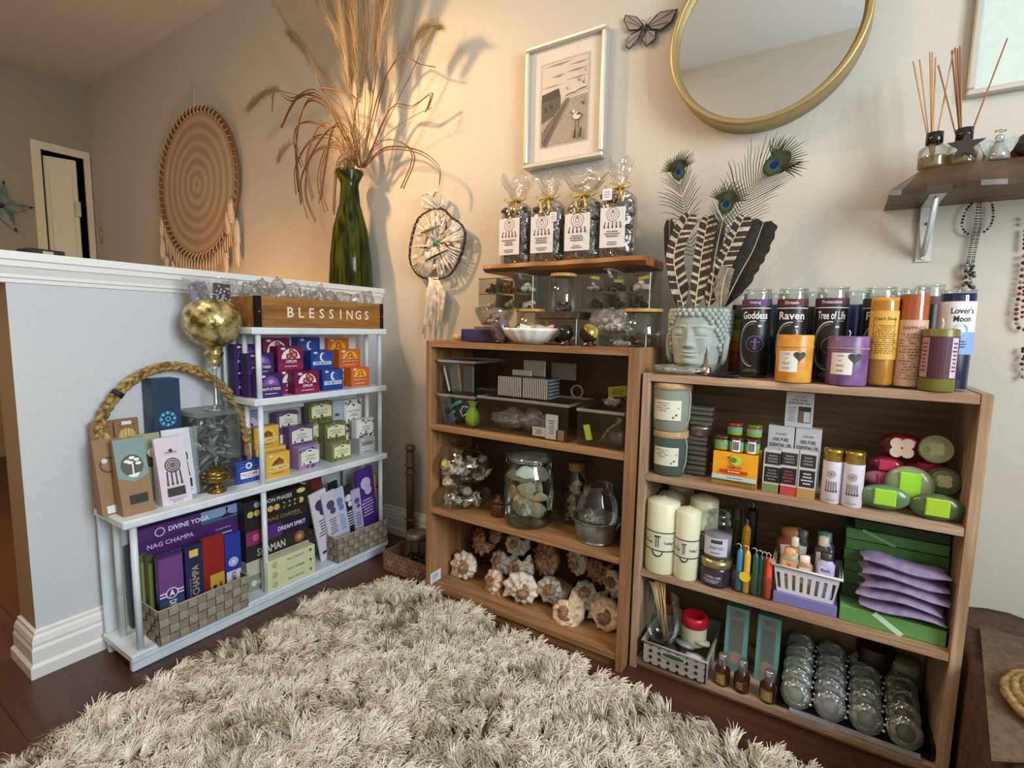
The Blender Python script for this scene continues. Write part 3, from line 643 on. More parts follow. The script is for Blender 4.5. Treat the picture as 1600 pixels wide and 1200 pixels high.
# tall blue box
a0, b0, zb, zt = span(0, .068, 240, 283, 592, 700)
def BLUEB(a, w, h):
    a.ring(0, h*.66, w*.3, w*.03, '#4ba4d8', 20)
    for i in range(8): t = i*pi/4; a.poly([(w*.2*cos(t-.3), h*.66+w*.2*sin(t-.3)), (w*.34*cos(t), h*.66+w*.34*sin(t)), (w*.2*cos(t+.3), h*.66+w*.2*sin(t+.3))], '#6ec1ee')
    a.disc(0, h*.66, w*.12, '#3d94cc', 12); a.disc(0, h*.66, w*.05, '#16324c', 8); a.fine(-w*.4, h*.5, w*.4, h*.54, 1, '#7fb4d0', 4, .4)
    a.poly([(-w*.45, h*.3), (-w*.3, h*.36), (-w*.1, h*.33), (w*.1, h*.38), (w*.3, h*.34), (w*.45, h*.37), (w*.45, h*.28), (-w*.45, h*.28)], '#2c6c9c')
carton('gift_box', 'tall dark blue box with a light blue flower emblem under the braid', 'box', b0-a0, .06, zt-Z3, (.068-.03, (a0+b0)/2, Z3), pi/2, '#1f3a54', BLUEB)
# braided sweetgrass arch leaning on the half wall
BRD = mottle('#6b5428', '#b79a5c', 70, .7, lo=.35, hi=.65, bump=.6, dist=.003)
pts2 = [(150, 700), (158, 655), (178, 622), (205, 595), (240, 577), (275, 572), (310, 581), (345, 603), (368, 630), (380, 660), (386, 690)]
P3 = []
for i, (x, y) in enumerate(pts2): P3.append(onX(.035+.0*i if i < 6 else .035+.018*(i-5), x, y))
def catm(P, n=6):
    out = []
    for i in range(len(P)-1):
        p0, p1, p2, p3 = P[max(i-1, 0)], P[i], P[i+1], P[min(i+2, len(P)-1)]
        for k in range(n):
            t = k/n; out.append(.5*((2*p1)+(p2-p0)*t+(2*p0-5*p1+4*p2-p3)*t*t+(-p0+3*p1-3*p2+p3)*t**3))
    return out+[P[-1]]
path = catm(P3, 9); base0 = Vector((P3[0].x, P3[0].y, Z3))
br_ = thing('grass_braid', 'braided sweetgrass arch leaning against the half wall', 'braid', base0)
for ph in range(3):
    q = []
    for i, p in enumerate(path):
        t = (path[min(i+1, len(path)-1)]-path[max(i-1, 0)]).normalized(); n1 = Vector((1, 0, 0)); n2 = t.cross(n1).normalized(); a = i*.62+ph*2*pi/3
        q.append(p-base0+n1*(.0065*sin(2*a)+.001)+n2*.0085*cos(a))
    MB().tube(q, .0062, BRD, 8).build('strand', br_)
e = MB(); rnd = random.Random(2)
for i in range(16):
    p = P3[-1]-base0; e.tube([p+Vector((rnd.uniform(-.004, .004), rnd.uniform(-.004, .004), .02)), p+Vector((rnd.uniform(-.006, .006), rnd.uniform(-.008, .008), -.02)), p+Vector((rnd.uniform(-.006, .01), rnd.uniform(-.01, .01), rnd.uniform(-.05, -.085)))], .0016, C('#b0705c') if i % 2 else BRD, 5)
e.build('loose_end', br_)
k = min(range(len(path)), key=lambda i: (proj(path[i])[0]-186)**2+(proj(path[i])[1]-640)**2) if False else 20
MB().tube([path[k-1]-base0, path[k+1]-base0], .0155, C('#16161a', .6), 12).build('tie', br_)
# woven baskets on the bottom tier
def weave_mat(c1, c2):
    m, nt, b = newmat('woven_strips'); N, L = nt.nodes, nt.links; tc = N.new('ShaderNodeTexCoord'); no = N.new('ShaderNodeTexNoise'); no.inputs['Scale'].default_value = 220
    L.new(tc.outputs['Object'], no.inputs['Vector']); rp = N.new('ShaderNodeValToRGB'); rp.color_ramp.elements[0].color = (*hx(c1), 1); rp.color_ramp.elements[1].color = (*hx(c2), 1); rp.color_ramp.elements[0].position = .3; rp.color_ramp.elements[1].position = .7
    L.new(no.outputs['Fac'], rp.inputs[0]); L.new(rp.outputs[0], b.inputs['Base Color']); b.inputs['Roughness'].default_value = .75; return m
WV = [weave_mat('#8f8577', '#a79d8d'), weave_mat('#7d7366', '#938878')]
def basket(label, X0, X1, Y0, Y1, h, z=Z4, flare=.012):
    """square-weave strap basket"""
    L_, W_ = Y1-Y0, X1-X0; b = thing('woven_basket', label, 'basket', ((X0+X1)/2, (Y0+Y1)/2, z+.0005), 0, 'woven strap baskets on the bottom tier')
    m = MB(); st = .0235; nv = max(3, round(h/st))
    def wall(p0, p1, nrm):
        n = max(3, round((p1-p0).length/st))
        for i in range(n):
            for j in range(nv):
                a = p0+(p1-p0)*(i/n); c = p0+(p1-p0)*((i+1)/n); z0 = h*j/nv; z1 = h*(j+1)/nv
                def P(q, z_, o): k = 1+flare*10*z_; return Vector((q.x*(1+flare*z_/h*1.6), q.y*(1+flare*z_/h*1.6), z_))+nrm*o
                hor = (i+j) % 2; mid = (a+c)/2; zm = (z0+z1)/2; bul = .0022
                g = .0008
                d_ = (c-a).normalized()*g; pts = [P(a+d_, z0+g, 0), P(c-d_, z0+g, 0), P(c-d_, z1-g, 0), P(a+d_, z1-g, 0)]
                if hor: vs = [pts[0], P(mid, z0+g, bul), pts[1], pts[2], P(mid, z1-g, bul), pts[3]]; fs = [(0, 1, 4, 5), (1, 2, 3, 4)]
                else: vs = [pts[0], pts[1], P(c-d_, zm, bul), pts[2], pts[3], P(a+d_, zm, bul)]; fs = [(0, 1, 2, 5), (5, 2, 3, 4)]
                m.add(vs, fs, WV[hor], True)
        m.add([P0 for P0 in (Vector((p0.x, p0.y, 0))-nrm*.0006, Vector((p1.x, p1.y, 0))-nrm*.0006, Vector((p1.x*(1+flare*1.6), p1.y*(1+flare*1.6), h))-nrm*.0006, Vector((p0.x*(1+flare*1.6), p0.y*(1+flare*1.6), h))-nrm*.0006)], [(0, 1, 2, 3)], C('#3f382f', .9))
    cs = [Vector((W_/2, -L_/2, 0)), Vector((W_/2, L_/2, 0)), Vector((-W_/2, L_/2, 0)), Vector((-W_/2, -L_/2, 0))]
    ns = [Vector((1, 0, 0)), Vector((0, 1, 0)), Vector((-1, 0, 0)), Vector((0, -1, 0))]
    for i in range(4): wall(cs[i], cs[(i+1) % 4], ns[i])
    m.box(-W_/2, W_/2, -L_/2, L_/2, 0, .002, WV[1]); m.build('body', b)
    k = 1+flare*1.6; MB().tube([Vector((c.x*k, c.y*k, h)) for c in cs], .0024, WV[0], 6, close=True).build('rim', b)
    return b
basket('grey-beige woven strap basket at the left holding long incense boxes', .03, .222, -.978, -.742, .098)
basket('grey-beige woven strap basket at the right holding incense packets', .035, .214, -.408, -.172, .094)
def tallbox(label, X, Y0, Y1, zt, base, art, z0=Z4+.004, lean=0, d=.02, group='long incense boxes in the left basket', ly=0):
    o = carton('incense_box', label, 'incense box', Y1-Y0, d, zt-z0, (X-d/2, (Y0+Y1)/2, z0), pi/2, base, art, group); o.rotation_euler = (lean, ly, pi/2); return o
def yz(X, x, y): p = onX(X, x, y); return p.y, p.z
def DYOGA(a, w, h): a.rect(-w*.48, h*.5, w*.48, h*.97, '#6b3d84'); a.rect(-w*.48, h*.06, w*.48, h*.46, '#2c4660'); a.rect(-w*.48, h*.5, w*.48, h*.515, '#e8e4ee'); a.rect(-w*.48, h*.54, w*.48, h*.555, '#e8e4ee'); a.disc(0, h*.53, w*.25, '#4a2a66', 14); a.ring(0, h*.53, w*.25, w*.04, '#eae6f0', 16); a.poly([(-w*.12, h*.49), (0, h*.58), (w*.12, h*.49), (0, h*.515)], '#eae6f0'); a.text('DIVINE YOGA', w*.02, h*.26, w*.28, '#f0f0f4', h*.36, -pi/2)
def NAVY(a, w, h): a.text('NAG CHAMPA', w*.05, h*.45, w*.4, '#a99c74', h*.6, pi/2); a.rect(-w*.25, h*.86, w*.25, h*.95, '#d8c060'); a.fine(-w*.3, h*.3, -w*.2, h*.6, 9, '#a99c74', 2)
def REDG(a, w, h): a.rect(-w*.2, h*.08, w*.46, h*.52, '#c39b3c'); a.text('SUPREME', w*.28, h*.3, w*.16, '#7c1c18', h*.4, pi/2); a.rect(-w*.08, h*.22, w*.08, h*.38, '#2c1c10')
def BLW(a, w, h): a.disc(0, h*.6, w*.3, '#cfd4ea', 14); a.ring(0, h*.6, w*.22, w*.05, '#6b74b8', 12); a.rect(-w*.45, h*.02, w*.45, h*.48, '#d8cfdc'); a.text('NAG CHAMPA', 0, h*.26, w*.34, '#3a3a58', h*.42, pi/2)
specs = [('teal and dark slim incense box at the left end of the left basket', 202, 216, 852, '#2a3c44', None, .075, 0), ('olive green slim incense box, left one of the green pair', 219, 230, 866, '#5d6b2c', None, .125, -.04), ('olive green slim incense box, right one of the green pair', 231, 241, 868, '#4f5a28', None, .15, -.04),
         ('purple and blue divine yoga incense box standing in the basket', 247, 287, 866, '#3f2a5c', DYOGA, .2, -.06), ('navy nag champa incense box with gold letters', 290, 318, 852, '#1c2350', NAVY, .195, -.05), ('deep red incense box with a gold label', 318, 352, 838, '#8d1a1c', REDG, .19, -.05),
         ('blue and white incense box at the right end of the left basket', 353, 378, 832, '#23379a', BLW, .18, -.03)]
for lb, l, r, t, colr, art, X, ly in specs:
    y0, _ = yz(X, l, 900); y1, _ = yz(X, r, 900); _, zt = yz(X, (l+r)/2, t); tallbox(lb, X, y0, y1, zt, colr, art or (lambda a, w, h: (a.rect(-w*.3, h*.1, w*.3, h*.9, '#8c9450' if 'olive' in lb else '#1c6070'))), d=.018)
# flat boxes lying on the bottom tier, behind and between the baskets
def flat(label, X, l, r, top, bot, base, art, z0, h, group='flat incense boxes on the bottom tier', d=.05):
    a0, b0, _, _ = span(0, X, l, r, top, bot)
    return carton('incense_box', label, 'incense box', b0-a0, d, h-.0004, (X-d/2, (a0+b0)/2, z0), pi/2, base, art, group)
def strip(t, c, ic=None, u=0):
    def f(a, w, h):
        a.text(t, u*w, h*.5, h*.4, c, w*.6)
        if ic: ic(a, w, h)
        a.fine(w*.2, h*.1, w*.45, h*.3, 1, c, 7, .3)
    return f
zz = [Z4+.0005]
def stackx(X, l, r, items, d, grp, y=800):
    z = Z4+.0005
    for lb, h, base, art in items: flat(lb, X, l, r, y, y+20, base, art, z, h, grp, d); z += h
    return z
stackx(.11, 212, 372, [('dark slate flat incense box at the bottom of the left pile', .06, '#262630', None), ('black flat incense box low in the left pile', .06, '#2b2434', None), ('plum flat incense box in the middle of the left pile', .06, '#46275c', strip('INDIAN BRAND', '#a58cb8')),
        ('violet incense box with a white sticker in the left pile', .036, '#502a6e', lambda a, w, h: (a.text('DIVINE YOGA   NAG CHAMPA', 0, h*.5, h*.28, '#d8cce4', w*.7), a.rect(w*.3, h*.3, w*.42, h*.8, '#e8e8e8'))),
        ('violet flat incense box, second from the top of the left pile', .034, '#4a2668', strip('NAG CHAMPA', '#cfc2dc', u=-.2)),
        ('divine yoga flat incense box on top of the left pile', .04, '#4f2b70', lambda a, w, h: (a.rect(w*.1, 0, w*.49, h*.98, '#8aa0c8'), a.rect(w*.1, 0, w*.49, h*.3, '#4a6488'), a.text('DIVINE YOGA', -w*.02, h*.5, h*.36, '#f2f2f6', w*.4), a.ring(-w*.3, h*.45, h*.33, h*.07, '#d8d0e4', 14), a.poly([(w*.36, h*.1), (w*.3, h*.2), (w*.37, h*.45), (w*.36, h*.9), (w*.39, h*.9), (w*.38, h*.45), (w*.45, h*.2)], '#20202c')))], .05, 'flat incense boxes stacked at the left')
def MOONP(a, w, h):
    a.text('MOON PHASES', -w*.02, h*.74, h*.22, '#d9d9d2', w*.5); a.disc(-w*.32, h*.74, h*.16, '#7fb4d0', 12)
    for i in range(9): a.disc(-w*.42+i*w*.1, h*.3, h*.17, '#c8b368', 12)
    for i in range(5, 9): a.disc(-w*.42+i*w*.1-h*.06*(i-4), h*.3, h*.155, '#23211f', 12)
    a.disc(w*.38, h*.85, h*.28, '#d8cc78', 14, h*.14)
def DRS(a, w, h): a.rect(-w*.49, h*.03, -w*.2, h*.97, '#8a2c60'); a.rect(-w*.2, h*.03, w*.05, h*.97, '#54287a'); a.text('DREAM SPIRIT', w*.22, h*.5, h*.3, '#efeaf4', w*.46); a.disc(-w*.35, h*.5, h*.25, '#c45a8c', 8)
def SHM(a, w, h): a.text('SHAMAN', -w*.12, h*.45, h*.5, '#d8d4cc', w*.44); a.disc(w*.34, h*.5, h*.4, '#8c5a3c', 12); a.disc(w*.34, h*.5, h*.2, '#c49a70', 8)
def CRM(t):
    def f(a, w, h): a.text(t, w*.08, h*.55, h*.22, '#4a4630', w*.5); a.fine(-w*.42, h*.2, -w*.28, h*.85, 4, '#7a7450', 3); a.disc(w*.4, h*.62, h*.16, '#3a3a2a', 10, h*.1); a.line([(w*.4, h*.3), (w*.4, h*.6)], h*.05, '#3a3a2a')
    return f
X = .125
zt = stackx(X, 398, 484, [('dark patterned flat incense box at the bottom behind the cream boxes', .062, '#2e2a26', None), ('brown shaman incense box in the middle pile', .05, '#4a3d38', None)], .05, 'flat incense boxes stacked in the middle', 850)
z = Z4+.0005; W_ = .2
mid = [('patterned green and white flat incense box under the shaman box', .052, '#8c9482', lambda a, w, h: [a.disc(-w*.4+i*w*.1, h*.5, h*.2, '#d8dcd0', 8) for i in range(9)]), ('cream speckled flat incense box under the shaman box', .048, '#c2c2ac', None), ('black shaman incense box with white lettering', .05, '#2c2826', SHM),
       ('dream spirit incense box in pink and violet', .05, '#231a3c', DRS), ('slim black and gold incense box above the dream spirit one', .034, '#28221f', strip('NAG CHAMPA', '#8c7c50', u=.1)), ('black moon phases incense box with gold moons', .062, '#23211f', MOONP)]
for o in [o for o in bpy.data.objects if o.get('group') == 'flat incense boxes stacked in the middle']:
    for c in list(o.children): bpy.data.objects.remove(c)
    bpy.data.objects.remove(o)
ya = yz(.15, 384, 850)[0]; yb = yz(.15, 482, 830)[0]
for lb, h, base, art in mid:
    carton('incense_box', lb, 'incense box', yb-ya, .05, h-.0005, (.125, (ya+yb)/2, z), pi/2, base, art, 'flat incense boxes stacked in the middle'); z += h
ya = yz(.19, 415, 890)[0]; yb = yz(.19, 490, 880)[0]; z = Z4+.0005
for lb, h, t in (('cream incense box at the bottom of the low cream pile', .032, 'PALO SANTO'), ('cream holy shrine incense box, middle of the low cream pile', .034, 'HOLY SHRINE'), ('cream palo santo incense box on top of the low cream pile', .034, 'PALO SANTO')):
    carton('incense_box', lb, 'incense box', yb-ya, .035, h-.0004, (.1865-.0175+.012, (ya+yb)/2, z), pi/2, '#d9dbb4', CRM(t), 'cream flat incense boxes'); z += h
a0, b0, zb, zt = span(0, .1, 446, 483, 752, 782)
p = thing('gift_packet', 'red foil gift packet with white ribbon on the moon phases box', 'packet', (.1, (a0+b0)/2, Z4+.298), pi/2)
MB().box(-(b0-a0)/2, (b0-a0)/2, -.02, .02, 0, .036, C('#a03038', .3), .004).build('wrapper', p)
m = MB(); a = Art(m, face(0, -.02, 0, '-y')); a.line([(-.025, .034), (0, .004), (.03, .034)], .004, '#f0e8e8'); m.build('ribbon', p)
# packets fanned in the right basket
pk = [('white incense packet with purple spray, left one in the right basket', 487, 517, 765, '#d9d6dd', '#4a2f62', .16, .2), ('white and mauve incense packet, second in the right basket', 505, 530, 766, '#cfcfdd', '#5b4774', .17, .2), ('clear blue-white incense packet leaning in the right basket', 518, 541, 762, '#c4d0e2', '#6c86b4', .165, .18),
      ('dark green incense packet standing behind the pale ones', 512, 530, 752, '#22332c', '#35503c', .1, .15), ('black incense packet with white writing in the right basket', 532, 552, 758, '#2a2a33', '#e0e0e6', .16, .16), ('pale lilac incense packet before the purple one', 545, 562, 765, '#b9b4d2', '#5a4a90', .168, .14), ('shiny purple incense packet with white mark', 554, 584, 732, '#4d2a86', '#cfc0e8', .165, .14),
      ('slim tan patterned incense packet at the right end of the right basket', 577, 592, 742, '#a99c66', '#55502c', .16, .1), ('rust brown slim packet at the back left of the right basket', 484, 505, 745, '#6c3324', '#9a5438', .1, .12)]
for lb, l, r, t, c1, c2, X, sl in pk:
    ya, _ = yz(X, l+12, 850); yb, _ = yz(X, r+8, 850); _, zt = yz(X, (l+r)/2, t); w_ = max(.016, yb-ya); h_ = min(zt, Z3-.035)-Z4-.006
    m = MB().box(-w_/2, w_/2, -.005, .005, 0, h_, C(c1, .28), .002); o = m.build('incense_packet', loc=(X-.01, (ya+yb)/2+.012, Z4+.005), rot=(0, -sl*.9, pi/2)); tag(o, lb, 'incense packet', 'incense packets in the right basket')
    m = MB(); a = Art(m, face(0, -.005, 0, '-y')); a.fine(-w_*.35, h_*.35, w_*.35, h_*.6, 6, c2, len(lb)); a.disc(0, h_*.8, w_*.3, c2, 9); a.disc(w_*.1, h_*.7, w_*.22, c2, 7); a.rect(-w_*.35, h_*.1, w_*.35, h_*.14, c2); m.build('printed_front', o)
# ================================================================== things on and in the taller bookcase
ACR = glass('#f4f4f2', .95, .03, .0, .02, 0, .22); JAR = glass('#eef2f1', 1, .02, 0, .05); BAG = glass('#f2f2f2', .95, .1, .06, .14, 45); BAG2 = glass('#ececec', .95, .12, .07, .16, 60)
BAM = wood('#d2a964', '#a97d3e', 0, 2.5, .5)
rnd = random.Random(11)
# ---- stones
def stone_mesh(kind, mt, seed):
    m = MB(); m.ball((0, 0, .0), 1, mt, 9, 6, 1.15, .9, .75, .55, seed); me = m.build('t'); d = me.data; bpy.data.objects.remove(me); return d
PAL = {'plum': ('#3c2430', '#6b4a58'), 'smoke': ('#2b2321', '#5c4c44'), 'green': ('#7f9a80', '#c4d2b8'), 'dark': ('#171614', '#38342e'), 'lilac': ('#6a5f86', '#b8b0cc'), 'amber': ('#6b3a22', '#a66a3c'), 'rose': ('#b99a92', '#e2cfc6'), 'forest': ('#16241a', '#3c5540'), 'white': ('#c9c3bb', '#ece8e0'), 'brown': ('#4a3026', '#8a6450'), 'red': ('#5c1f16', '#8e3a26')}
SM = {}
def stones(kind, label, group, boxr, z, r, n, seed=0, heap=.5):
    if kind not in SM: SM[kind] = [stone_mesh(kind, mottle(PAL[kind][0], PAL[kind][1], 1.4, .25, lo=.35, hi=.65, bump=.1), s+len(SM)*5) for s in range(3)]
    q = random.Random(seed+len(label)); x0, x1, y0, y1 = boxr
    for i in range(n):
        rr = r*q.uniform(.8, 1.2); t = (i+.5)/n
        x = x0+rr+(x1-x0-2*rr)*t; y = q.uniform(y0+rr, max(y0+rr, y1-rr)) if y1-y0 > 2.2*rr else (y0+y1)/2
        zz = z+rr*.75+(heap*r*2 if i % 3 == 1 else 0)
        o = bpy.data.objects.new('tumbled_stone', q.choice(SM[kind])); col.objects.link(o); o.location = (x, y, zz); o.scale = (rr,)*3; o.rotation_euler = (0, 0, q.uniform(0, 6)); tag(o, label, 'stone', group)
def rack(label, x0, x1, y0, y1, z0, z1, rows, cols, name='acrylic_rack'):
    g = thing(name, label, 'organizer', ((x0+x1)/2, y0, z0)); w = (x1-x0)/2; d = y1-y0; h = z1-z0; t = .0014
    m = MB(); m.box(-w, -w+t, 0, d, 0, h, ACR); m.box(w-t, w, 0, d, 0, h, ACR); m.box(-w, w, d-t, d, 0, h, ACR)
    m.build('shell', g)
    for r_ in range(rows):
        za = h*r_/rows; zb = h*(r_+1)/rows; m = MB(); m.box(-w+t, w-t, 0, d-t, za, za+t, ACR); m.box(-w+t, w-t, 0, t, za+t, zb-.002, ACR)
        for c in range(1, cols): x = -w+2*w*c/cols; m.box(x-.0006, x+.0006, .0015, d-t, za+t, zb-.003, glass('#9a9080', .6, .1, .25))
        m.box(-w, w, -.0012, 0, zb-.004, zb-.0012, glass('#6b5a42', .9, .1, .55)); m.box(w-.0018, w, -.0014, 0, za, zb, C('#d8dde0', .1))  # pale upright strip stands in for the bright highlight on the clear edge
        m.build('drawer', g)
    return g
def rng(Y, l, r, y): return onY(Y, l, y).x, onY(Y, r, y).x
def zy(Y, x, y): return onY(Y, x, y).z
Hb = B1['H']; Yr = -.205; Yrb = -.105
xa, xb = rng(Yr, 748, 833, 457); zt = zy(Yr, 790, 433); zb = zy(Yr, 790, 482); zm = (zt+zb)/2
rack('clear two-row acrylic rack on the left, under the live-edge wall shelf', xa, xb, Yr, Yrb, zb, zt, 2, 3)
L3 = (xb-xa)/3
for k, kd in enumerate(('smoke', 'amber', 'green')): stones(kd, 'tumbled stone, %s, in the upper row of the left rack' % ['smoky grey', 'dark amber', 'pale green'][k], 'stones in the left rack', (xa+L3*k+.004, xa+L3*(k+1)-.004, Yr+.004, Yr+.05), zm+.002, .0125, 4, k)
for k, kd in enumerate(('white', 'green', 'rose')): stones(kd, 'tumbled stone, %s, in the lower row of the left rack' % ['milky white', 'yellow-green', 'pale pink'][k], 'stones in the left rack', (xa+L3*k+.006, xa+L3*(k+1)-.006, Yr+.004, Yr+.05), zb+.002, .014, 2, k+5, .2)
xc, xd = rng(Yr, 908, 1016, 455); zt2 = zy(Yr, 960, 428); zb2 = zy(Yr, 960, 482); zm2 = (zt2+zb2)/2
rack('clear two-row acrylic rack on the right, beside the bamboo-lidded jar', xc, xd, Yr, Yrb, zb2, zt2, 2, 3)
L3 = (xd-xc)/3
for k, kd in enumerate(('lilac', 'smoke', 'rose')): stones(kd, 'tumbled stone, %s, in the upper row of the right rack' % ['lilac', 'smoky', 'pinkish white'][k], 'stones in the right rack', (xc+L3*k+.004, xc+L3*(k+1)-.004, Yr+.004, Yr+.05), zm2+.002, .0115, 4, k+9)
for k, kd in enumerate(('dark', 'forest', 'dark')): stones(kd, 'tumbled stone, %s, in the lower row of the right rack' % ['black, left', 'dark green', 'black, right'][k], 'stones in the right rack', (xc+L3*k+.003, xc+L3*(k+1)-.003, Yr+.004, Yr+.05), zb2+.002, .0125, 4, k+14)
for lb, x, y, rt in (('small yellow-green price slip in the upper left of the right rack', 930, 434, .2), ('small yellow-green price slip in the middle of the right rack', 967, 439, .1), ('small yellow-green price slip at the upper right of the right rack', 1006, 434, -.2)):
    p = onY(Yr+.012, x, y); tag(MB().box(-.014, .014, -.001, .001, -.004, .004, C('#b9bf3c', .6)).build('price_slip', loc=p, rot=(0, rt, 0)), lb, 'price slip', 'price slips in the right rack')
# supports under the racks: lidded jars and boxes
def cyl_jar(label, x, y, z, r, h, lid=BAM, name='lidded_jar', lidh=.009, g=JAR, grp=None):
    j = thing(name, label, 'jar', (x, y, z), 0, grp)
    MB().lathe([(r*.93, 0), (r, .004), (r, h-lidh), (r*.97, h-lidh)], g, 32, caps=False).lathe([(0, .0005), (r*.93, .0005)], g, 32, caps=False).build('glass_body', j)
    MB().lathe([(0, h-lidh+.0002), (r*1.0, h-lidh), (r*1.04, h-lidh*.8), (r*1.04, h-lidh*.55), (r*1.0, h-lidh*.5), (r*1.04, h-lidh*.42), (r*1.04, h-.001), (r*1.0, h), (0, h)], lid, 32, caps=False).build('lid', j)
    return j
# middle jar on a brown box
xj0, xj1 = rng(-.17, 854, 904, 460); rj = min((xj1-xj0)/2, .038); zj0 = zy(-.17, 880, 487); zj1 = zy(-.17, 880, 428)
cyl_jar('glass jar with bamboo lid and purple stones between the two racks', (xj0+xj1)/2, -.165, zj0, rj, zj1-zj0)
stones('plum', 'purple tumbled stone at the bottom of the jar between the racks', 'stones in the middle jar', ((xj0+xj1)/2-rj*.8, (xj0+xj1)/2+rj*.8, -.19, -.145), zj0+.001, .012, 7, 3, .7)
xg0, xg1 = rng(-.19, 838, 906, 500); tag(MB().box(xg0, xg1, -.2, -.11, zj0-.022, zj0-.0005, mottle('#33241c', '#503a2e', 30, .6), .002).build('storage_box'), 'plain dark brown box under the middle bamboo-lidded jar', 'box')
rack('clear acrylic box in the middle under the dark brown box', xg0+.004, xg1-.004, -.2, -.11, Hb+.0005, zj0-.0225, 1, 1)
stones('brown', 'dark brown stone in the clear box in the middle', 'stones in the middle clear box', (xg0+.01, xg1-.01, -.19, -.14), Hb+.003, .015, 6, 77, .7)
# left support: bowl of pink quartz and lidded jar
cyl_jar('squat glass jar with bamboo lid under the left rack', .855-.01, -.155, Hb+.0005, .047, zb-Hb-.001)
stones('smoke', 'dark stone in the squat jar under the left rack', 'stones in the squat left jar', (.81, .88, -.19, -.13), Hb+.002, .014, 4, 21)
cyl_jar('squat glass jar with bamboo lid under the right rack', xd-.03, -.165, Hb+.0005, .052, zb2-Hb-.001)
stones('brown', 'brown stone in the squat jar under the right rack', 'stones in the squat right jar', (xd-.07, xd+.005, -.19, -.13), Hb+.002, .016, 4, 22)
def bowl(label, x, y, z, r, h, mt, foot=.5, name='glass_bowl', th=.002, lip=1., cat='bowl'):
    return tag(MB().lathe([(0, .001), (r*foot, 0), (r*(foot+.15), .003), (r*.82, h*.35), (r*.97, h*.7), (r*lip, h), (r*lip-th, h), (r*.97-th, h*.7), (r*.82-th, h*.35+.001), (r*foot, .005), (0, .005)], mt, 36, caps=False).build(name, loc=(x, y, z)), label, cat)
def bag(label, x, y, z, w, d, h, name='cellophane_bag', mt=None, seed=0, rz=0, cat='bag', group=None):
    m = MB(); nx, nz = 12, 6; q = random.Random(seed); 
    m.ball((0, 0, h/2), 1, mt or BAG, 30, 18, w/2, d/2, h/2, .001, seed)
    for i, v in enumerate(m.v): k = 1+.3*noise.noise(Vector(v)*42+Vector((seed, 0, 0)))+.14*noise.noise(Vector(v)*110+Vector((seed, 3, 0))); m.v[i] = (v[0]*k, v[1]*k, max(.0005, v[2]*k))
    m.sm = [True]*len(m.sm); return tag(m.build(name, loc=(x, y, z), rot=rz), label, cat, group)
xq0, xq1 = rng(-.17, 747, 802, 495); zq0 = zy(-.17, 775, 510); zq1 = zy(-.17, 775, 479)
tag(MB().box(xq0+.005, xq1-.012, -.2, -.11, Hb+.0005, zq0-.0008, C('#7b6248', .7), .002).build('storage_box'), 'small tan box under the bowl of pale quartz', 'box')
bowl('small clear bowl of pale pink quartz pieces under the left rack', (xq0+xq1)/2-.003, -.17, zq0, (xq1-xq0)/2-.004, zq1-zq0-.004, JAR)
stones('rose', 'pale pink quartz piece in the small bowl', 'quartz pieces in the small bowl', (xq0+.008, xq1-.016, -.195, -.15), zq0+.006, .0125, 6, 31, .8)
xq0, xq1 = rng(-.215, 917, 990, 498); zq0 = zy(-.215, 950, 521); zq1 = zy(-.215, 950, 480)
o = rack('clear acrylic box under the bag of rough crystals', *rng(-.215, 935, 1010, 530), -.215, -.12, Hb+.0005, zq0-.002, 1, 2)
bag('open clear bag of rough whitish crystals before the right rack', (xq0+xq1)/2, -.215+.03, zq0, xq1-xq0, .055, zq1-zq0, seed=4)
stones('white', 'rough whitish crystal in the open clear bag', 'crystals in the open bag', (xq0+.012, xq1-.012, -.2, -.17), zq0+.006, .0125, 7, 33, .9)
# front row on top
xp0, xp1 = rng(-.30, 720, 772, 525)
pb = tag(MB().box(xp0, xp1, -.30, -.235, Hb+.0005, zy(-.3, 745, 514), mottle('#3b2f5c', '#14101c', 22, .35, lo=.4, hi=.55, bump=.1), .002).build('gem_box'), 'dark blue and black flat gem box at the left of the bookcase top', 'box')
tag(MB().ball((0, 0, .012), .012, mottle('#caa25c', '#ecd9a0', 60, .3), 14, 8, 1.9, 1.2, 1).build('stone_slice', loc=(xp0-.035, -.27, Hb+.0005)), 'flat honey-yellow stone at the left end of the bookcase top', 'stone')
def standball(label, l, r, top, bot, Y, mt, egg=1., base='#2c120e', cap=None):
    xa, xb = rng(Y, l, r, (top+bot)/2); R = (xb-xa)/2; zt_ = zy(Y, (l+r)/2, top); x = (xa+xb)/2
    b = thing('stone_egg' if egg > 1.1 else 'stone_sphere', label, 'sphere' if egg <= 1.1 else 'egg', (x, Y+R*0, Hb+.0005)); hh = zt_-Hb
    rz2 = R*egg; zc = hh-rz2
    MB().ball((0, 0, zc), R, mt, 24, 16, 1, 1, egg).build('stone', b)
    MB().lathe([(R*.8, 0), (R*.82, .004), (R*.5, .007), (R*.55, max(.008, zc-rz2*.75)), (R*.7, max(.009, zc-rz2*.6))], C(base, .2), 20).build('stand', b)
    if cap: m = MB(); m.ball((0, 0, zc), R*1.01, cap, 20, 14, 1, 1, egg); m.f = [f for f in m.f if sum(m.v[i][2]-zc+m.v[i][0]*.9 for i in f)/len(f) > R*.35]; m.m = m.m[:len(m.f)]; m.sm = m.sm[:len(m.f)]; m.build('gold_face', b)
    return b
standball('grey-brown stone egg on a dark stand left of the white bowl', 770, 794, 494, 536, -.29, mottle('#3a3030', '#75665f', 40, .15), 1.45)
standball('black polished sphere on a small stand right of the white bowl', 873, 895, 508, 541, -.285, C('#0d1210', .06), 1.05)
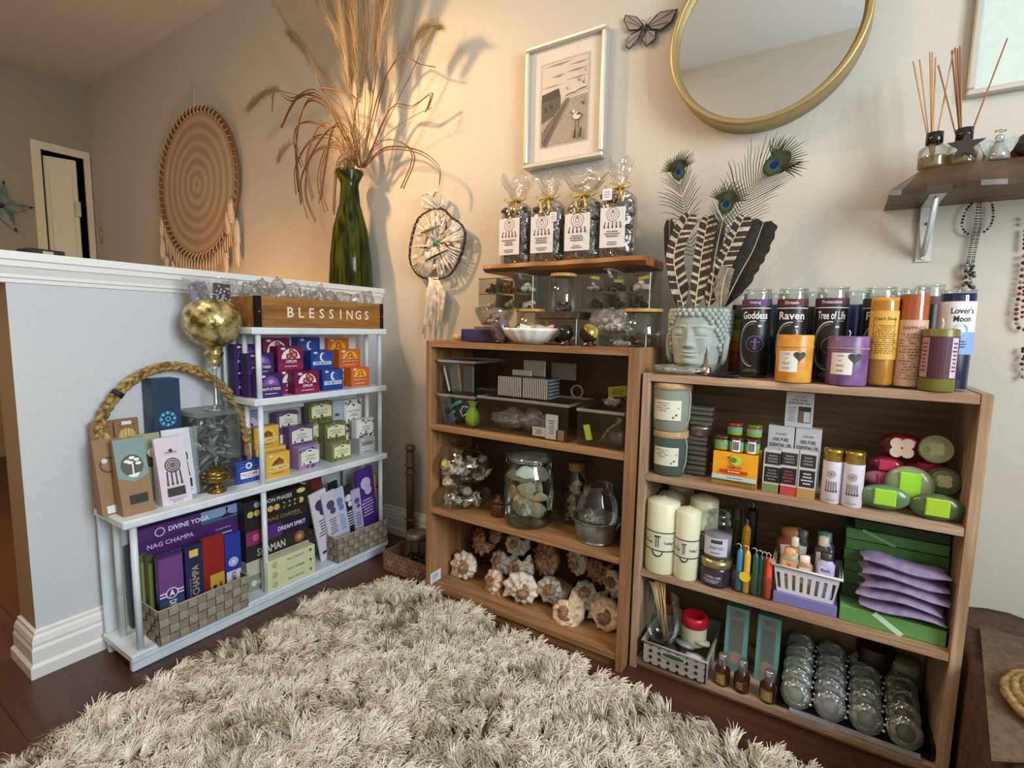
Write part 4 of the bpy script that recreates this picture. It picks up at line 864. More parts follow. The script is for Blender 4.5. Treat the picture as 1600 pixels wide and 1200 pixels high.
standball('brown sphere with a golden face on a dark stand', 907, 934, 506, 541, -.275, C('#2e1d10', .12), 1.05, cap=mottle('#8c6e20', '#e4cf74', 30, .2, .4))
xw0, xw1 = rng(-.27, 786, 872, 515); rw = (xw1-xw0)/2; hw = zy(-.27-rw*.5, 829, 513)-Hb
m = MB(); n = 64; rings = [(.45, 0), (.5, .004), (.62, .12), (.82, .5), (.95, .8), (1.0, 1.0), (.96, .98), (.9, .78), (.76, .5), (.5, .12), (0, .1)]
vs = []
for k, (a, z_) in enumerate(rings):
    for i in range(n):
        t = 2*pi*i/n; s_ = 1+(.09*abs(sin(8*t))*a if k > 0 else 0); vs.append((a*rw*s_*cos(t), a*rw*s_*sin(t)*.75, max(z_, 0)*hw if z_ > .01 else z_))
m.add(vs, [(k*n+i, k*n+(i+1) % n, (k+1)*n+(i+1) % n, (k+1)*n+i) for k in range(len(rings)-1) for i in range(n)], C('#eceae4', .2, var=.01), True)
wbx, wby = (xw0+xw1)/2, -.262
tag(m.build('scalloped_bowl', loc=(wbx, wby, Hb+.0005)), 'white scalloped porcelain bowl of gemstones on the bookcase top', 'bowl')
for lb, kd, dx, dy, R, sx, sz, rt, dz in (('dark blue stone ball in the white scalloped bowl', ('#141c3a', '#2c3c66'), -.035, 0, .022, 1, 1, 0, 0), ('golden pyrite cluster in the white scalloped bowl', ('#7a6228', '#d2b86a'), -.012, .012, .02, 1.2, 1, .3, .004), ('grey-green agate slab in the white scalloped bowl', ('#7c8478', '#b3b8a8'), .018, .016, .026, 1.4, .6, .1, .004), ('pointed orange-pink crystal in the white scalloped bowl', ('#a8573a', '#dba288'), .05, -.002, .016, 1.9, .55, -.5, .003)):
    o = tag(MB().ball((0, 0, 0), R, mottle(kd[0], kd[1], 50, .2), 14, 9, sx, .8, sz, .15 if sx > 1 else 0, len(lb)).build('gemstone', loc=(wbx+dx, wby+dy, Hb+hw*.82+dz), rot=(0, rt, 0)), lb, 'stone')
tag(MB().box(-.017, .017, -.0005, .0005, -.012, .012, C('#eef0f2', .6)).build('price_slip', loc=(wbx+.012, wby-rw*.62, Hb+hw*.95), rot=(.1, .25, 0)), 'white price card on the rim of the scalloped bowl', 'price slip')
bp_ = onZ(Hb, 980, 542); bag('small clear bag holding a dark green stone at the right front of the bookcase top', 1.178, -.265, Hb+.0005, .07, .03, .016, mt=BAG, seed=9)
tag(MB().ball((0, 0, .011), .011, mottle('#1c2b24', '#4c6a5a', 60, .2), 14, 8, 2.2, 1.1, .8).build('gemstone', loc=(1.17, -.265, Hb+.002)), 'dark green stone inside the small clear bag', 'stone')
# ---- four tied bags on the wall shelf
def tied_bag(label, l, r, top, bot, rt, sx=1, seed=0, ribbon_y=0, tuft=1.):
    Y = -.10; xa, xb = rng(Y, l, r, (top+bot)/2); zt_ = zy(Y, (l+r)/2, top); z0 = lz+.0245; w = (xb-xa)/2; h = zt_-z0; x = (xa+xb)/2; d = .034
    g = thing('stone_bag', label, 'gift bag', (x, Y+.005, z0), rt, 'tied bags on the live-edge shelf')
    m = MB(); prof = [(.82, 0), (.97, .04), (1, .3), (.99, .7), (.9, .88), (.55, .97), (.2, 1.0), (.16, 1.04), (.5*tuft, 1.16), (.95*tuft, 1.36)]
    n = 28; vs = []
    for k, (a, z_) in enumerate(prof):
        for i in range(n):
            t = 2*pi*i/n; ca, sa = cos(t), sin(t); q = 1/max(abs(ca)**2.6+abs(sa)**2.6, .2)**(1/2.6); wob = 1+(.05 if k < 7 else .25)*noise.noise(Vector((ca*2, sa*2, z_*5+seed)))
            vs.append((a*w*ca*q*wob, a*d*sa*q*wob if k < 7 else a*d*sa*wob*1.3, z_*h*(1 if k < 8 else 1+.06*sin(5*t))))
    CEL = glass('#f4f2ee', 1, .08, .02, .16, 28)
    m.add(vs, [(k*n+i, k*n+(i+1) % n, (k+1)*n+(i+1) % n, (k+1)*n+i) for k in range(len(prof)-1) for i in range(n)]+[tuple(range(n))[::-1]], CEL, True); m.build('cellophane', g)
    for j in range(26):
        q = random.Random(j+seed*50); zz = q.uniform(.02, .9); xx = q.uniform(-.82, .82)*w; yy = q.choice((-.62, -.55, .3))*d
        s = MB().ball((xx, yy, zz*h), .0115*q.uniform(.8, 1.3), mottle('#2a1d18', '#5a453a' if q.random() < .7 else '#7b6a58', 160, .3), 8, 6, 1.2, .8, .8, .4, j); s.build('stone', g)
    core = MB().box(-w*.78, w*.78, -d*.5, d*.6, .004, h*.88, mottle('#1c1310', '#48362c', 90, .35, bump=.8), .008); core.build('stone_fill', g)
    m = MB(); a = Art(m, lambda u, v, L_: (u, -d*1.02-.002-L_, v)); lw = w*.68
    a.rect(-lw-w*.12, h*.16, lw-w*.12, h*.72, '#dcd8d6'); u0 = -w*.12
    a.ring(u0, h*.62, w*.36, w*.04, '#7d746e', 18); a.ring(u0, h*.62, w*.24, w*.03, '#8f857f', 16); a.ring(u0, h*.62, w*.12, w*.03, '#5e5550', 12); a.disc(u0, h*.66, w*.05, '#2e2826', 6)
    for xx in (-.4, -.2, 0, .2, .4): a.line([(u0+xx*w, h*.52), (u0+xx*w*1.1, h*.46)], w*.05, '#6e2236'); a.disc(u0+xx*w*1.1, h*.445, w*.05, '#5a2030', 6, h*.02)
    a.fine(u0-lw*.7, h*.3, u0+lw*.7, h*.4, 3, '#5c5250', seed); a.fine(u0-lw*.5, h*.19, u0+lw*.5, h*.25, 2, '#7a6660', seed+1); m.build('label', g)
    RB = C('#c9a94a', .28, .35); m = MB(); zk = 1.02*h; yk = -.012
    m.tube([(-w*.22, 0, zk), (0, yk, zk), (w*.22, 0, zk), (0, .012, zk)], .004, RB, 8, close=True)
    for s_ in (-1, 1):
        m.tube([(0, yk, zk), (s_*w*.4, yk-.004, zk+.012), (s_*w*.75, yk-.002, zk+.004), (s_*w*.5, yk-.004, zk-.006), (0, yk-.002, zk)], .005, RB, 6, flat=.25)
        m.tube([(0, yk-.002, zk), (s_*w*.25, -d*1.0, zk-.02), (s_*w*.2+w*.1, -d*1.1, zk-.048)], .0048, RB, 6, flat=.2)
    m.build('ribbon', g)
    return g, w, d, h
for i, sp in enumerate((('tied bag of stones with dreamcatcher label, leftmost on the live-edge shelf', 784, 830, 316, 411, 0, 1), ('tied bag of stones with dreamcatcher label, second from the left', 832, 882, 312, 408, .05, .8), ('tied bag of stones with tall clear tuft, third from the left', 884, 940, 308, 405, .05, 1.3), ('widest tied bag of stones with a small white sticker at its top, rightmost', 938, 993, 296, 404, .1, .75))):
    g, w_, d_, h_ = tied_bag(sp[0], *sp[1:5], sp[5], seed=i, tuft=sp[6])
    if i in (1, 3): m = MB(); a = Art(m, lambda u, v, L_: (u, -d_*1.02-.004-L_, v)); a.rect(*((w_*.35, h_*.62, w_*.75, h_*.76) if i == 1 else (-w_*.72, h_*.82, -w_*.2, h_*.98)), '#e6dfe2'); a.fine(*((w_*.4, h_*.64, w_*.7, h_*.74) if i == 1 else (-w_*.66, h_*.85, -w_*.26, h_*.95)), 3, '#9a8a90', 3); m.build('price_sticker', g)
# ---- upper shelf: acrylic bins
def binbox(label, l, r, top, bot, Y, z0, zt=None, D=.17, name='acrylic_bin', lidlip=True):
    xa, xb = rng(Y, l, r, (top+bot)/2); zt = zt or zy(Y, (l+r)/2, top); h = zt-z0; w = (xb-xa)/2
    g = thing(name, label, 'bin', ((xa+xb)/2, Y, z0)); t = .0016; m = MB()
    m.box(-w, w, 0, D, 0, t, ACR); m.box(-w, w, 0, t, t, h, ACR); m.box(-w, w, D-t, D, t, h, ACR); m.box(-w, -w+t, t, D-t, t, h, ACR); m.box(w-t, w, t, D-t, t, h, ACR); m.build('shell', g)
    RM = glass('#d8dad8', 1, .06, .12, .3); m = MB()
    m.box(-w-.003, w+.003, -.004, 0, h-.008, h, RM, .001); m.box(-w-.003, w+.003, D, D+.003, h-.008, h, RM, .001); m.box(-w-.003, -w, 0, D, h-.008, h, RM, .001); m.box(w, w+.003, 0, D, h-.008, h, RM, .001); m.build('rim', g)
    return g, xa, xb, h
Yb = -.305
z1_ = zy(Yb, 715, 617); g1, xa, xb, h = binbox('clear acrylic bin with teal and violet items and a lime pouch, lower left', 685, 741, 617, 668, Yb, S11+.0005)
rr = random.Random(4)
for i in range(14):
    cc = ['#3f7c96', '#5a4890', '#2f5f80', '#7a4f9c', '#50a0b0', '#38264e'][i % 6]; p = (rr.uniform(xa+.02, xa+(xb-xa)*.6), rr.uniform(Yb+.02, Yb+.1), S11+.012+i*.0055)
    tag(MB().tube([(-.016, 0, -.009), (0, .004, .003), (.017, 0, .010)], .006, C(cc, .4), 8, flat=.6).build('bead_pouch', loc=p, rot=rr.uniform(-.5, .5)), 'small teal or violet pouch jumbled in the lower left acrylic bin', 'pouch', 'jumbled pouches in the lower left bin')
lp = thing('organza_pouch', 'lime green sheer pouch with white drawstring in the lower left bin', 'pouch', (xb-.028, Yb+.03, S11+.003))
MB().lathe([(.002, 0), (.02, .002), (.026, .02), (.024, .04), (.014, .055), (.010, .062), (.018, .078)], C('#9cc437', .35, sub=.2), 20, sy=.8, caps=False).build('pouch', lp)
MB().tube([(-.010, -.01, .06), (-.03, -.014, .062), (-.036, -.016, .045), (-.026, -.018, .03), (-.012, -.018, .04)], .0014, C('#e6f2e0', .5), 6).build('drawstring', lp)
g2, xa2, xb2, h2 = binbox('clear acrylic bin with wrapped items, upper left', 685, 741, 564, 612, Yb, S11+.0005+h+.001, zy(Yb, 715, 563))
for i, (lb, cc, dx, rx, ry) in enumerate((('white card leaning in the upper left bin', '#d9d4ca', .022, 0, -.3), ('brown-grey packet in the upper left bin', '#6d675c', .045, 0, -.15), ('dark rimmed grey packet in the upper left bin', '#56605f', .085, 0, 0))):
    tag(MB().box(-.02 if i else -.004, .02 if i else .004, -.004, .004, 0, h2*.8, C(cc, .35), .003).build('packet', loc=(xa2+dx, Yb+.03+i*.01, S11+h+.004), rot=(0, ry, 0)), lb, 'packet')
g3, xa3, xb3, h3 = binbox('long clear acrylic bin of bagged items in the middle of the upper shelf', 747, 888, 625, 680, Yb+.003, S11+.0005)
bag('crumpled clear bag with dark stones at the left of the long bin', xa3+.075, Yb+.07, S11+.003, .13, .08, .055, mt=BAG2, seed=2)
bag('crumpled clear bag with dark stones in the middle of the long bin', xa3+.165, Yb+.07, S11+.003, .1, .08, .06, mt=BAG2, seed=3)
stones('brown', 'dark brown stone in the bags of the long bin', 'stones in the long bin', (xa3+.03, xa3+.22, Yb+.05, Yb+.09), S11+.004, .013, 9, 55, .5)
for lb, l, r, t, b, cc in (('white upright price label in the long bin', 853, 872, 647, 685, '#e2dfe2'), ('small white card low in the long bin', 832, 852, 666, 680, '#dedad2'), ('tan round tag at the right of the long bin', 869, 881, 672, 688, '#b58c68')):
    xa4, xb4 = rng(Yb+.01, l, r, t); za = zy(Yb+.01, l, b); zt4 = zy(Yb+.01, l, t); za = max(za, S11+.003)
    o = tag(MB().box(-(xb4-xa4)/2, (xb4-xa4)/2, 0, .001, 0, zt4-za, C(cc, .6)).build('card', loc=((xa4+xb4)/2, Yb+.01, za)), lb, 'card'); a = MB(); Art(a, face(0, 0, 0, '-y')).fine(-(xb4-xa4)*.3, (zt4-za)*.2, (xb4-xa4)*.3, (zt4-za)*.8, 6, '#6d7086', 4); a.build('printing', o)
g4, xa5, xb5, h5 = binbox('clear acrylic bin with dried stems at the right of the upper shelf', 902, 974, 641, 700, Yb+.003, S11+.0005)
st = MB()
for i in range(9): st.tube([(xa5+.055+i*.002, Yb+.03+i*.004, S11+.01), (xa5+.075+i*.003, Yb+.035+i*.004, S11+.045), (xb5-.018-i*.003, Yb+.04+i*.004, S11+.075)], .0035, mottle('#7c733e', '#a59a5c', 80, .7), 6)
tag(st.build('herb_bunch'), 'bunch of olive dried stems in the right acrylic bin', 'dried stems')
o = tag(MB().box(-.009, .009, 0, .001, 0, .042, C('#c9d63a', .6)).build('price_slip', loc=(xa5+.032, Yb+.012, S11+.016), rot=(0, -.25, 0)), 'yellow-green price slip in the right acrylic bin', 'price slip')
bag('small dark bag at the right bottom of the right acrylic bin', xb5-.035, Yb+.05, S11+.003, .05, .05, .04, mt=BAG2, seed=8)
# faceted crystal holders on the long bin
zc_ = S11+.0005+h3+.001
for k, (l, r, lb) in enumerate(((778, 815, 'sparkly ribbed silver candle box, left one on the long bin'), (817, 856, 'sparkly ribbed silver candle box, right one on the long bin'))):
    xa6, xb6 = rng(-.27, l, r, 605); zt6 = zy(-.27, (l+r)/2, 588+k*3); g = thing('ribbed_box', lb, 'box', ((xa6+xb6)/2, -.27, zc_), 0, 'ribbed silver boxes'); w6 = (xb6-xa6)/2; h6 = zt6-zc_
    MB().box(-w6, w6, 0, .07, 0, h6, C('#4a443e', .25, .4)).build('body', g); m = MB(); nn = 14
    for i in range(nn): x = -w6+2*w6*(i+.5)/nn; m.box(x-w6/nn*.55, x+w6/nn*.55, -.003, 0, .001, h6-.001, C('#c8beb2', .15, .5), .001)
    for j in range(6): z_ = h6*(j+.5)/6; m.box(w6, w6+.003, .003, .067, z_-h6/20, z_+h6/20, C('#8d9ca4', .15, .5))
    m.build('ribs', g)
for lb, l, r, t, b, Y, cc in (('greyish white folded packet on top of the left ribbed box', 818, 852, 562, 590, -.23, '#8f887e'), ('grey white-topped packet behind the right ribbed box', 861, 900, 566, 592, -.2, '#6d665e'), ('slanted white card behind the ribbed boxes', 800, 830, 577, 590, -.245, '#a49c92')):
    xa6, xb6 = rng(Y, l, r, t); za = max(zc_+(.001 if Y > -.21 else h6+.001), zy(Y, l, b)); zt6 = zy(Y, l, t)
    tag(MB().box(-(xb6-xa6)/2, (xb6-xa6)/2, 0, .006, 0, zt6-za, C(cc, .5), .002).build('packet', loc=((xa6+xb6)/2, Y, za)), lb, 'packet')
m = MB(); m.tube([(.018*cos(t*.4), 0, .018*sin(t*.4)) for t in range(16)], .0028, C('#8d8680', .3), 8, close=True); tag(m.build('ring_charm', loc=(onY(-.2, 902, 597).x, -.2, zc_+.024)), 'pale grey ring standing on the long bin behind the ribbed boxes', 'ring')
# clear dish with yellow note on the right bin
zd = S11+.0005+h5+.001; bowl('small glass dish of stones on the right acrylic bin', 1.163, -.25, zd, .042, .03, JAR)
stones('rose', 'pale stone in the small glass dish', 'stones in the glass dish', (1.135, 1.19, -.265, -.235), zd+.004, .009, 5, 61)
yn = tag(MB().box(-.026, .026, 0, .0006, 0, .03, C('#b9bb2e', .7)).build('paper_note', loc=(1.165, -.225, zd+.028), rot=(-.3, -.15, .1)), 'yellow paper note standing in the small glass dish', 'note'); a = MB(); Art(a, face(0, 0, 0, '-y')).fine(-.018, .006, .018, .024, 3, '#4a4a1c', 9); a.build('writing', yn)
# ---- middle shelf
def clam(m1, m2, seed=0, ribs=26, fan=1.):
    mb = MB(); nt_, nr = 40, 8; vs = [(0, 0, 0)]
    for i in range(1, nr+1):
        for j in range(nt_+1):
            t = -1.35+2.7*j/nt_; r = i/nr; rr_ = r*(1-.1*abs(t)); z = .34*sin(r*pi*.5)*(1-r*.15)*(1-(t/1.6)**2)+.012*cos(ribs*t)*r
            vs.append((rr_*sin(t)*fan, rr_*cos(t)-.4, z*1.5))
    vs[0] = (0, -.4, .02); n1 = nt_+1
    fs = [(0, 1+j+1, 1+j) for j in range(nt_)]+[(1+(i)*n1+j, 1+i*n1+j+1, 1+(i+1)*n1+j+1, 1+(i+1)*n1+j) for i in range(nr-1) for j in range(nt_)]
    mb.add(vs, fs, m1, True); vs2 = [(a, b, c-.05) for a, b, c in vs]; mb.add(vs2, [f[::-1] for f in fs], m2, True)
    o = mb.build('t'); d = o.data; bpy.data.objects.remove(o); return d
def whelk(m1, m2, m3, knobs=9, kn=.3, turns=4.0, spire=.5, body=1.05):
    """spiral sea-snail shell: apex at the top, ribbed shoulder, tapering body"""
    mb = MB(); per = 54; K = int(turns*per); n = 20; vs = []; g0 = 1.95; mt = []
    for i in range(K+1):
        th = 2*pi*i/per; g = g0**((i-K)/per); kk = (.5+.5*cos(knobs*th))**1.6
        # profile of one whorl from suture (inner top) over the shoulder down to the base
        top = -spire*g; Ro = .95*g
        prof = [(.36, .02), (.46, .0+.03*kk*1.2), (.58, -.02+.06*kk), (.72, -.06+.09*kk), (.86, -.12+.11*kk), (.96+.12*kk*kn*2.2, -.2+.13*kk), (1.02+.16*kk*kn*2.2, -.30+.06*kk), (1.0+.05*kk, -.42), (.985, -.55), (.94, -.8), (.85, -1.1*body/1.6), (.70, -1.4*body/1.6), (.5, -1.75*body/1.6), (.3, -2.1*body/1.6), (.16, -2.4*body/1.6), (.05, -2.5*body/1.6), (.02, -1.6), (.05, -.9), (.15, -.4), (.26, -.1)]
        for (r, z) in prof: vs.append((Ro*r*cos(th), Ro*r*sin(th), top+g*z))
    fs = []; ids = []
    for i in range(K):
        for j in range(n):
            fs.append((i*n+j, (i+1)*n+j, (i+1)*n+(j+1) % n, i*n+(j+1) % n)); ids.append(1 if (i < K-per*1.35) else (1 if j < 1 else 0))
    mb.add(vs, [f for f, k in zip(fs, ids) if not k], m1, True); mb.add(vs, [f for f, k in zip(fs, ids) if k], m3, True)
    e = K*n; mb.add([vs[e+j] for j in range(n)], [tuple(range(n))], m2)
    o = mb.build('t'); d = o.data; bpy.data.objects.remove(o); return d
def shell_mat(c1, c2, c3, name):
    m, nt, b = newmat(name); N, L = nt.nodes, nt.links; tc = N.new('ShaderNodeTexCoord'); no = N.new('ShaderNodeTexNoise'); no.inputs['Scale'].default_value = 3.2; no.inputs['Detail'].default_value = 6; no.inputs['Distortion'].default_value = 1.2
    L.new(tc.outputs['Object'], no.inputs['Vector']); rp = N.new('ShaderNodeValToRGB'); e = rp.color_ramp.elements; e[0].position = .3; e[0].color = (*hx(c3), 1); e[1].position = .56; e[1].color = (*hx(c1), 1); x = e.new(.43); x.color = (*hx(c2), 1)
    L.new(no.outputs['Fac'], rp.inputs[0]); L.new(rp.outputs[0], b.inputs['Base Color']); b.inputs['Roughness'].default_value = .5
    bp = N.new('ShaderNodeBump'); bp.inputs['Strength'].default_value = .12; bp.inputs['Distance'].default_value = .03; L.new(no.outputs['Fac'], bp.inputs['Height']); L.new(bp.outputs[0], b.inputs['Normal']); return m
SC, SP, SD, SG = shell_mat('#e6ddd0', '#d6c6b2', '#8a6a50', 'shell_cream'), shell_mat('#e9dcc8', '#dfbf98', '#a87848', 'shell_peach'), shell_mat('#a9825f', '#86603f', '#553520', 'shell_brown'), shell_mat('#c9c2b8', '#a89e92', '#7a6a5c', 'shell_grey')
INN = C('#b58a6c', .4); TANW = mottle('#6d4a30', '#b3906c', 5, .6, lo=.35, hi=.65, bump=.2)
WK = [whelk(SC, INN, TANW, 10, .5), whelk(SP, INN, TANW, 8, .15), whelk(SD, INN, TANW, 11, .7), whelk(SG, INN, TANW, 9, .35)]
specs = [(741, 841, 19, 2, -.16, 'brown knobbly whelk shell at the back left under the middle shelf'), (766, 838, 14, 2, -.13, 'small dark brown whelk shell at the back behind the left one'), (719, 890, 28, 0, -.26, 'large cream whelk shell with dark spire at the front left'), (760, 915, 23, 1, -.275, 'smooth peach whelk shell at the front, second from the left'),
         (774, 876, 21, 3, -.21, 'grey-pink whelk shell behind the smooth peach one'), (801, 852, 19, 3, -.15, 'shadowed whelk shell at the back centre'), (803, 889, 20, 0, -.22, 'pale ridged whelk shell left of the brown spiky one'), (838, 879, 26, 2, -.205, 'brown spiky whelk shell standing out in the middle of the heap'),
         (813, 936, 27, 0, -.285, 'cream whelk shell with orange edge in the front middle'), (859, 926, 25, 3, -.255, 'grey whelk shell with rounded back in the middle'), (890, 884, 21, 3, -.18, 'tan-grey whelk shell at the back right of centre'), (927, 890, 20, 2, -.17, 'brown whelk shell at the back right'),
         (912, 927, 25, 3, -.235, 'tan whelk shell lying behind the right front pair'), (950, 913, 23, 0, -.2, 'cream whelk shell against the right side panel'), (879, 962, 27, 1, -.292, 'cream and orange whelk shell at the front right of centre'), (937, 973, 28, 1, -.262, 'large orange-brown whelk shell at the front right')]
rr = random.Random(9)
for x, y, rp_, kd, Y, lb in specs:
    Y = min(Y, -.19)
    p = onY(Y, x, y); R = rp_*mpp(p)*1.0; R = min(R, .052)
    o = bpy.data.objects.new('whelk_shell', WK[kd]); col.objects.link(o); s_ = R/.78; o.scale = (s_,)*3
    zc2 = max(p.z, S13+R*.88); xx = min(max(p.x, B1['x0']+.018+R*.92), B1['x1']-.018-R*.92)
    o.location = (xx, Y, zc2); o.rotation_euler = (pi/2+rr.uniform(-.35, .25), rr.uniform(-.35, .35), 0); o.rotation_euler = (Matrix.Rotation(rr.uniform(-.4, .4), 3, 'Z') @ Matrix.Rotation(pi/2-rr.uniform(0, .45), 3, 'X') @ Matrix.Rotation(rr.uniform(0, 6), 3, 'Z')).to_euler()
    tag(o, lb, 'shell', 'whelk shells on the bottom shelf')
CLM = [clam(C('#e8e0d4', .4), C('#f0e8e0', .3)), clam(C('#d9b08a', .45), C('#e8cdb2', .3)), clam(C('#b7a48c', .45), C('#d8cfc2', .3))]
def shells(label, group, x, y, z, R, h, n, seed, size, kinds='cw'):
    q = random.Random(seed)
    for i in range(n):
        a = q.uniform(0, 2*pi); rd = R*sqrt(q.random())*.75; k = q.choice(kinds); o = bpy.data.objects.new('seashell', q.choice(CLM) if k == 'c' else WK[q.choice((0, 1, 3))]); col.objects.link(o)
        s_ = size*q.uniform(.75, 1.2)*(1 if k == 'c' else .8); o.scale = (s_,)*3; zz = z+size*.45+(h-size*.9)*((i+.5)/n)
        o.location = (x+rd*cos(a), y+rd*sin(a)-R*.12, zz); o.rotation_euler = (q.uniform(.6, 1.7), q.uniform(-.5, .5), q.uniform(-.6, .6)); tag(o, label, 'shell', group)
def globe(label, l, r, zb_, ztop, Y, name='glass_bowl', neck=.62, cat='bowl', mt=None):
    xa, xb = rng(Y, l, r, (proj((0.7, Y, (zb_+ztop)/2))[1])); R = (xb-xa)/2; x = (xa+xb)/2; h = ztop-zb_; zc2 = h*.47
    prof = [(0, .001), (R*.5, 0)]+[(R*cos(R_(q)), zc2+min(zc2, h*.5)*sin(R_(q))*1.0) for q in range(-58, 50, 9)]+[(R*neck, h*.93), (R*neck*.98, h*.95)]
    return tag(MB().lathe(prof, mt or JAR, 36, caps=False).build(name, loc=(x, Y, zb_)), label, cat), x, R, h
zA, zB_ = S12+.0005, zy(-.24, 722, 750)
gl, gx1, gr, gh = globe('round glass bowl of small grey shells, lower of the left pair', 688, 760, zA, zB_, -.24, neck=.6)
shells('small grey snail shell in the lower glass bowl', 'shells in the lower glass bowl', gx1, -.24, zA, gr*1.0, gh*.66, 30, 3, .020, 'wwc')
gl, gx2, gr, gh = globe('round glass bowl of brown knobbly shells, upper of the left pair', 688, 758, zB_+.001, zy(-.24, 722, 693), -.24, neck=.62)
shells('brown and white knobbly shell in the upper glass bowl', 'shells in the upper glass bowl', gx2, -.24, zB_, gr*.95, gh*.78, 16, 5, .030, 'ww')
m = MB(); a = Art(m, roundf(gr*1.0, 0)); a.disc(0, 0, .0085, '#e6de2a', 18); m.build('price_sticker', gl, (0, 0, gh*.62))
tag(MB().lathe([(0, .001), (.05, 0), (.062, .02), (.064, .055), (.062, .055), (.06, .02), (0, .003)], JAR, 30, caps=False).build('glass_dish', loc=(.80, -.16, S12+.0005)), 'empty low glass dish behind the brown ridged jar', 'dish')
bj = thing('ridged_jar', 'small brown ridged glass jar with a dark lid', 'jar', (.797, -.25, S12+.0005)); q = .026
MB().lathe([(q*.9, 0), (q, .004)]+[(q*(1+.05*(i % 2)), .006+.0035*i) for i in range(9)]+[(q*.9, .04)], C('#5a2c16', .15), 24).build('body', bj); MB().lathe([(q*.95, .0405), (q*1.0, .044), (q*.95, .052), (q*.4, .056), (q*.45, .066), (0, .068)], C('#3a1e12', .3), 24).build('lid', bj)
# big clip-top jar
xa, xb = rng(-.245, 793, 861, 780); R = (xb-xa)/2; jx = (xa+xb)/2; jh = zy(-.245, 827, 706)-S12
cj = thing('clip_top_jar', 'large clip-top glass jar packed with clam and cockle shells', 'jar', (jx, -.245, S12+.0005))
MB().lathe([(0, .001), (R*.85, 0), (R, .012), (R, jh*.66), (R*.93, jh*.76), (R*.74, jh*.84), (R*.76, jh*.9)], glass('#e4efec', 1, .02, 0, .06), 36, caps=False).build('glass_body', cj)
MB().lathe([(R*.78, jh*.905), (R*.84, jh*.915), (R*.84, jh*.94), (R*.7, jh*.955), (R*.66, jh*.99), (0, jh)], glass('#dfeae8', 1, .02, .1, .2), 36, caps=False).build('lid', cj)
WR = C('#9a9c9c', .25, .9); m = MB(); m.lathe([(R*.86, jh*.9), (R*.875, jh*.905), (R*.86, jh*.91)], WR, 30, caps=False)
for s_ in (-1, 1): m.tube([(s_*R*.86, 0, jh*.95), (s_*R*1.0, -.006, jh*.93), (s_*R*1.02, -.008, jh*.82), (s_*R*.92, -.006, jh*.78), (s_*R*.88, 0, jh*.88)], .0016, WR, 6, close=True)
m.tube([(R*.9, -.012, jh*.9), (R*1.04, -.02, jh*.8), (R*1.1, -.024, jh*.66), (R*1.06, -.012, jh*.68), (R*.95, -.004, jh*.85)], .0016, WR, 6); m.build('wire_clip', cj)
shells('pale clam or cockle shell packed in the clip-top jar', 'shells in the clip-top jar', jx, -.245, S12+.004, R*.75, jh*.82, 24, 8, .037, 'cccw')
# corked bottle
xa, xb = rng(-.16, 883, 917, 770); R = (xb-xa)/2; bh = zy(-.16, 900, 722)-S12
cb = thing('corked_bottle', 'corked glass bottle of grey shells behind the galvanised tub', 'bottle', ((xa+xb)/2, -.16, S12+.0005))
MB().lathe([(0, .001), (R*.95, 0), (R, .01), (R, bh*.7), (R*.6, bh*.82), (R*.62, bh*.88)], JAR, 28, caps=False).build('glass_body', cb); MB().lathe([(R*.6, bh*.86), (R*.68, bh*.87), (R*.7, bh*.99), (0, bh)], mottle('#8a6a48', '#b08a60', 120, .8), 20, caps=False).build('cork', cb)
shells('small grey shell in the corked bottle', 'shells in the corked bottle', (xa+xb)/2, -.16, S12+.002, R*.75, bh*.72, 20, 14, .018, 'cw')
# galvanised tub with fish bowl
xa, xb = rng(-.25, 893, 970, 830); R = min((xb-xa)/2, .066); tx = min((xa+xb)/2, B1['x1']-.02-R-.002); th_ = zy(-.25-R, 930, 824)-S12
tb = thing('metal_tub', 'small oval galvanised metal tub with handles', 'tub', (tx, -.245, S12+.0005)); ZN = mottle('#6d7272', '#a4a9a8', 30, .4, .8, lo=.35, hi=.7, bump=.1)
MB().lathe([(0, .001), (R*.78, 0), (R*.82, .004)]+[(R*(.82+.16*i/8)+(.001 if i in (3, 4) else 0), .004+(th_-.006)*i/8) for i in range(9)]+[(R*1.02, th_-.002), (R*1.02, th_), (R*.97, th_), (R*.8, .006), (0, .004)], ZN, 36, caps=False).build('body', tb)
m = MB()
for s_ in (-1, 1): m.tube([(s_*R*.96, -.016, th_*.72), (s_*R*1.08, -.014, th_*.95), (s_*R*1.1, .0, th_*1.02), (s_*R*1.08, .014, th_*.95), (s_*R*.96, .016, th_*.72)], .002, ZN, 6)
m.build('handle', tb)
fb, fx, fr, fh = globe('clear round fish bowl sitting in the galvanised tub', 893, 972, S12+.012, zy(-.245, 935, 752), -.245, neck=.72)
fb.location.x = tx; fb.scale = (R*.93/fr, R*.93/fr, 1)
bag('clear bag of small shells inside the fish bowl', tx-.005, -.25, S12+th_*.6, R*1.4, R*1.2, .045, mt=BAG2, seed=12)
stones('white', 'pale shell bit in the bag inside the fish bowl', 'bits in the fish bowl', (tx-.035, tx+.035, -.27, -.235), S12+th_*.75, .009, 6, 71, .6)
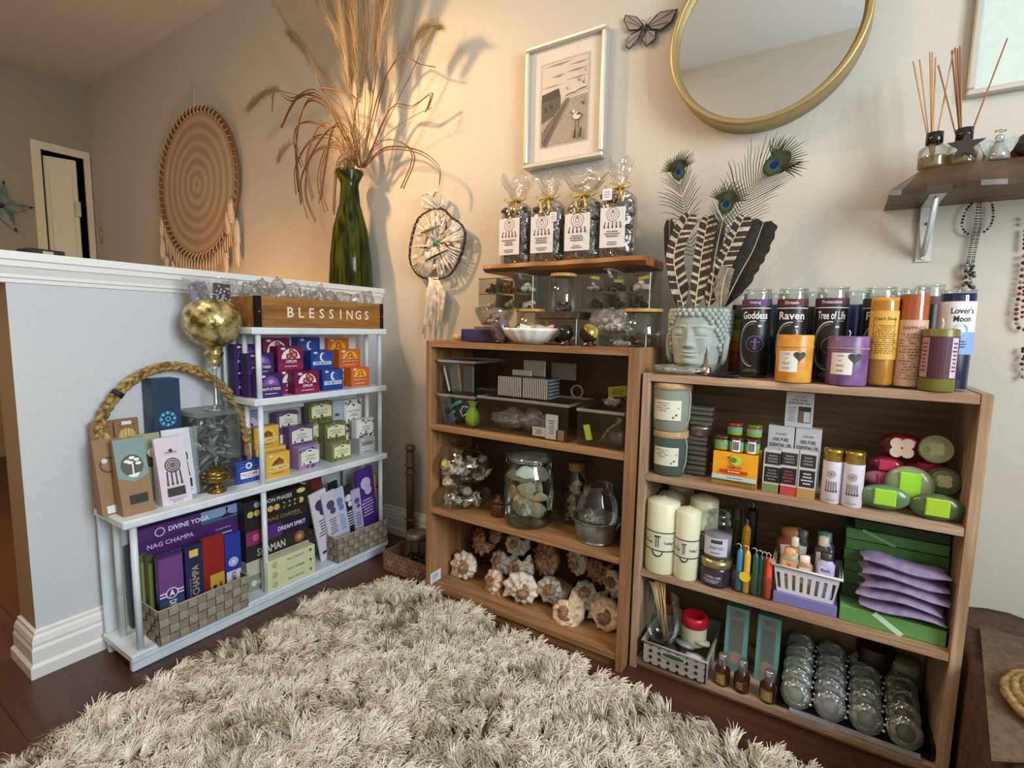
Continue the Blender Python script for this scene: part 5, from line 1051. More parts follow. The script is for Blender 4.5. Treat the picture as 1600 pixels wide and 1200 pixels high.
# ================================================================== things on and in the lower bookcase
H2 = B2['H']
def cylp(l, r, top, z0, Y, yc=None):
    yc = yc or top+40; a, b = rng(Y, l, r, yc); return (a+b)/2, (b-a)/2, zy(Y, (l+r)/2, top)-z0
def glass_candle(label, l, r, top, Y, wax, art=None, fill=.9, lab=None, z0=None, ltop=.88, lbot=.02, name='glass_candle', cat='candle', grp='tall glass candles'):
    z0 = z0 or H2+.0005; x, R, h = cylp(l, r, top, z0, Y); g = thing(name, label, cat, (x, Y, z0), 0, grp)
    MB().lathe([(R*.9, 0), (R, .006), (R, h*.93), (R*.93, h*.95), (R*.93, h*.975), (R*.97, h*.98), (R*.95, h), (R*.88, h)], JAR, 28, caps=False).build('glass', g)
    MB().lathe([(0, .003), (R*.9, .003), (R*.96, .008), (R*.96, h*fill), (0, h*fill)], C(wax, .35, sub=.15), 28, caps=False).build('wax', g)
    MB().tube([(0, 0, h*fill), (.001, 0, h*fill+.008)], .0012, C('#e8e2d4', .7), 6).build('wick', g)
    if lab:
        lo = MB().lathe([(R+.0004, h*lbot), (R+.0004, h*ltop)], lab if not isinstance(lab, str) else C(lab, .35), 36, caps=False).build('label', g)
    if art: m = MB(); art(Art(m, roundf(R+.0006, 0)), R, h); m.build('label_print' if lab else 'label', lo if lab else g)
    return g, R, h
def spirit(title, sub_, band, fig):
    def f(a, R, h):
        a.rect(-R*1.4, h*.8, R*1.4, h*.88, band, 10); a.text(sub_, 0, h*.84, h*.035, '#d8d0dc', R*1.2); a.rect(-R*1.35, h*.775, R*1.3, h*.785, '#cfcfcf', 10)
        a.text(title, R*.05, h*.7, h*.085, '#f0eee8', R*1.75); a.fine(R*.3, h*.63, R*.9, h*.65, 1, '#b0b0b0', 2)
        a.ring(0, h*.38, R*1.02, R*.05, '#c9c9c9', 26, pi*.45, pi*1.5, 1.65); a.ring(0, h*.38, R*.9, R*.03, '#8a8a8a', 26, pi*.5, pi*1.45, 1.65)
        a.ring(R*.15, h*.38, R*.6, R*.05, fig, 22); a.disc(R*.15, h*.38, R*.4, '#2b2530', 16); a.disc(R*.15, h*.43, R*.1, fig, 8); a.line([(R*.15, h*.44), (R*.15, h*.31)], R*.14, fig); a.line([(-R*.1, h*.4), (R*.4, h*.4)], R*.09, fig); a.line([(0, h*.33), (R*.3, h*.33)], R*.07, fig)
        a.disc(R*.4, h*.58, R*.14, '#dcdcdc', 6, R*.08); a.fine(-R*.6, h*.06, R*.6, h*.1, 2, '#8a8a8a', 5)
    return f
BLK = '#1c1a1d'
glass_candle('rainbow-banded glass candle half hidden behind the stone head', 1143, 1166, 458, -.1, '#1c1a16', lambda a, R, h: [a.rect(-R*1.5, h*z, R*1.5, h*(z+.13), c, 10) for z, c in ((.02, '#6e1f16'), (.15, '#9a2f16'), (.28, '#b06a1c'), (.41, '#a9a030'), (.54, '#5c7a2c'), (.67, '#1f2a1c'))], .85)
glass_candle('black glass candle labelled Goddess with a purple top band', 1159, 1205, 452, -.185, '#3a2440', spirit('Goddess', 'Healing', '#54305c', '#7b63a8'), .86, BLK)
glass_candle('steel blue glass candle between the Goddess and Raven candles', 1200, 1232, 458, -.105, '#2f5378', None, .86)
glass_candle('black glass candle labelled Raven with a maroon top band', 1214, 1262, 451, -.19, '#3c1c22', spirit('Raven', 'Dream', '#521e26', '#8a8a90'), .86, BLK)
glass_candle('dark brown glass candle between the Raven and Tree of Life candles', 1256, 1292, 455, -.1, '#2a2220', None, .82)
glass_candle('black glass candle labelled Tree of Life', 1273, 1326, 449, -.185, '#2c2026', spirit('Tree of Life', 'Protection', '#45222c', '#7d7d78'), .86, BLK)
glass_candle('royal blue glass candle right of the Tree of Life candle', 1318, 1360, 454, -.1, '#1c3c94', None, .84)
glass_candle('black glass candle behind the yellow one, its label starting with Pe', 1347, 1400, 449, -.165, '#2c2026', spirit('Peace', 'Pe', '#3a2026', '#7d7d78'), .86, BLK)
glass_candle('dark green glass candle between the yellow and orange candles', 1392, 1424, 454, -.1, '#24463c', None, .84)
glass_candle('black labelled glass candle behind the orange one', 1424, 1475, 445, -.12, '#3a2424', lambda a, R, h: a.rect(0, h*.8, R*1.4, h*.87, '#5a2a30', 8), .83, BLK)
def YEL(a, R, h):
    a.rect(-R*1.3, h*.3, R*1.3, h*.83, '#d9a648', 12); a.ring(0, h*.56, R*1.1, R*.05, '#6b4a14', 4, pi/4, pi*2.25, 1.9); a.text("Can't Sleep", R*.1, h*.74, h*.045, '#4a3210', R*1.7); a.fine(-R*.9, h*.36, R*1.0, h*.68, 14, '#7a5a24', 4)
def ORG(a, R, h):
    a.rect(-R*1.45, h*.02, R*1.45, h*.68, '#caa58c', 12); a.text('HAPPINESS', R*.1, h*.6, h*.035, '#5a3a2a', R*1.6); a.fine(-R*.9, h*.08, R*1.1, h*.55, 16, '#8a6450', 6); a.disc(0, h*.5, R*.4, '#b58a72', 10)
x, R, h = cylp(1358, 1405, 465, H2, -.235)
g, R, h = glass_candle('tall amber yellow candle with a printed verse label', 1358, 1405, 462, -.235, '#e0952c', YEL, .97)
g, R, h = glass_candle('tall orange candle with a long tan text label', 1404, 1452, 450, -.232, '#d2622a', ORG, .93)
def LOV(a, R, h):
    a.rect(-R*1.4, h*.36, R*1.4, h*.88, '#e4e2e2', 14); a.rect(-R*1.4, h*.36, R*1.4, h*.58, '#7fa0cc', 14); a.disc(R*.15, h*.6, R*.42, '#5f86c0', 16); a.ring(R*.15, h*.6, R*.3, R*.06, '#b8cbe6', 16)
    a.text("Lover's", R*.2, h*.79, h*.06, '#1e1e34', R*1.3); a.text('Moon', R*.2, h*.71, h*.06, '#1e1e34', R*.95); a.fine(-R*.1, h*.42, R*.6, h*.5, 3, '#33507c', 3)
g, R, h = glass_candle('tall navy candle with white and blue moon label at the right end', 1466, 1524, 453, -.215, '#1c2450', LOV, .96)
def pillar(label, l, r, top, Y, c, z0=None, name='pillar_candle', art=None, dome=0, grp=None, twine=None, wickh=.012, yc=None):
    z0 = z0 or H2+.0005; x, R, h = cylp(l, r, top, z0, Y, yc); g = thing(name, label, 'candle', (x, Y, z0), 0, grp)
    MB().lathe([(R*.97, 0), (R, .003), (R, h-dome-.002), (R*.96, h-dome), (R*.5, h-dome*.25), (0, h)], c if not isinstance(c, str) else C(c, .4, sub=.25, var=.04), 36, caps=False).build('wax', g)
    MB().tube([(0, 0, h-.002), (.002, 0, h+wickh*.6), (-.001, -.002, h+wickh)], .0011, C('#ece8de', .7), 6).build('wick', g)
    if twine: MB().lathe([(R, h*.74), (R+.0022, h*.75), (R, h*.76)], C('#b9a27c', .8), 36, caps=False).build('twine', g)
    if art: m = MB(); art(Art(m, roundf(R, 0)), R, h); m.build('label', g)
    return g, R, h
def heart_label(bg):
    def f(a, R, h):
        u0 = -R*.3; a.rect(u0-R*.55, h*.22, u0+R*.55, h*.66, '#e2ded6', 8)
        for i, t in enumerate(('LOVE', 'JOY', 'PEACE', 'HOPE')): a.text(t, u0-R*.05, h*(.6-.1*i), h*.035, '#5a5550', R*.7)
        c = R*.35; v = h*.56; s = R*.34; pts = [(c+s*.062*16*sin(t)**3, v+s*.062*(13*cos(t)-5*cos(2*t)-2*cos(3*t)-cos(4*t))) for t in [2*pi*i/24 for i in range(24)]]; a.poly(pts, '#3a332c')
    return f
pillar('short amber pillar candle with twine and a dark heart charm', 1212, 1270, 523, -.262, mottle('#c47f24', '#d99b3c', 25, .35, bump=.1), art=heart_label(0), twine=1)
pillar('short purple pillar candle with twine and a dark heart charm', 1291, 1357, 525, -.252, mottle('#64446f', '#7f5e8a', 25, .35, bump=.1), art=heart_label(0), twine=1)
pillar('short brown-plum candle with olive base and pink side labels', 1438, 1497, 514, -.262, C('#6d6a2c', .3), art=lambda a, R, h: (a.rect(-R*1.45, h*.2, R*1.45, h*.88, '#4a2430', 14), a.rect(-R*1.3, h*.22, -R*.7, h*.86, '#a9848c', 5), a.rect(R*.55, h*.22, R*1.05, h*.86, '#c7b2c0', 5), a.fine(-R*1.2, h*.3, -R*.8, h*.8, 8, '#6a4450', 2), a.fine(R*.6, h*.3, R*1.0, h*.8, 8, '#6a4450', 3)), wickh=.02)
# ---- stone head planter
hx_, _, _ = cylp(1048, 1141, 478, H2, -.165, 520); Rh = .074; hh = zy(-.165-Rh, 1095, 480)-H2-.004
ST = mottle('#939f99', '#b8c0ba', 26, .85, lo=.3, hi=.7, bump=.35)
pl = thing('head_planter', 'pale grey-green stone planter shaped like a serene head, eyes closed', 'planter', (hx_, -.165, H2+.0005), -.16)
def gs(x, s): return math.exp(-(x/s)**2)
def headr(a, v):
    """radius at angle a from the face centre line and height fraction v"""
    fr = max(0, cos(a)); b = .50+.34*min(1, v/.16)**.6+.11*min(1, max(0, (v-.12)/.4))+.05*min(1, max(0, (v-.5)/.3))
    if v > .94: b -= .05*(v-.94)/.06
    b *= 1-.10*(1-fr)*(1 if fr else 1)*max(0, 1-v*1.6)
    d = 0
    aa = abs(a)
    if aa < 1.25:
        nz = gs(a, .105+.06*max(0, (.62-v)/.2)) * (max(0, min(1, (.76-v)/.3)) if v > .43 else max(0, (v-.385)/.045)) ; d += .155*nz
        d += .045*gs(aa-.17, .07)*gs(v-.435, .03)                                    # nostrils
        d += .05*gs(aa-.42, .24)*gs(v-.635, .055)                                    # eyelids
        d -= .045*gs(aa-.42, .22)*gs(v-.585-.02*cos((aa-.42)*5)+.02, .011)           # closed lid line
        d += .02*gs(aa-.42, .2)*gs(v-.555, .02)
        brow = .70+.035*cos((aa-.38)*3.2); d += .03*gs(v-brow, .017)*(1 if .1 < aa < .85 else .3); d -= .04*gs(aa-.2, .1)*gs(v-.645, .05)
        d += .05*gs(a, .26)*gs(v-.335, .022)*(1-.25*gs(a, .05)); d += .055*gs(a, .2)*gs(v-.285, .022)   # lips
        d -= .05*gs(a, .27)*gs(v-.312-.012*(a*3.4)**2, .0085)
        d -= .025*gs(aa-.36, .05)*gs(v-.32, .03)
        d += .055*gs(a, .3)*gs(v-.17, .07); d -= .03*gs(a, .25)*gs(v-.235, .022)
        d += .04*gs(aa-.62, .26)*gs(v-.44, .12)                                      # cheeks
        d += .02*gs(a, .035)*gs(v-.745, .014)
    return b+d
NA, NV = 200, 110; vs = []
for j in range(NV+1):
    v = j/NV
    for i in range(NA):
        a = -pi+2*pi*i/NA; r_ = headr(a, v)*Rh; sx = .97 if abs(a) < pi/2 else 1
        vs.append((r_*sin(a)*sx, -r_*cos(a)*1.0, v*hh))
m = MB(); m.add(vs, [(j*NA+i, j*NA+(i+1) % NA, (j+1)*NA+(i+1) % NA, (j+1)*NA+i) for j in range(NV) for i in range(NA)]+[tuple(range(NA))[::-1]], ST, True)
rr_ = headr(2, 1)*Rh; m.lathe([(rr_, hh), (rr_*.9, hh), (rr_*.88, hh-.02), (0, hh-.022)], ST, 40, caps=False); m.build('head', pl)
m = MB()
for j, v in enumerate([.97, .915, .86, .80, .74, .68, .62, .56, .5, .44, .38, .32]):
    na = 30
    for i in range(na):
        a = -pi+2*pi*(i+.5*(j % 2))/na; lim = [0, .0, .42, .72, .86, .93, .98, 1.02, 1.07, 1.12, 1.16, 1.2][j]
        if abs(a) < lim: continue
        r_ = headr(a, v)*Rh*1.0; m.ball((r_*sin(a), -r_*cos(a), v*hh), .0072, ST, 8, 6)
m.build('hair_curls', pl)
m = MB()
for s_ in (-1, 1):
    a = s_*1.38; r0 = headr(a, .5)*Rh
    m.tube([(s_*(r0+.001), -.012, .66*hh), (s_*(r0+.007), -.016, .58*hh), (s_*(r0+.006), -.018, .42*hh), (s_*(r0+.004), -.018, .26*hh), (s_*(r0-.002), -.017, .15*hh)], [.004, .008, .0075, .0065, .004], ST, 10, flat=.7)
m.build('ear', pl)
# ---- feathers
FY = -.12
ftip = (hx_, FY, H2+hh)
def ribbon(spine, wl, wr, mf, nseg=None, thick=.0006):
    """feather vane: flat blade along a spine, mf(i, side) picks the material of each cell"""
    mb = MB(); P = [Vector(p) for p in spine]; K = len(P)
    for i in range(K-1):
        t0 = (P[min(i+1, K-1)]-P[max(i-1, 0)]).normalized(); t1 = (P[min(i+2, K-1)]-P[i]).normalized()
        n0 = Vector((t0.z, 0, -t0.x)); n1 = Vector((t1.z, 0, -t1.x))
        for sd, w_ in ((-1, wl), (1, wr)):
            a, b = w_[i], w_[i+1]; up = .5*(P[i+1]-P[i]).length
            c = [P[i], P[i+1], P[i+1]+n1*sd*b+t1*b*.35+Vector((0, -.12*b, 0)), P[i]+n0*sd*a+t0*a*.35+Vector((0, -.12*a, 0))]
            mb.add(c, [(0, 1, 2, 3)], mf(i, sd))
    mb.tube(P, [.0016*(1-.7*i/K)+.0003 for i in range(K)], C('#cdbfa4', .5), 5)
    return mb
def spine(pts, Y0=FY, Y1=None, n=7):
    Y1 = Y0 if Y1 is None else Y1; q = [onY(Y0+(Y1-Y0)*i/(len(pts)-1), *p) for i, p in enumerate(pts)]; return catm(q, n)
DKB, WHB = mottle('#2a1f19', '#3a2c22', 200, .7), mottle('#cdc6b8', '#a89c8a', 160, .7)
def turkey(label, pts, w, Y0=FY, Y1=None, seed=0):
    sp = spine(pts, Y0, Y1, 18); K = len(sp); prof = lambda t: min(1, t*6+.15)*(1 if t < .88 else max(.35, 1-(t-.88)*5))
    wl = [w*.42*prof(i/K) for i in range(K)]; wr = [w*.58*prof(i/K) for i in range(K)]; s0 = Vector(sp[0])
    q = random.Random(seed); per = 6
    mb = ribbon([p-s0 for p in sp], wl, wr, lambda i, sd: WHB if (i+(1 if sd > 0 else 0)*3+seed+(i//per)%2) % per in (0, 1) else DKB)
    return tag(mb.build('feather', loc=s0), label, 'feather', 'feathers in the head planter')
turkey('barred brown and white feather, leftmost in the head planter', [(1068, 480), (1058, 440), (1053, 400), (1062, 365), (1079, 335)], .048, seed=1)
turkey('barred brown and white feather, middle one in the head planter', [(1086, 480), (1091, 440), (1096, 400), (1101, 370), (1107, 338)], .045, -.125, seed=2)
turkey('barred brown and white feather leaning right in the head planter', [(1106, 480), (1118, 440), (1132, 405), (1147, 372), (1163, 338)], .044, -.13, seed=3)
def plain(label, pts, w, m1, Y0, lw=.5):
    sp = spine(pts, Y0, Y0, 10); K = len(sp); s0 = sp[0]; prof = lambda t: min(1, t*4+.12)*(1 if t < .85 else max(.3, 1-(t-.85)*4.5))
    return tag(ribbon([p-s0 for p in sp], [w*lw*prof(i/K) for i in range(K)], [w*(1-lw)*prof(i/K)*(1+.06*sin(i*1.7)) for i in range(K)], lambda i, sd: m1).build('feather', loc=s0), label, 'feather', 'feathers in the head planter')
plain('narrow black feather at the left edge of the planter', [(1060, 480), (1052, 430), (1047, 390), (1046, 344)], .03, C('#171412', .5), -.10)
plain('broad black feather leaning right out of the planter', [(1130, 480), (1155, 430), (1177, 390), (1193, 347)], .072, mottle('#14110f', '#2a2320', 80, .5), -.10)
plain('small grey-brown feather at the right of the planter', [(1126, 480), (1128, 455), (1132, 435), (1138, 418)], .034, mottle('#6b6055', '#8a7f72', 60, .7), -.14)
plain('dark patterned feather behind the barred ones', [(1104, 480), (1112, 430), (1118, 385), (1125, 345)], .036, mottle('#3a332a', '#8f8674', 260, .7, kind='waveZ'), -.095)
PG, PG2 = mottle('#26301c', '#4a4a24', 60, .45), mottle('#1f2a1a', '#35381c', 60, .5)
def peacock(label, pts, eye, er, n, L0, droop, Y, seed, tipdir=None):
    sp = spine(pts, Y, Y-.01, 10); s0 = sp[0]; q = random.Random(seed); mb = MB(); K = len(sp)
    e = onY(Y-.012, *eye); er *= mpp(e); t = (sp[-1]-sp[-4]).normalized()
    for i in range(n):
        k = int(K*(.25+.75*i/n)); k = min(k, K-1); p = sp[k]-s0; tt = (sp[min(k+1, K-1)]-sp[max(k-1, 0)]).normalized(); f = i/n
        for sd in (-1, 1):
            L_ = L0*(.55+.55*sin(pi*min(1, f*1.05)))*q.uniform(.75, 1.15); nn = Vector((tt.z, 0, -tt.x))*sd; ang = .35+.5*f
            d = (nn*(1-ang*.55)+tt*ang).normalized(); a = p; m_ = a+d*L_*.55+tt*L_*.1; b_ = a+d*L_+tt*L_*.3+Vector((0, -.01*q.random(), -droop*L_*(1-f)))
            mb.tube([a, (a+m_)/2, m_, (m_+b_)/2+tt*L_*.03, b_], [.0013, .0012, .0011, .0009, .0004], PG if i % 2 else PG2, 3, caps=False)
    for i in range(22):          # fan above the eye
        a = -1.25+2.5*i/21; d = Vector((t.x*cos(a)+t.z*sin(a), 0, t.z*cos(a)-t.x*sin(a))); c = e-s0; L_ = er*2.1*q.uniform(.8, 1.15)
        mb.tube([c+d*er*.5, c+d*(er+L_*.5), c+d*(er+L_)+Vector((d.z*.006, 0, -.002))], [.0026, .0018, .0006], PG2 if i % 2 else PG, 3, caps=False)
    mb.tube([p-s0 for p in sp], .0012, C('#b9ae94', .5), 5)
    o = tag(mb.build('peacock_feather', loc=s0), label, 'feather', 'peacock feathers in the head planter')
    m = MB(); c = e-s0; ca, sa = t.z, t.x
    def el(rx, rz_, m_, dy, n2=24, off=0):
        pts_ = []
        for i in range(n2): a = 2*pi*i/n2; u, v = rx*cos(a), rz_*sin(a)*(1.25 if sin(a) > 0 else .95)+off; pts_.append((c.x+u*ca+v*sa, c.y-dy, c.z-u*sa+v*ca))
        m.add(pts_, [tuple(range(n2))[::-1]], m_)
    el(er*1.05, er*1.45, C('#26361c', .45, .2), .0003); el(er*.85, er*1.1, C('#4e4a1e', .4, .3), .0006, off=-er*.05); el(er*.62, er*.72, C('#1f6a74', .25, .3), .0009, off=-er*.1); el(er*.42, er*.45, C('#141c5c', .25, .3), .0012, off=-er*.15)
    m.build('eye_spot', o); return o
peacock('peacock feather with its eye at the upper left of the planter', [(1090, 480), (1082, 400), (1072, 345), (1064, 300), (1060, 275)], (1060, 268), 10, 26, .062, .5, -.115, 1)
peacock('short peacock feather with a dark blue eye in the middle of the planter', [(1108, 480), (1118, 400), (1128, 350), (1134, 325)], (1135, 318), 11, 18, .045, .3, -.135, 2)
peacock('large peacock feather curving to the upper right of the planter', [(1118, 480), (1135, 390), (1155, 330), (1180, 285), (1207, 260)], (1211, 257), 14, 34, .085, .15, -.12, 3)
# small things at the foot of the planter
bag('crumpled clear bags lying in front of the stone head', onZ(H2, 1062, 583).x, -.255, H2+.0005, .125, .05, .022, mt=glass('#e0e4dc', 1, .1, .12, .22, 45), seed=21)
bl = onZ(H2, 1127, 578); g = thing('hand_bell', 'tiny silver and copper hand bell beside the stone head', 'bell', (bl.x+.002, -.225, H2+.0005)); SV = C('#b9a595', .2, .9)
MB().lathe([(.0135, 0), (.0125, .004), (.011, .016), (.006, .022), (0, .0235)], SV, 20, caps=False).build('bell', g); MB().lathe([(.002, .022), (.003, .03), (.0022, .04), (.0032, .05), (.002, .06), (.003, .068), (0, .072)], SV, 12, caps=False).build('handle', g)
tag(MB().lathe([(0, .0), (.03, .001), (.042, .006), (.04, .007), (.029, .003), (0, .002)], C('#141a3c', .12), 30, caps=False, sy=.55).build('trinket_dish', loc=(onZ(H2, 1140, 586).x, -.255, H2+.0005)), 'shallow dark blue dish before the stone head', 'dish')
# ---- upper compartment
zA = S21+.0005
def tumbler(label, l, r, top, bot, z0, Y, gcol, waxc, lab='#d7d7c4'):
    x, R, h = cylp(l, r, top, z0, Y, (top+bot)/2); g = thing('candle_jar', label, 'candle', (x, Y, z0), 0, 'wooden-lidded candle tumblers')
    MB().lathe([(0, 0), (R*.8, 0), (R*.9, .005), (R*.97, h*.5), (R, h*.86)], C(gcol, .18, var=.02), 32, caps=False).build('tumbler', g)
    MB().lathe([(R*.98, h*.862), (R*1.0, h*.865), (R*1.0, h), (0, h)], wood('#c5a67c', '#a38255', 0, 2), 32, caps=False).build('lid', g)
    m = MB(); a = Art(m, roundf(R*.985, 0, taper=0.0)); a.rect(-R*.75, h*.25, R*.75, h*.66, lab, 12); a.fine(-R*.6, h*.42, R*.2, h*.62, 4, '#8a7c6c', 2); a.disc(R*.5, h*.36, R*.07, '#555a58', 6); a.disc(R*.35, h*.31, R*.06, '#555a58', 6); a.disc(R*.6, h*.5, R*.05, '#8a8f8c', 6); m.build('label', g)
    MB().tube([(R*.9, -R*.35, h*.98), (R*1.02, -R*.25, h*.7), (R*.98, -R*.2, h*.3), (R*.8, -R*.3, h*.05)], .0012, C('#d9cdb4', .7), 5).build('string', g); return g, x, R, h
_, x1_, R1_, h1_ = tumbler('grey-green candle tumbler with wooden lid, lower of the stacked pair', 1020, 1074, 671, 742, zA, -.238, '#4b5c56', '#ccc')
tumbler('pale frosted candle tumbler with wooden lid, upper of the stacked pair', 1020, 1080, 597, 671, zA+h1_+.0005, -.238, '#8f978a', '#ccc', '#dedbc6')
TN = C('#8a8a86', .3, .85, .05)
x, R, h = cylp(1072, 1108, 690, zA, -.2, 715); zt_ = zy(-.2, 1095, 632); n = 7; hh_ = (zt_-zA)/n
for i in range(n):
    dx = .0 if i < 4 else .006
    if i == 4: o = MB().lathe([(0, 0), (R*.98, 0), (R, .002), (R, hh_*.55), (R*1.04, hh_*.58), (R*1.04, hh_-.001), (0, hh_-.0006)], TN, 32, caps=False).build('round_tin', loc=(x+.004, -.2, zA+hh_*i))
    else: o = MB().box(-R, R, -.024, .024, .0003, hh_*.5, TN, .004).box(-R-.0008, R+.0008, -.0248, .0248, hh_*.45, hh_-.0005, TN, .004).build('flat_tin', loc=(x+dx, -.2, zA+hh_*i))
    tag(o, '%s in the tin stack behind the tumblers' % ['bottom square silver tin', 'second square silver tin from the bottom', 'third square silver tin from the bottom', 'square silver tin just below the round one', 'round silver tin', 'square silver tin just above the round one', 'topmost square silver tin'][i], 'tin', 'stack of metal tins')
def ZUM(a, w, h):
    a.rect(-w*.5, 0, w*.5, h*.2, '#9a7a34'); [a.disc(-w*.46+i*w*.0708, h*.05+j*h*.1, w*.022, '#6b4a1c', 6) for i in range(14) for j in (0, 1)]
    a.rect(-w*.5, h*.2, w*.5, h*.33, '#b9cbd0'); a.fine(-w*.2, h*.23, w*.25, h*.29, 1, '#4a6a7c', 3); a.text('ZAM BU', 0, h*.58, h*.08, '#7c2414', w*.4); a.rect(-w*.32, h*.4, w*.3, h*.5, '#c9301c'); a.fine(-w*.25, h*.42, w*.24, h*.48, 1, '#f0d8c0', 1)
    a.disc(w*.04, h*.8, w*.13, '#c0c838', 14); a.disc(-w*.02, h*.8, w*.07, '#5a7a2c', 10); a.disc(-w*.14, h*.86, w*.03, '#7a3a1c', 6)
bx0, bx1 = rng(-.268, 1113, 1183, 735); zt_ = zy(-.268, 1148, 708)
carton('display_box', 'open yellow display box with a red band holding small balm jars', 'box', bx1-bx0, .075, zt_-zA, ((bx0+bx1)/2, -.268+.0375, zA), 0, '#eaa41e', ZUM)
def balm(label, x, Y, z, r, h, lidc='#7c2a1c', band='#7e9a34', bar=False):
    g = thing('balm_jar', label, 'jar', (x, Y, z), 0, 'small balm jars above the yellow box')
    MB().lathe([(0, 0), (r*.92, 0), (r, .003), (r, h*.72), (r*.9, h*.78)], C('#6d5a1e', .2), 20, caps=False).build('glass_body', g); MB().lathe([(r*.95, h*.78), (r, h*.8), (r, h*.98), (0, h)], C(lidc, .3), 20, caps=False).build('lid', g)
    m = MB(); a = Art(m, roundf(r+.0003, 0)); a.rect(-r*1.3, h*.12, r*1.3, h*.7, band, 8); a.rect(-r*1.3, h*.42, r*1.3, h*.58, '#5f9cb4', 8)
    if bar: a.rect(-r*.5, h*.08, r*.55, h*.85, '#e8e8e6', 4); [a.rect(-r*.4+i*r*.12, h*.2, -r*.4+i*r*.12+r*.06, h*.75, '#222222') for i in range(7)]
    m.build('label', g)
bw = (bx1-bx0); zj = zt_+.0006
for i, (lb, dx, Y, bar) in enumerate((('small green-banded balm jar, left one in front row above the yellow box', .16, -.25, 0), ('small balm jar with a barcode sticker, second in the front row', .5, -.252, 1), ('small balm jar with a barcode sticker, right one in the front row', .84, -.25, 1))): balm(lb, bx0+bw*dx, Y, zj, bw*.17, .036, '#3c2c1c', bar=bar)
for i, (lb, dx, lc) in enumerate((('balm jar with a dark red lid, top row above the yellow box', .42, '#7c2a1c'), ('balm jar with a green lid, top row above the yellow box', .85, '#5c6a20'))): balm(lb, bx0+bw*dx, -.238, zj+.037, bw*.17, .03, lc)
def OIL(a, w, h):
    a.fine(-w*.38, h*.84, w*.38, h*.9, 1, '#9a7a7a', 1); a.text('100% PURE', 0, h*.78, h*.06, '#3a3a3e', w*.6); a.text('ESSENTIAL OIL', 0, h*.69, h*.06, '#3a3a3e', w*.85); a.rect(-w*.02, h*.14, w*.42, h*.6, '#2a2a2c'); a.rect(w*.0, h*.16, w*.18, h*.48, '#7c5a3c'); a.rect(w*.18, h*.16, w*.4, h*.46, '#c5ccd2'); a.fine(-w*.42, h*.15, -w*.08, h*.58, 8, '#8a8a92', 3)
bkc('oil_box', 'white essential oil box on top, above the other two white boxes', -.2, 1227, 1271, 613, 668, .03, '#c9c9ce', OIL, group='white essential oil boxes', cat='oil box')
zw = zy(-.2, 1248, 668)-.0008
bkc('oil_box', 'white essential oil box below left of the top one', -.2, 1199, 1240, 668, 720, .03, '#c9c9ce', OIL, z0=zA, h=zw-zA, group='white essential oil boxes', cat='oil box'); bkc('oil_box', 'white essential oil box below right of the top one', -.2, 1242, 1283, 668, 720, .03, '#c9c9ce', OIL, z0=zA, h=zw-zA, group='white essential oil boxes', cat='oil box')
def SLIM(cc, c3):
    def f(a, w, h):
        a.rect(-w*.42, h*.24, w*.42, h*.6, '#1e1c1e'); a.rect(-w*.42, h*.66, w*.42, h*.94, '#2c2a2c'); a.fine(-w*.35, h*.7, w*.35, h*.9, 3, '#8a8a8c', 2); a.fine(-w*.35, h*.28, w*.35, h*.56, 4, c3, 3); a.rect(-w*.5, 0, w*.5, h*.2, cc); a.rect(-w*.5, h*.61, w*.5, h*.65, '#c9c6c4')
    return f
for lb, l, r, t, b, cc, c3, Y in (('slim silver oil box with an olive base, left of three', 1192, 1221, 703, 766, '#7c8450', '#7a7a7c', -.262), ('slim silver oil box with a red base, middle of three', 1218, 1247, 703, 770, '#b8403c', '#9a3c40', -.262), ('slim silver oil box with a tan base, right of three', 1247, 1276, 706, 776, '#b08a4c', '#c8c8cc', -.264)):
    bkc('oil_box', lb, Y, l, r, t, b, .026, '#c4bfbd', SLIM(cc, c3), z0=zA, group='slim silver oil boxes', cat='oil box', rough=.25)
GC = C('#b89a48', .22, .85)
for i, (lb, l, r, t, b) in enumerate((('white tube with gold screw cap and dreamcatcher print, left one', 1284, 1317, 700, 780), ('white tube with gold screw cap and dreamcatcher print, right one', 1316, 1351, 704, 788))):
    x, R, h = cylp(l, r, t, zA, -.255-.004*i, 745); g = thing('capped_tube', lb, 'tube', (x, -.255-.004*i, zA), 0, 'gold-capped tubes')
    MB().lathe([(R*.9, 0), (R, .002), (R, h*.78)], C('#dcd6e0', .35), 28, caps=False).lathe([(0, .0003), (R*.9, 0)], C('#dcd6e0'), 28, caps=False).build('body', g)
    MB().lathe([(R*.98, h*.78), (R*1.0, h*.8), (R*.93, h*.83), (R*1.0, h*.86), (R*.92, h*.885), (R*.98, h*.91), (R*.98, h*.97), (R*.9, h), (0, h)], GC, 28, caps=False).build('cap', g)
    m = MB(); a = Art(m, roundf(R+.0002, 0)); a.ring(-R*.1, h*.55, R*.42, R*.06, '#8a7c78', 18); a.ring(-R*.1, h*.55, R*.26, R*.05, '#6e625e', 14); a.disc(-R*.1, h*.55, R*.1, '#4a403e', 8)
    for k in range(5): a.line([(-R*.5+k*R*.22, h*.42), (-R*.55+k*R*.25, h*.25)], R*.07, '#5a5050'); a.disc(-R*.55+k*R*.25, h*.24, R*.09, '#3a3234', 6, R*.12)
    a.fine(-R*.6, h*.06, R*.6, h*.1, 1, '#9a8aa0', 2); m.build('label', g)
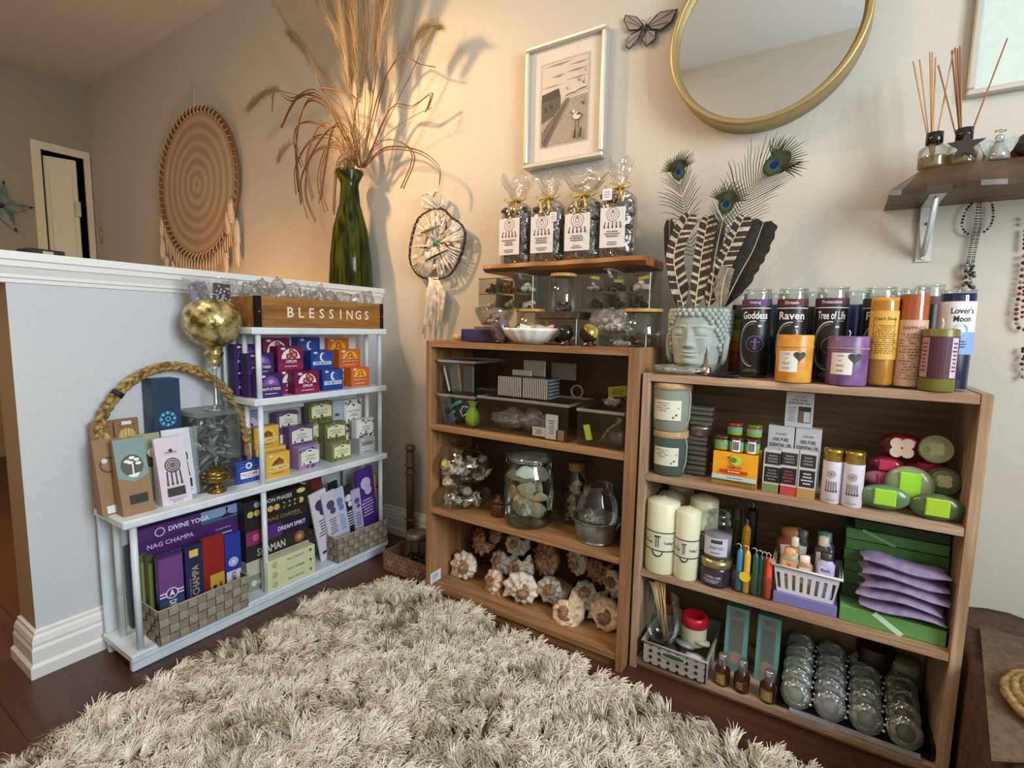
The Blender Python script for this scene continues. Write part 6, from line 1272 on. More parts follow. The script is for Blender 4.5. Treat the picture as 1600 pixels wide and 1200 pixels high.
# soaps
SPK, SGR = '#b8305c', '#9ed03c'
def soapbar(label, x, Y, z, w, h, c, band, rz=0, rx=0, flower=False, d=.03, bw=.5):
    bw *= .85
    g = thing('wrapped_soap', label, 'soap', (x, Y, z), (rx, 0, rz), 'wrapped soaps')
    MB().ball((0, 0, h/2), 1, C(c, .2, sub=.2), 18, 12, w/2, d/2, h/2).build('soap', g)
    m = MB().box(-w*bw/2, w*bw/2, -d/2-.001, d/2+.001, h*.2, h*.86, C(band, .45), .002)
    if flower: 
        a = Art(m, face(0, -d/2-.001, h/2, '-y'))
        for k in range(4): a.disc(w*.16*cos(k*pi/2+.8), w*.16*sin(k*pi/2+.8), w*.14, '#e2cdb8', 12)
    m.build('band', g); return g
zs = zA+.0003
def sb(label, px, py, Y, wpx, hpx, c, band, **k):
    p = onY(Y, px, py); q = mpp(p); z = max(zs, p.z-hpx*q/2); return soapbar(label, p.x, Y, z, wpx*q, hpx*q, c, band, **k)
sb('green wrapped soap with lime band, front left of the soap pile', 1382, 776, -.262, 66, 38, '#5f7c5a', SGR, bw=.5)
sb('green wrapped soap with lime band, front right of the soap pile', 1463, 792, -.262, 70, 42, '#4f6040', '#a5c832', bw=.5)
sb('round green soap with lime band lying in the middle of the pile', 1420, 758, -.225, 66, 60, '#8f9a70', '#9edc3a', bw=.48)
sb('pink soap box under the flower box, left of the pile', 1385, 726, -.2, 46, 26, '#7c1c34', '#c22c5c', bw=.55)
sb('pink and pale soap box at the bottom left of the pile', 1380, 748, -.205, 52, 26, '#b07078', '#c23c6c', bw=.4)
sb('bright pink soap box behind the green ones on the right', 1450, 734, -.17, 60, 34, '#8a1c3c', '#c22c58', bw=.6)
sb('dark red soap wrap with pink flower-printed box at the top of the pile', 1408, 698, -.19, 60, 44, '#5c1420', '#b22850', flower=True, bw=.5)
for lb, px, py, r_, c1, c2 in (('round pale green soap disc standing at the top right of the pile', 1462, 702, 22, '#8f9668', '#a3a882'), ('round dark green wrapped soap at the right of the pile', 1474, 752, 22, '#3c4a2c', '#6d7250')):
    p = onY(-.2, px, py); R = r_*mpp(p); g = thing('round_soap', lb, 'soap', (p.x, -.2, max(p.z, zA+R)), (R_(-12), 0, 0), 'wrapped soaps'); MB().lathe([(0, -.012), (R*.85, -.012), (R, -.006), (R, .006), (R*.85, .012), (0, .012)], C(c2, .3), 28, caps=False).xf(Matrix.Rotation(pi/2, 4, 'X')).build('soap', g)
    m = MB(); a = Art(m, face(0, -.0122, 0, '-y')); a.ring(0, 0, R*.92, R*.12, c1, 24); [a.disc(R*.25*cos(k*1.57+.8), R*.25*sin(k*1.57+.8), R*.26, '#b7b59a' if '704' else c1, 10) for k in range(4)]; a.disc(-R*.55, -R*.1, R*.25, '#7c9a34', 8); m.build('flower_label', g)
# ---- middle compartment
zM = S22+.0005; IV = C('#e3e2c4', .35, sub=.35, var=.02)
def bandlabel(a, R, h):
    a.rect(-R*1.5, h*.33, R*1.5, h*.56, '#dcdac4', 14); a.rect(-R*1.5, h*.56, R*1.5, h*.575, '#1e2220', 14); a.rect(-R*1.5, h*.315, R*1.5, h*.33, '#1e2220', 14); a.disc(0, h*.325, R*.36, '#1e2220', 16, R*.42, pi, 2*pi)
    a.text('The Tree', -R*.7, h*.43, h*.05, '#3a4038', R*.7); a.text('Trading C', R*.72, h*.43, h*.05, '#3a4038', R*.7)
    for s_ in (-.09, .05): a.line([(s_*R, h*.37), (s_*R, h*.5)], R*.05, '#2c302a'); a.disc(s_*R, h*.515, R*.14, '#2c302a', 8, R*.06)
def ivp(label, l, r, top, Y, lab=True): return pillar(label, l, r, top, Y, IV, zM, art=bandlabel if lab else None, dome=.009, grp='ivory pillar candles', wickh=.002, yc=840)
ivp('largest ivory pillar candle with a palm label, front left', 1010, 1060, 775, -.245); ivp('slimmer ivory pillar candle with a palm label beside the largest', 1055, 1094, 791, -.252)
ivp('ivory pillar candle behind the largest one', 1026, 1068, 766, -.16, False); ivp('ivory pillar candle with a band, behind the slimmer one', 1076, 1120, 772, -.19, True); ivp('tall pale green-white pillar candle at the very back left', 1040, 1080, 752, -.1, False)
x, R, h = cylp(1093, 1144, 868, zM, -.243, 895); g = thing('candle_jar', 'dark purple candle jar with gold lid under the clear jar', 'candle', (x, -.243, zM))
MB().lathe([(0, 0), (R*.9, 0), (R, .006), (R, h*.62), (R*.93, h*.68)], C('#2e2530', .12), 30, caps=False).build('glass_body', g); MB().lathe([(R*.93, h*.69), (R*.97, h*.71), (R*.97, h*.98), (0, h)], C('#9c8f62', .25, .7), 30, caps=False).build('lid', g)
m = MB(); a = Art(m, roundf(R+.0003, 0)); a.rect(-R*.8, h*.12, R*.6, h*.6, '#3c3040', 8); a.text('OPEN AIR', 0, h*.4, h*.1, '#c9bccc', R); a.fine(-R*.6, h*.18, R*.4, h*.32, 2, '#c9bccc', 2); m.build('label', g)
zl = zM+h+.0006; x2, R2, h2_ = cylp(1101, 1146, 800, zl, -.243, 840); g = thing('candle_jar', 'clear apothecary candle jar with mauve wax and a white label', 'candle', (x, -.243, zl))
MB().lathe([(0, .001), (R2*.9, 0), (R2, .006), (R2, h2_*.6), (R2*.8, h2_*.7), (R2*.86, h2_*.74), (R2*.86, h2_*.82), (R2*.7, h2_*.86), (R2*.8, h2_*.92), (R2*.75, h2_), (0, h2_)], JAR, 30, caps=False).build('glass_body', g); MB().lathe([(0, .004), (R2*.92, .004), (R2*.96, h2_*.5), (0, h2_*.5)], C('#a898a6', .4, sub=.2), 28, caps=False).build('wax', g)
m = MB(); a = Art(m, roundf(R2+.0003, 0)); a.rect(-R2*.9, h2_*.1, R2*.9, h2_*.5, '#c8c4d0', 10); a.rect(-R2*.3, h2_*.38, R2*.5, h2_*.46, '#3a3a44', 6); a.text('SWEET PEA', R2*.1, h2_*.28, h2_*.06, '#5a5a6c', R2); a.fine(-R2*.4, h2_*.14, R2*.5, h2_*.2, 1, '#6a6a7c', 2); m.build('label', g)
# coloured tapers in a clear cup
xa, xb = rng(-.262, 1144, 1206, 920); D = .05; g = thing('acrylic_holder', 'clear open holder full of coloured taper candles', 'holder', ((xa+xb)/2, -.265, zM)); w_ = (xb-xa)/2; m = MB(); hz = .055
m.box(-w_, w_, 0, D, 0, .0015, ACR); m.box(-w_, w_, 0, .0015, 0, hz, ACR); m.box(-w_, -w_+.0015, 0, D, 0, hz, ACR); m.box(w_-.0015, w_, 0, D, 0, hz, ACR); m.build('shell', g)
m = MB(); Art(m, face(0, -.0005, 0, '-y')).disc(-w_+.026, hz*.78, .0125, '#e2c81c', 20); m.build('price_sticker', g)
for lb, px, top, c, Y in (('blue', 1155, 855, '#3f83b4', -.253), ('yellow', 1167, 858, '#e0ae34', -.256), ('dark green', 1180, 862, '#24584a', -.253), ('green, second', 1189, 866, '#1f5040', -.247), ('red, behind the orange', 1196, 868, '#a8341c', -.243), ('bright orange', 1203, 870, '#e4572c', -.255)):
    x, R, h = cylp(px-5, px+5, top, zM+.002, Y, 890); x = min(max(x, xa+R+.002), xb-R-.002)
    g = thing('taper_candle', '%s taper candle in the clear holder' % lb, 'candle', (x, Y, zM+.002), 0, 'coloured taper candles'); MB().lathe([(R, 0), (R, h*.88), (R*.55, h*.96), (0, h)], C(c, .35, sub=.1), 14, caps=False).build('wax', g); MB().tube([(0, 0, h), (.001, 0, h+.005), (-.004, 0, h+.009), (-.010, .0, h+.006)], .0009, C('#efe8e4', .6), 5).build('wick', g)
x, R, h = cylp(1164, 1181, 792, zM, -.13, 830); pillar('tall black taper candle at the back behind the coloured ones', 1164, 1181, 792, -.13, '#1a1618', zM, yc=850, dome=.01); pillar('mustard yellow taper candle leaning behind the coloured ones', 1158, 1172, 818, -.16, '#b88a1c', zM, yc=850, dome=.012)
for lb, px, r_, top in (('dim glass candle jar in the back row behind the tapers', 1150, 14, 790), ('second dim glass candle jar in the back row behind the tapers', 1130, 13, 796)):
    x, R, h = cylp(px-r_, px+r_, top, zM, -.09, 840); tag(MB().lathe([(0, .001), (R, 0), (R, h*.85), (R*.8, h*.92), (R*.85, h)], JAR, 22, caps=False).build('glass_jar', loc=(x, -.09, zM)), lb, 'jar')
# white slotted basket on the lilac box
lbx0, lbx1 = rng(-.262, 1206, 1308, 950); zL = zy(-.262, 1257, 936)
o = tag(MB().box(lbx0, lbx1, -.262, -.16, zM, zL, C('#7a74b2', .5), .001).build('storage_box'), 'lilac cardboard box under the white slotted basket', 'box')
ba0, ba1 = rng(-.262, 1207, 1314, 905); zB2 = zL+.0005; hB = zy(-.262, 1260, 893)-zB2; ww = (ba1-ba0)/2; PLW = C('#d9d8dc', .35, var=.01)
g = thing('slotted_basket', 'white plastic basket with vertical slots full of small tubes', 'basket', ((ba0+ba1)/2, -.262, zB2)); m = MB(); dd = .1; t = .002
def slotwall(p0, p1, n):
    p0, p1 = Vector((*p0, 0)), Vector((*p1, 0)); L_ = (p1-p0).length; e = (p1-p0).normalized(); nr = Vector((e.y, -e.x, 0))
    def bx(a, b, z0, z1):
        k0, k1 = .86+.14*z0/hB, .86+.14*z1/hB; c = Vector((0, dd/2, 0)); q = []
        for (s_, z_, k) in ((a, z0, k0), (b, z0, k0), (b, z1, k1), (a, z1, k1)): v = (p0+e*s_); v = c+(v-c)*k; v.z = z_; q.append(v)
        m.add(q+[v-nr*t for v in q], [(0, 1, 2, 3), (7, 6, 5, 4), (0, 4, 5, 1), (1, 5, 6, 2), (2, 6, 7, 3), (3, 7, 4, 0)], PLW)
    bx(0, L_, 0, hB*.14); bx(0, L_, hB*.74, hB)
    for i in range(n+1): a = L_*i/n-L_/n*.28; bx(max(0, a), min(L_, a+L_/n*.56), hB*.14, hB*.74)
for a_, b_, n in (((-ww, 0), (ww, 0), 8), ((ww, 0), (ww, dd), 6), ((ww, dd), (-ww, dd), 8), ((-ww, dd), (-ww, 0), 6)): slotwall(a_, b_, n)
m.box(-ww*.86, ww*.86, dd*.07, dd*.93, 0, .002, PLW); m.build('body', g); MB().tube([(-ww-.003, -.003, hB), (ww+.003, -.003, hB), (ww+.003, dd+.003, hB), (-ww-.003, dd+.003, hB)], .0034, PLW, 6, close=True).build('rim', g)
CAPM = C('#c9bfae', .3)
for lb, px, top, wd, c, cap_, ry, Y, txt in (('small peach-topped tube in the white basket', 1222, 852, 26, '#9a967c', '#e0a06c', .1, -.24, 'N'), ('clear bottle with brown drink at the left of the white basket', 1243, 838, 16, '#8c7c5c', '#d8cfbc', 0, -.235, ''), ('small bottle with white cap in the middle of the white basket', 1262, 868, 22, '#b8875c', '#e8dccc', -.15, -.24, ''), ('lilac labelled tube standing at the right of the white basket', 1291, 862, 25, '#b9b4dc', '#3c3430', .05, -.238, 'Bath'), ('cream-tagged dark bottle behind the lilac tube', 1284, 836, 22, '#4c4434', '#d9d0bc', .1, -.205, ''), ('dark green glass bottle at the back of the white basket', 1252, 826, 20, '#36443a', '#4c5a50', .1, -.19, ''), ('orange-brown packet at the back left of the white basket', 1225, 820, 44, '#8a5030', '#a86a40', -.3, -.18, ''), ('plum and teal packet at the back right of the white basket', 1300, 832, 30, '#4a3a4c', '#5c8a84', -.1, -.185, '')):
    p = onY(Y, px, top); w2 = wd*mpp(p)/2; hgt = p.z-zB2-.003; x = min(max(p.x, ba0+w2+.008), ba1-w2-.008)
    g = thing('toiletry_tube', lb, 'tube', (x, Y, zB2+.003), (0, ry*.4, 0), 'small toiletries in the white basket'); MB().lathe([(0, 0), (w2*.85, 0), (w2, .004), (w2, hgt*.75), (w2*.6, hgt*.84)], C(c, .3), 18, caps=False, sy=.7).build('body', g); MB().lathe([(w2*.62, hgt*.8), (w2*.66, hgt*.82), (w2*.66, hgt*.98), (0, hgt)], C(cap_, .35), 16, caps=False, sy=.7).build('cap', g)
    m = MB(); a = Art(m, lambda u, v, l: (u, -w2*.72-l, v)); a.rect(-w2*.7, hgt*.3, w2*.7, hgt*.72, '#d9d4d0' if not txt else cap_ if txt == 'N' else '#c8c4e6'); a.fine(-w2*.5, hgt*.34, w2*.5, hgt*.56, 4, '#5a5470', 3); txt and a.text(txt, 0, hgt*.64, hgt*.07, '#2e2a30', w2); m.build('label', g)
# green boxes and mauve sachets
gx0, gx1 = rng(-.262, 1314, 1487, 930)
zg = zM
for i, (lb, h_, c, dx, dY) in enumerate((('bright green gift box with white ribbon at the bottom of the stack', .034, '#629450', 0, 0), ('dark green gift box, second from the bottom', .03, '#26401f', .002, .05), ('dark green gift box, third from the bottom', .03, '#2b4a22', 0, .052), ('dark green gift box, fourth from the bottom', .026, '#35592a', .003, .054), ('mid green gift box, fifth from the bottom', .024, '#33582a', 0, .05), ('mid green gift box, sixth from the bottom', .024, '#3c662f', .002, .052), ('pale green gift box near the top of the stack', .024, '#4c7a40', .001, .056), ('deep green gift box, second from the top', .022, '#183a1c', .016, .06), ('deep green gift box at the top of the stack', .018, '#163a1a', .03, .066))):
    g = thing('gift_box', lb, 'box', ((gx0+gx1)/2+dx/2, -.262+dY, zg), 0, 'stacked green gift boxes'); w2 = (gx1-gx0)/2-dx/2; MB().box(-w2, w2, 0, min(.19, .2-dY)-.005, .0003, h_-.0004, C(c, .5), .001).build('box', g)
    if i == 0: m = MB(); a = Art(m, face(0, -.0003, 0, '-y')); a.line([(-.03, h_*.98), (.02, h_*.02)], .011, '#bfe0c4'); m.build('ribbon', g)
    if i in (2, 4, 6): m = MB(); a = Art(m, face(0, -.0003, 0, '-y')); a.line([(-.06, h_), (.0, 0)], .006, '#7aa07c'); m.build('ribbon', g)
    zg += h_
q0, q1 = rng(-.27, 1343, 1484, 940); z = zM+.036
for i, lb in enumerate(('lilac padded sachet at the bottom of the sachet pile', 'lilac padded sachet, second from the bottom', 'lilac padded sachet in the middle of the pile', 'lilac padded sachet, second from the top', 'lilac padded sachet on top of the pile')):
    m = MB(); n = 14; vs = []; W2 = (q1-q0)/2; q = random.Random(i); D2 = .038
    for s_ in (1, -1):
        for a in range(n+1):
            for b in range(7):
                u, v = -1+2*a/n, -1+2*b/6; e = max(0, (1-abs(u)**5)*(1-abs(v)**4)); vs.append((u*W2+.004*sin(v*3+i), v*D2, s_*e*.0098+.004*sin(u*3+i)+.0012*noise.noise(Vector((u*4, v*3, i*3+s_)))))
    k = (n+1)*7; fs = []
    for a in range(n):
        for b in range(6): p = a*7+b; fs += [(p, p+7, p+8, p+1), (k+p, k+p+1, k+p+8, k+p+7)]
    m.add(vs, fs, mottle('#85779a', '#9a8bad', 60, .55, bump=.2), True); o = m.build('padded_sachet', loc=((q0+q1)/2+q.uniform(-.005, .005), -.265+.03, z+.013+i*.0235), rot=(q.uniform(-.05, .05), .03+q.uniform(-.03, .03), q.uniform(-.05, .05))); tag(o, lb, 'sachet', 'lilac sachets before the green boxes')
# ---- bottom compartment
zB = S23+.0005
s0, s1 = rng(-.292, 1001, 1102, 1045); zrim = zy(-.292, 1050, 1016); g = thing('storage_basket', 'light grey plastic basket with disc pattern and oval handle', 'basket', ((s0+s1)/2+.002, -.292, zB)); GP = C('#aaa49e', .45); ww = (s1-s0)/2; hB2 = zrim-zB; dd = .2; m = MB()
HOL = C('#1c1814', .8)
for x0, x1, y0, y1 in ((-ww, ww, 0, .003), (-ww, ww, dd-.003, dd), (-ww, -ww+.003, 0, dd), (ww-.003, ww, 0, dd)): m.box(x0, x1, y0, y1, 0, hB2, GP)
m.box(-ww, ww, 0, dd, 0, .002, GP); m.build('body', g); m = MB(); a = Art(m, face(0, 0, 0, '-y')); nx = 7
for j in range(4):
    for i in range(nx+1): 
        u = -ww+2*ww*i/nx; v = hB2*(j)/3*.9+.004; a.poly([(max(-ww, min(ww, u+.0052*cos(k*pi/2))), max(.001, min(hB2-.004, v+.0058*sin(k*pi/2)))) for k in range(4)], '#241e1a')
a.disc(0, hB2*.72, ww*.4, '#c9c4be', 22, hB2*.15); a.disc(0, hB2*.72, ww*.36, '#3a4a2c', 22, hB2*.11); m.build('pattern', g)
MB().tube([(-ww-.002, -.002, hB2), (ww+.002, -.002, hB2), (ww+.002, dd+.002, hB2), (-ww-.002, dd+.002, hB2)], .003, GP, 6, close=True).build('rim', g)
sx = (s0+s1)/2
x, R, h = cylp(1009, 1062, 930, zB+.05, -.255, 970); g = thing('glass_vase', 'clear stemless glass holding a bundle of pale reed sticks', 'vase', (x, -.25, zB+.045)); hv = zy(-.25, 1035, 932)-zB-.045; R = min(R, x-B2['x0']-.02)
MB().lathe([(0, .002), (R*.55, 0), (R*.85, hv*.15), (R, hv*.45), (R*.95, hv*.8), (R*.85, hv)], JAR, 32, caps=False).build('glass', g)
tag(MB().box(-.035, .035, -.025, .06, 0, .0425, C('#3c3832', .7), .002).build('box', loc=(x+.002, -.25, zB+.002)), 'dark box in the grey basket under the stemless glass', 'box')
q = random.Random(6)
for i in range(12):
    a0_ = Vector((x+.012+q.uniform(-.006, .006), -.25+q.uniform(-.008, .008), zB+.052)); b0_ = onY(-.262+q.uniform(-.004, .004), 1016+i*2.1, 908+q.uniform(-2, 3)); b0_.z = min(b0_.z, S22-.024)
    tag(MB().tube([Vector((0, 0, 0)), b0_-a0_], .0016, C('#c9ad80', .6), 6).build('reed_stick', loc=a0_), 'thin pale reed stick in the stemless glass', 'reed stick', 'reed sticks in the stemless glass')
def rl(label, px, top, bot, Y, r_, body, lid):
    p = onY(Y, px, bot); R = r_*mpp(p); h = onY(Y, px, top).z-p.z; g = thing('lidded_jar', label, 'jar', (p.x, Y, max(p.z, zB+.004)), 0); MB().lathe([(0, 0), (R*.9, 0), (R, .006), (R, h*.6)], C(body, .2), 26, caps=False).build('body', g); MB().lathe([(R*.95, h*.6), (R*1.02, h*.64), (R*1.0, h*.9), (R*.8, h*.94), (R*.7, h*.86), (0, h*.86)], C(lid, .3), 26, caps=False).build('lid', g)
rl('round jar of cream with a red screw lid in the grey basket', 1083, 955, 1003, -.2, 19, '#c5c6a8', '#b5182a'); rl('red-topped jar behind the stemless glass', 1043, 935, 985, -.13, 12, '#b8b39a', '#9a2430')
for lb, px, py, Y, r_, c in (('flat silver tin disc lying in the grey basket', 1070, 1008, -.235, 15, '#8f918c'), ('white folded tissue packet in the grey basket', 1086, 1030, -.262, 15, '#d6d8d8'), ('beige round lid at the right of the grey basket', 1095, 1005, -.215, 13, '#b3ab98')):
    p = onY(Y, px, py); R = r_*mpp(p); tag(MB().lathe([(0, 0), (R, 0), (R*1.02, .004), (R*.95, .009), (0, .010)], C(c, .4, .3 if 'tin' in lb else 0), 24, caps=False).build('tin_disc' if 'tin' in lb else 'packet', loc=(p.x, Y, max(zB+.004, p.z)), rot=(-.3, .1, 0)), lb, 'tin' if 'tin' in lb else 'packet')
def TEAL(a, w, h): a.rect(-w*.33, h*.04, w*.33, h*.96, '#7f8a84'); a.rect(-w*.3, h*.3, w*.3, h*.8, '#6a726e'); a.disc(0, h*.22, w*.2, '#b08a7c', 10, h*.1); a.text('LUXE', 0, h*.88, h*.02, '#22302e', w*.5); a.line([(-w*.2, h*.9), (0, h*.93), (w*.2, h*.9)], h*.008, '#22302e')
for i, (lb, l, r, t) in enumerate((('tall slim teal-edged window box, left one', 1131, 1167, 951), ('tall slim teal-edged window box, right one', 1181, 1218, 966))):
    a0_, b0_ = rng(-.2, l, r, 1010); zt_ = zy(-.2, (l+r)/2, t); carton('window_box', lb, 'box', b0_-a0_, .03, zt_-zB, ((a0_+b0_)/2, -.185, zB), 0, '#6fa7a0', TEAL, 'teal window boxes', lean=-.04)
for lb, l, r, t, c in (('small brown bottle with a gold label and silver cap, left of three', 1116, 1141, 1020, '#8c6c2c'), ('small ribbed brown bottle with silver cap, middle of three', 1146, 1172, 1030, '#4a2018'), ('small brown bottle with silver cap, right of three', 1186, 1215, 1046, '#8a7a44')):
    x, R, h = cylp(l, r, t, zB, -.262, t+35); g = thing('small_bottle', lb, 'bottle', (x, -.262, zB), 0, 'small brown bottles')
    MB().lathe([(0, 0), (R*.92, 0), (R, .003), (R, h*.5), (R*.6, h*.62), (R*.5, h*.66)], C('#3a1812', .1), 24, caps=False).build('body', g); MB().lathe([(R*.52, h*.62), (R*.56, h*.64), (R*.56, h*.97), (R*.45, h), (0, h)], C('#b5b5b4', .2, .8), 20, caps=False).build('cap', g)
    m = MB(); a = Art(m, roundf(R+.0003, 0)); a.rect(-R*.9, h*.08, R*.5 if 'ribbed' not in lb else R*.9, h*.44, c, 8); a.fine(-R*.7, h*.14, R*.4, h*.38, 3, '#c9b078', 2); m.build('label', g)
# tray of clear-wrapped discs with silver beads
t0, t1 = 1.60, B2['x1']-.022; tr = thing('display_tray', 'black tray edged with metal at the bottom right of the lower bookcase', 'tray', (t0, -.27, zB)); m = MB(); BKM = C('#17181a', .3)
m.box(0, t1-t0, 0, .2, 0, .003, BKM); m.box(0, .004, 0, .2, 0, .03, BKM); m.box(t1-t0-.004, t1-t0, 0, .2, 0, .03, BKM); m.box(0, t1-t0, .196, .2, 0, .03, BKM); m.build('base', tr)
WRP = glass('#dfe8e4', 1, .12, .13, .2, 40); DSC = C('#7f8a84', .3)
for c_ in range(4):
    for k in range(5):
        cx = t0+.04+c_*.068; cy = -.235+k*.036; cz = zB+.022+k*.011
        g = thing('wrapped_tealight', 'clear-wrapped pale disc, %s of the %s column on the black tray' % (['front one', 'second from the front', 'middle one', 'fourth from the front', 'rear one'][k], ['left', 'second', 'third', 'right'][c_]), 'candle', (cx, cy, cz), (R_(62), 0, 0), 'clear-wrapped discs on the tray')
        MB().lathe([(0, 0), (.027, 0), (.028, .003), (.028, .013), (.027, .016), (0, .016)], C(['#87917f', '#8f8f94', '#7b837c', '#5f5f52'][c_], .25, var=.1), 24, caps=False).build('disc', g)
        m = MB(); m.lathe([(.020, -.004), (.031, -.002), (.033, .008), (.031, .02), (.018, .024)], WRP, 20, caps=False)
        m.build('wrapper', g)
for c_ in range(3):
    m = MB()
    for k in range(12): m.ball((.0022*((-1)**k), -.0, 0), .0001, BKM, 3, 2) if False else m.ball((.003*((k % 3)-1), k*.015, .002+k*.0048), .0042, C('#c9ccd0', .12, .9), 8, 6)
    o = m.build('bead_string', loc=(t0+.074+c_*.068, -.262, zB+.022)); tag(o, 'string of small silver beads between the %s columns of wrapped discs' % ['left two', 'middle two', 'right two'][c_], 'beads')
m = MB().box(0, .24, 0, .018, 0, .004, glass('#c9c9ce', .9, .2, .4, .2, 60)); tag(m.build('cellophane_strip', loc=(t0+.03, -.283, zB)), 'grey crumpled plastic strip along the front of the black tray', 'plastic strip')
tag(MB().ball((0, 0, .006), .006, C('#1f6a34', .4), 12, 8, 2.6, 1.2, 1).build('green_pouch', loc=(t0+.235, -.258, zB+.004)), 'small bright green bundle at the front right of the black tray', 'pouch')
for lb, px, py, r_, c in (('dark plum round box at the back of the bottom compartment', 1367, 1028, 25, '#2c0f1c'), ('pale wrapped jar beside the dark plum box', 1412, 1048, 20, '#8f8f7c')):
    p = onY(-.09, px, py); R = r_*mpp(p); tag(MB().lathe([(0, 0), (R*.95, 0), (R, .004), (R, R*1.6), (R*.9, R*1.7), (0, R*1.7)], C(c, .4), 26, caps=False).build('round_box', loc=(p.x, -.085, zB+.035 if False else max(zB, p.z-R*.85))), lb, 'box')
# ================================================================== things on the walls and on the half wall
# ---- round mirror
mc0, mc1, mbt = onY(0, 1052, 60), onY(0, 1360, 0), onY(0, 1165, 211)
mr = (mc1.x-mc0.x)/2*.99; mcx = (mc0.x+mc1.x)/2+.012; mcz = mbt.z+mr
GLD = C('#ab9868', .38, .6, .05); mi = thing('round_mirror', 'large round wall mirror with a deep brushed gold rim', 'mirror', (mcx, 0, mcz)); RX = Matrix.Rotation(pi/2, 4, 'X')
MB().lathe([(mr-.004, .001), (mr, .003), (mr, .074), (mr-.002, .076), (mr-.011, .076), (mr-.013, .074), (mr-.013, .059), (mr-.02, .057), (mr-.02, .054)], GLD, 96, caps=False).xf(RX).build('rim', mi)
MR = C('#e9ebea', .015, 1, .0); MB().lathe([(0, .0535), (mr-.012, .0535)], MR, 96, caps=False).xf(RX).build('mirror_glass', mi)
MB().lathe([(0, .001), (mr-.01, .001), (mr-.01, .052), (0, .052)], C('#3a332a', .8), 64, caps=False).xf(RX).build('backing', mi)
# ---- framed seaside print
def quad_frame(name, label, p_tl, p_tr, p_bl, fw, depth, mt, inner, matw, art, tilt=0):
    A, B_, D_ = onY(-depth, *p_tl), onY(-depth, *p_tr), onY(-depth, *p_bl); W_, H_ = (B_-A).length, abs(A.z-D_.z); g = thing(name, label, 'picture', (A.x+W_/2, 0, D_.z)); w = W_/2
    m = MB()
    for x0, x1, z0, z1 in ((-w, w, 0, fw), (-w, w, H_-fw, H_), (-w, -w+fw, fw, H_-fw), (w-fw, w, fw, H_-fw)): m.box(x0, x1, -depth, -.001, z0, z1, mt, .004)
    m.build('frame', g); m = MB().box(-w+fw, w-fw, -depth*.55, -.002, fw, H_-fw, C('#d9d3c8', .8)); m.build('mat_board', g)
    m = MB(); a = Art(m, face(0, -depth*.55-.0006, 0, '-y')); art(a, -w+fw+matw[0], fw+matw[1], w-fw-matw[0], H_-fw-matw[2]); m.build('print', g); return g
def SEA(a, u0, v0, u1, v1):
    W, H = u1-u0, v1-v0; X = lambda t: u0+W*t; Z = lambda t: v0+H*t; ink = '#211e1b'; q = random.Random(3)
    a.rect(u0-.006, v0-.006, u1+.006, v1+.006, '#b5aea2'); a.rect(u0, v0, u1, v1, '#cbc3b4')
    for (x, y, w_, h_) in ((.35, .97, .7, .03), (.35, .83, .32, .035), (.75, .85, .45, .03), (.2, .72, .45, .015), (.75, .76, .5, .015), (.8, .93, .4, .02)): a.poly([(X(max(0, x-w_/2)), Z(y)), (X(min(1, x)), Z(y+h_/2)), (X(min(1, x+w_/2)), Z(y+h_*.4)), (X(min(1, x+.05)), Z(y-h_/2))], '#8e867a')
    a.poly([(X(0), Z(0)), (X(1), Z(0)), (X(1), Z(.55)), (X(.6), Z(.53)), (X(0), Z(.35))], '#9d9587')
    a.poly([(X(0), Z(.64)), (X(.38), Z(.68)), (X(.42), Z(.57)), (X(0), Z(.55))], '#332f2a'); a.poly([(X(0), Z(.55)), (X(.3), Z(.56)), (X(.3), Z(.36)), (X(0), Z(.28))], '#4f4a43'); a.poly([(X(.3), Z(.57)), (X(.42), Z(.58)), (X(.42), Z(.44)), (X(.3), Z(.38))], '#4b463f')
    for x, y in ((.06, .42), (.18, .44)): a.rect(X(x), Z(y), X(x+.07), Z(y+.06), '#2a2723')
    for i in range(26): t = i/26; x = .02+.56*t; y = .03+.48*t; h_ = .15*(1-t*.65); a.poly([(X(x), Z(y)), (X(x+.02*(1-t*.5)), Z(y+.01)), (X(x+.02*(1-t*.5)), Z(y+h_)), (X(x), Z(y+h_+.01))], '#9b9284' if i % 2 else ink)
    a.poly([(X(.03), Z(0)), (X(.1), Z(0)), (X(.62), Z(.53)), (X(.58), Z(.53))], '#4e4942')
    for x, y, s_ in ((.58, .66, .05), (.83, .73, .06), (.93, .69, .06), (.96, .82, .04), (.93, .45, .08)): a.poly([(X(x-s_), Z(y+s_*.3)), (X(x), Z(y-s_*.3)), (X(x+s_*.4), Z(y+s_)), (X(x+s_*.2), Z(y-s_*.4)), (X(x), Z(y-s_*.6))], ink)
    a.line([(X(.55), Z(.56)), (X(.68), Z(.58)), (X(.75), Z(.575)), (X(.85), Z(.6)), (X(1), Z(.61))], .003, ink)
    a.disc(X(.8), Z(.29), W*.085, '#d6cfc2', 12, H*.045); a.poly([(X(.78), Z(.3)), (X(.92), Z(.29)), (X(.84), Z(.33))], ink); a.disc(X(.73), Z(.35), W*.03, '#d6cfc2', 8); a.line([(X(.7), Z(.345)), (X(.66), Z(.34))], .003, ink)
    for x in (.78, .84): a.line([(X(x), Z(.25)), (X(x), Z(.14))], .0022, ink)
    for x in (.76, .88): a.poly([(X(x-.02), Z(.02)), (X(x+.03), Z(.02)), (X(x+.03), Z(.15)), (X(x-.0), Z(.13))], ink)
    for i in range(70): x, y = q.uniform(.3, .98), q.uniform(.02, .5); (y < x*.6+.05) and a.line([(X(x), Z(y)), (X(min(1, x+.03)), Z(y+.004))], .0012, '#6e675c')
SLV = C('#c9c4ba', .35, .35, .03)
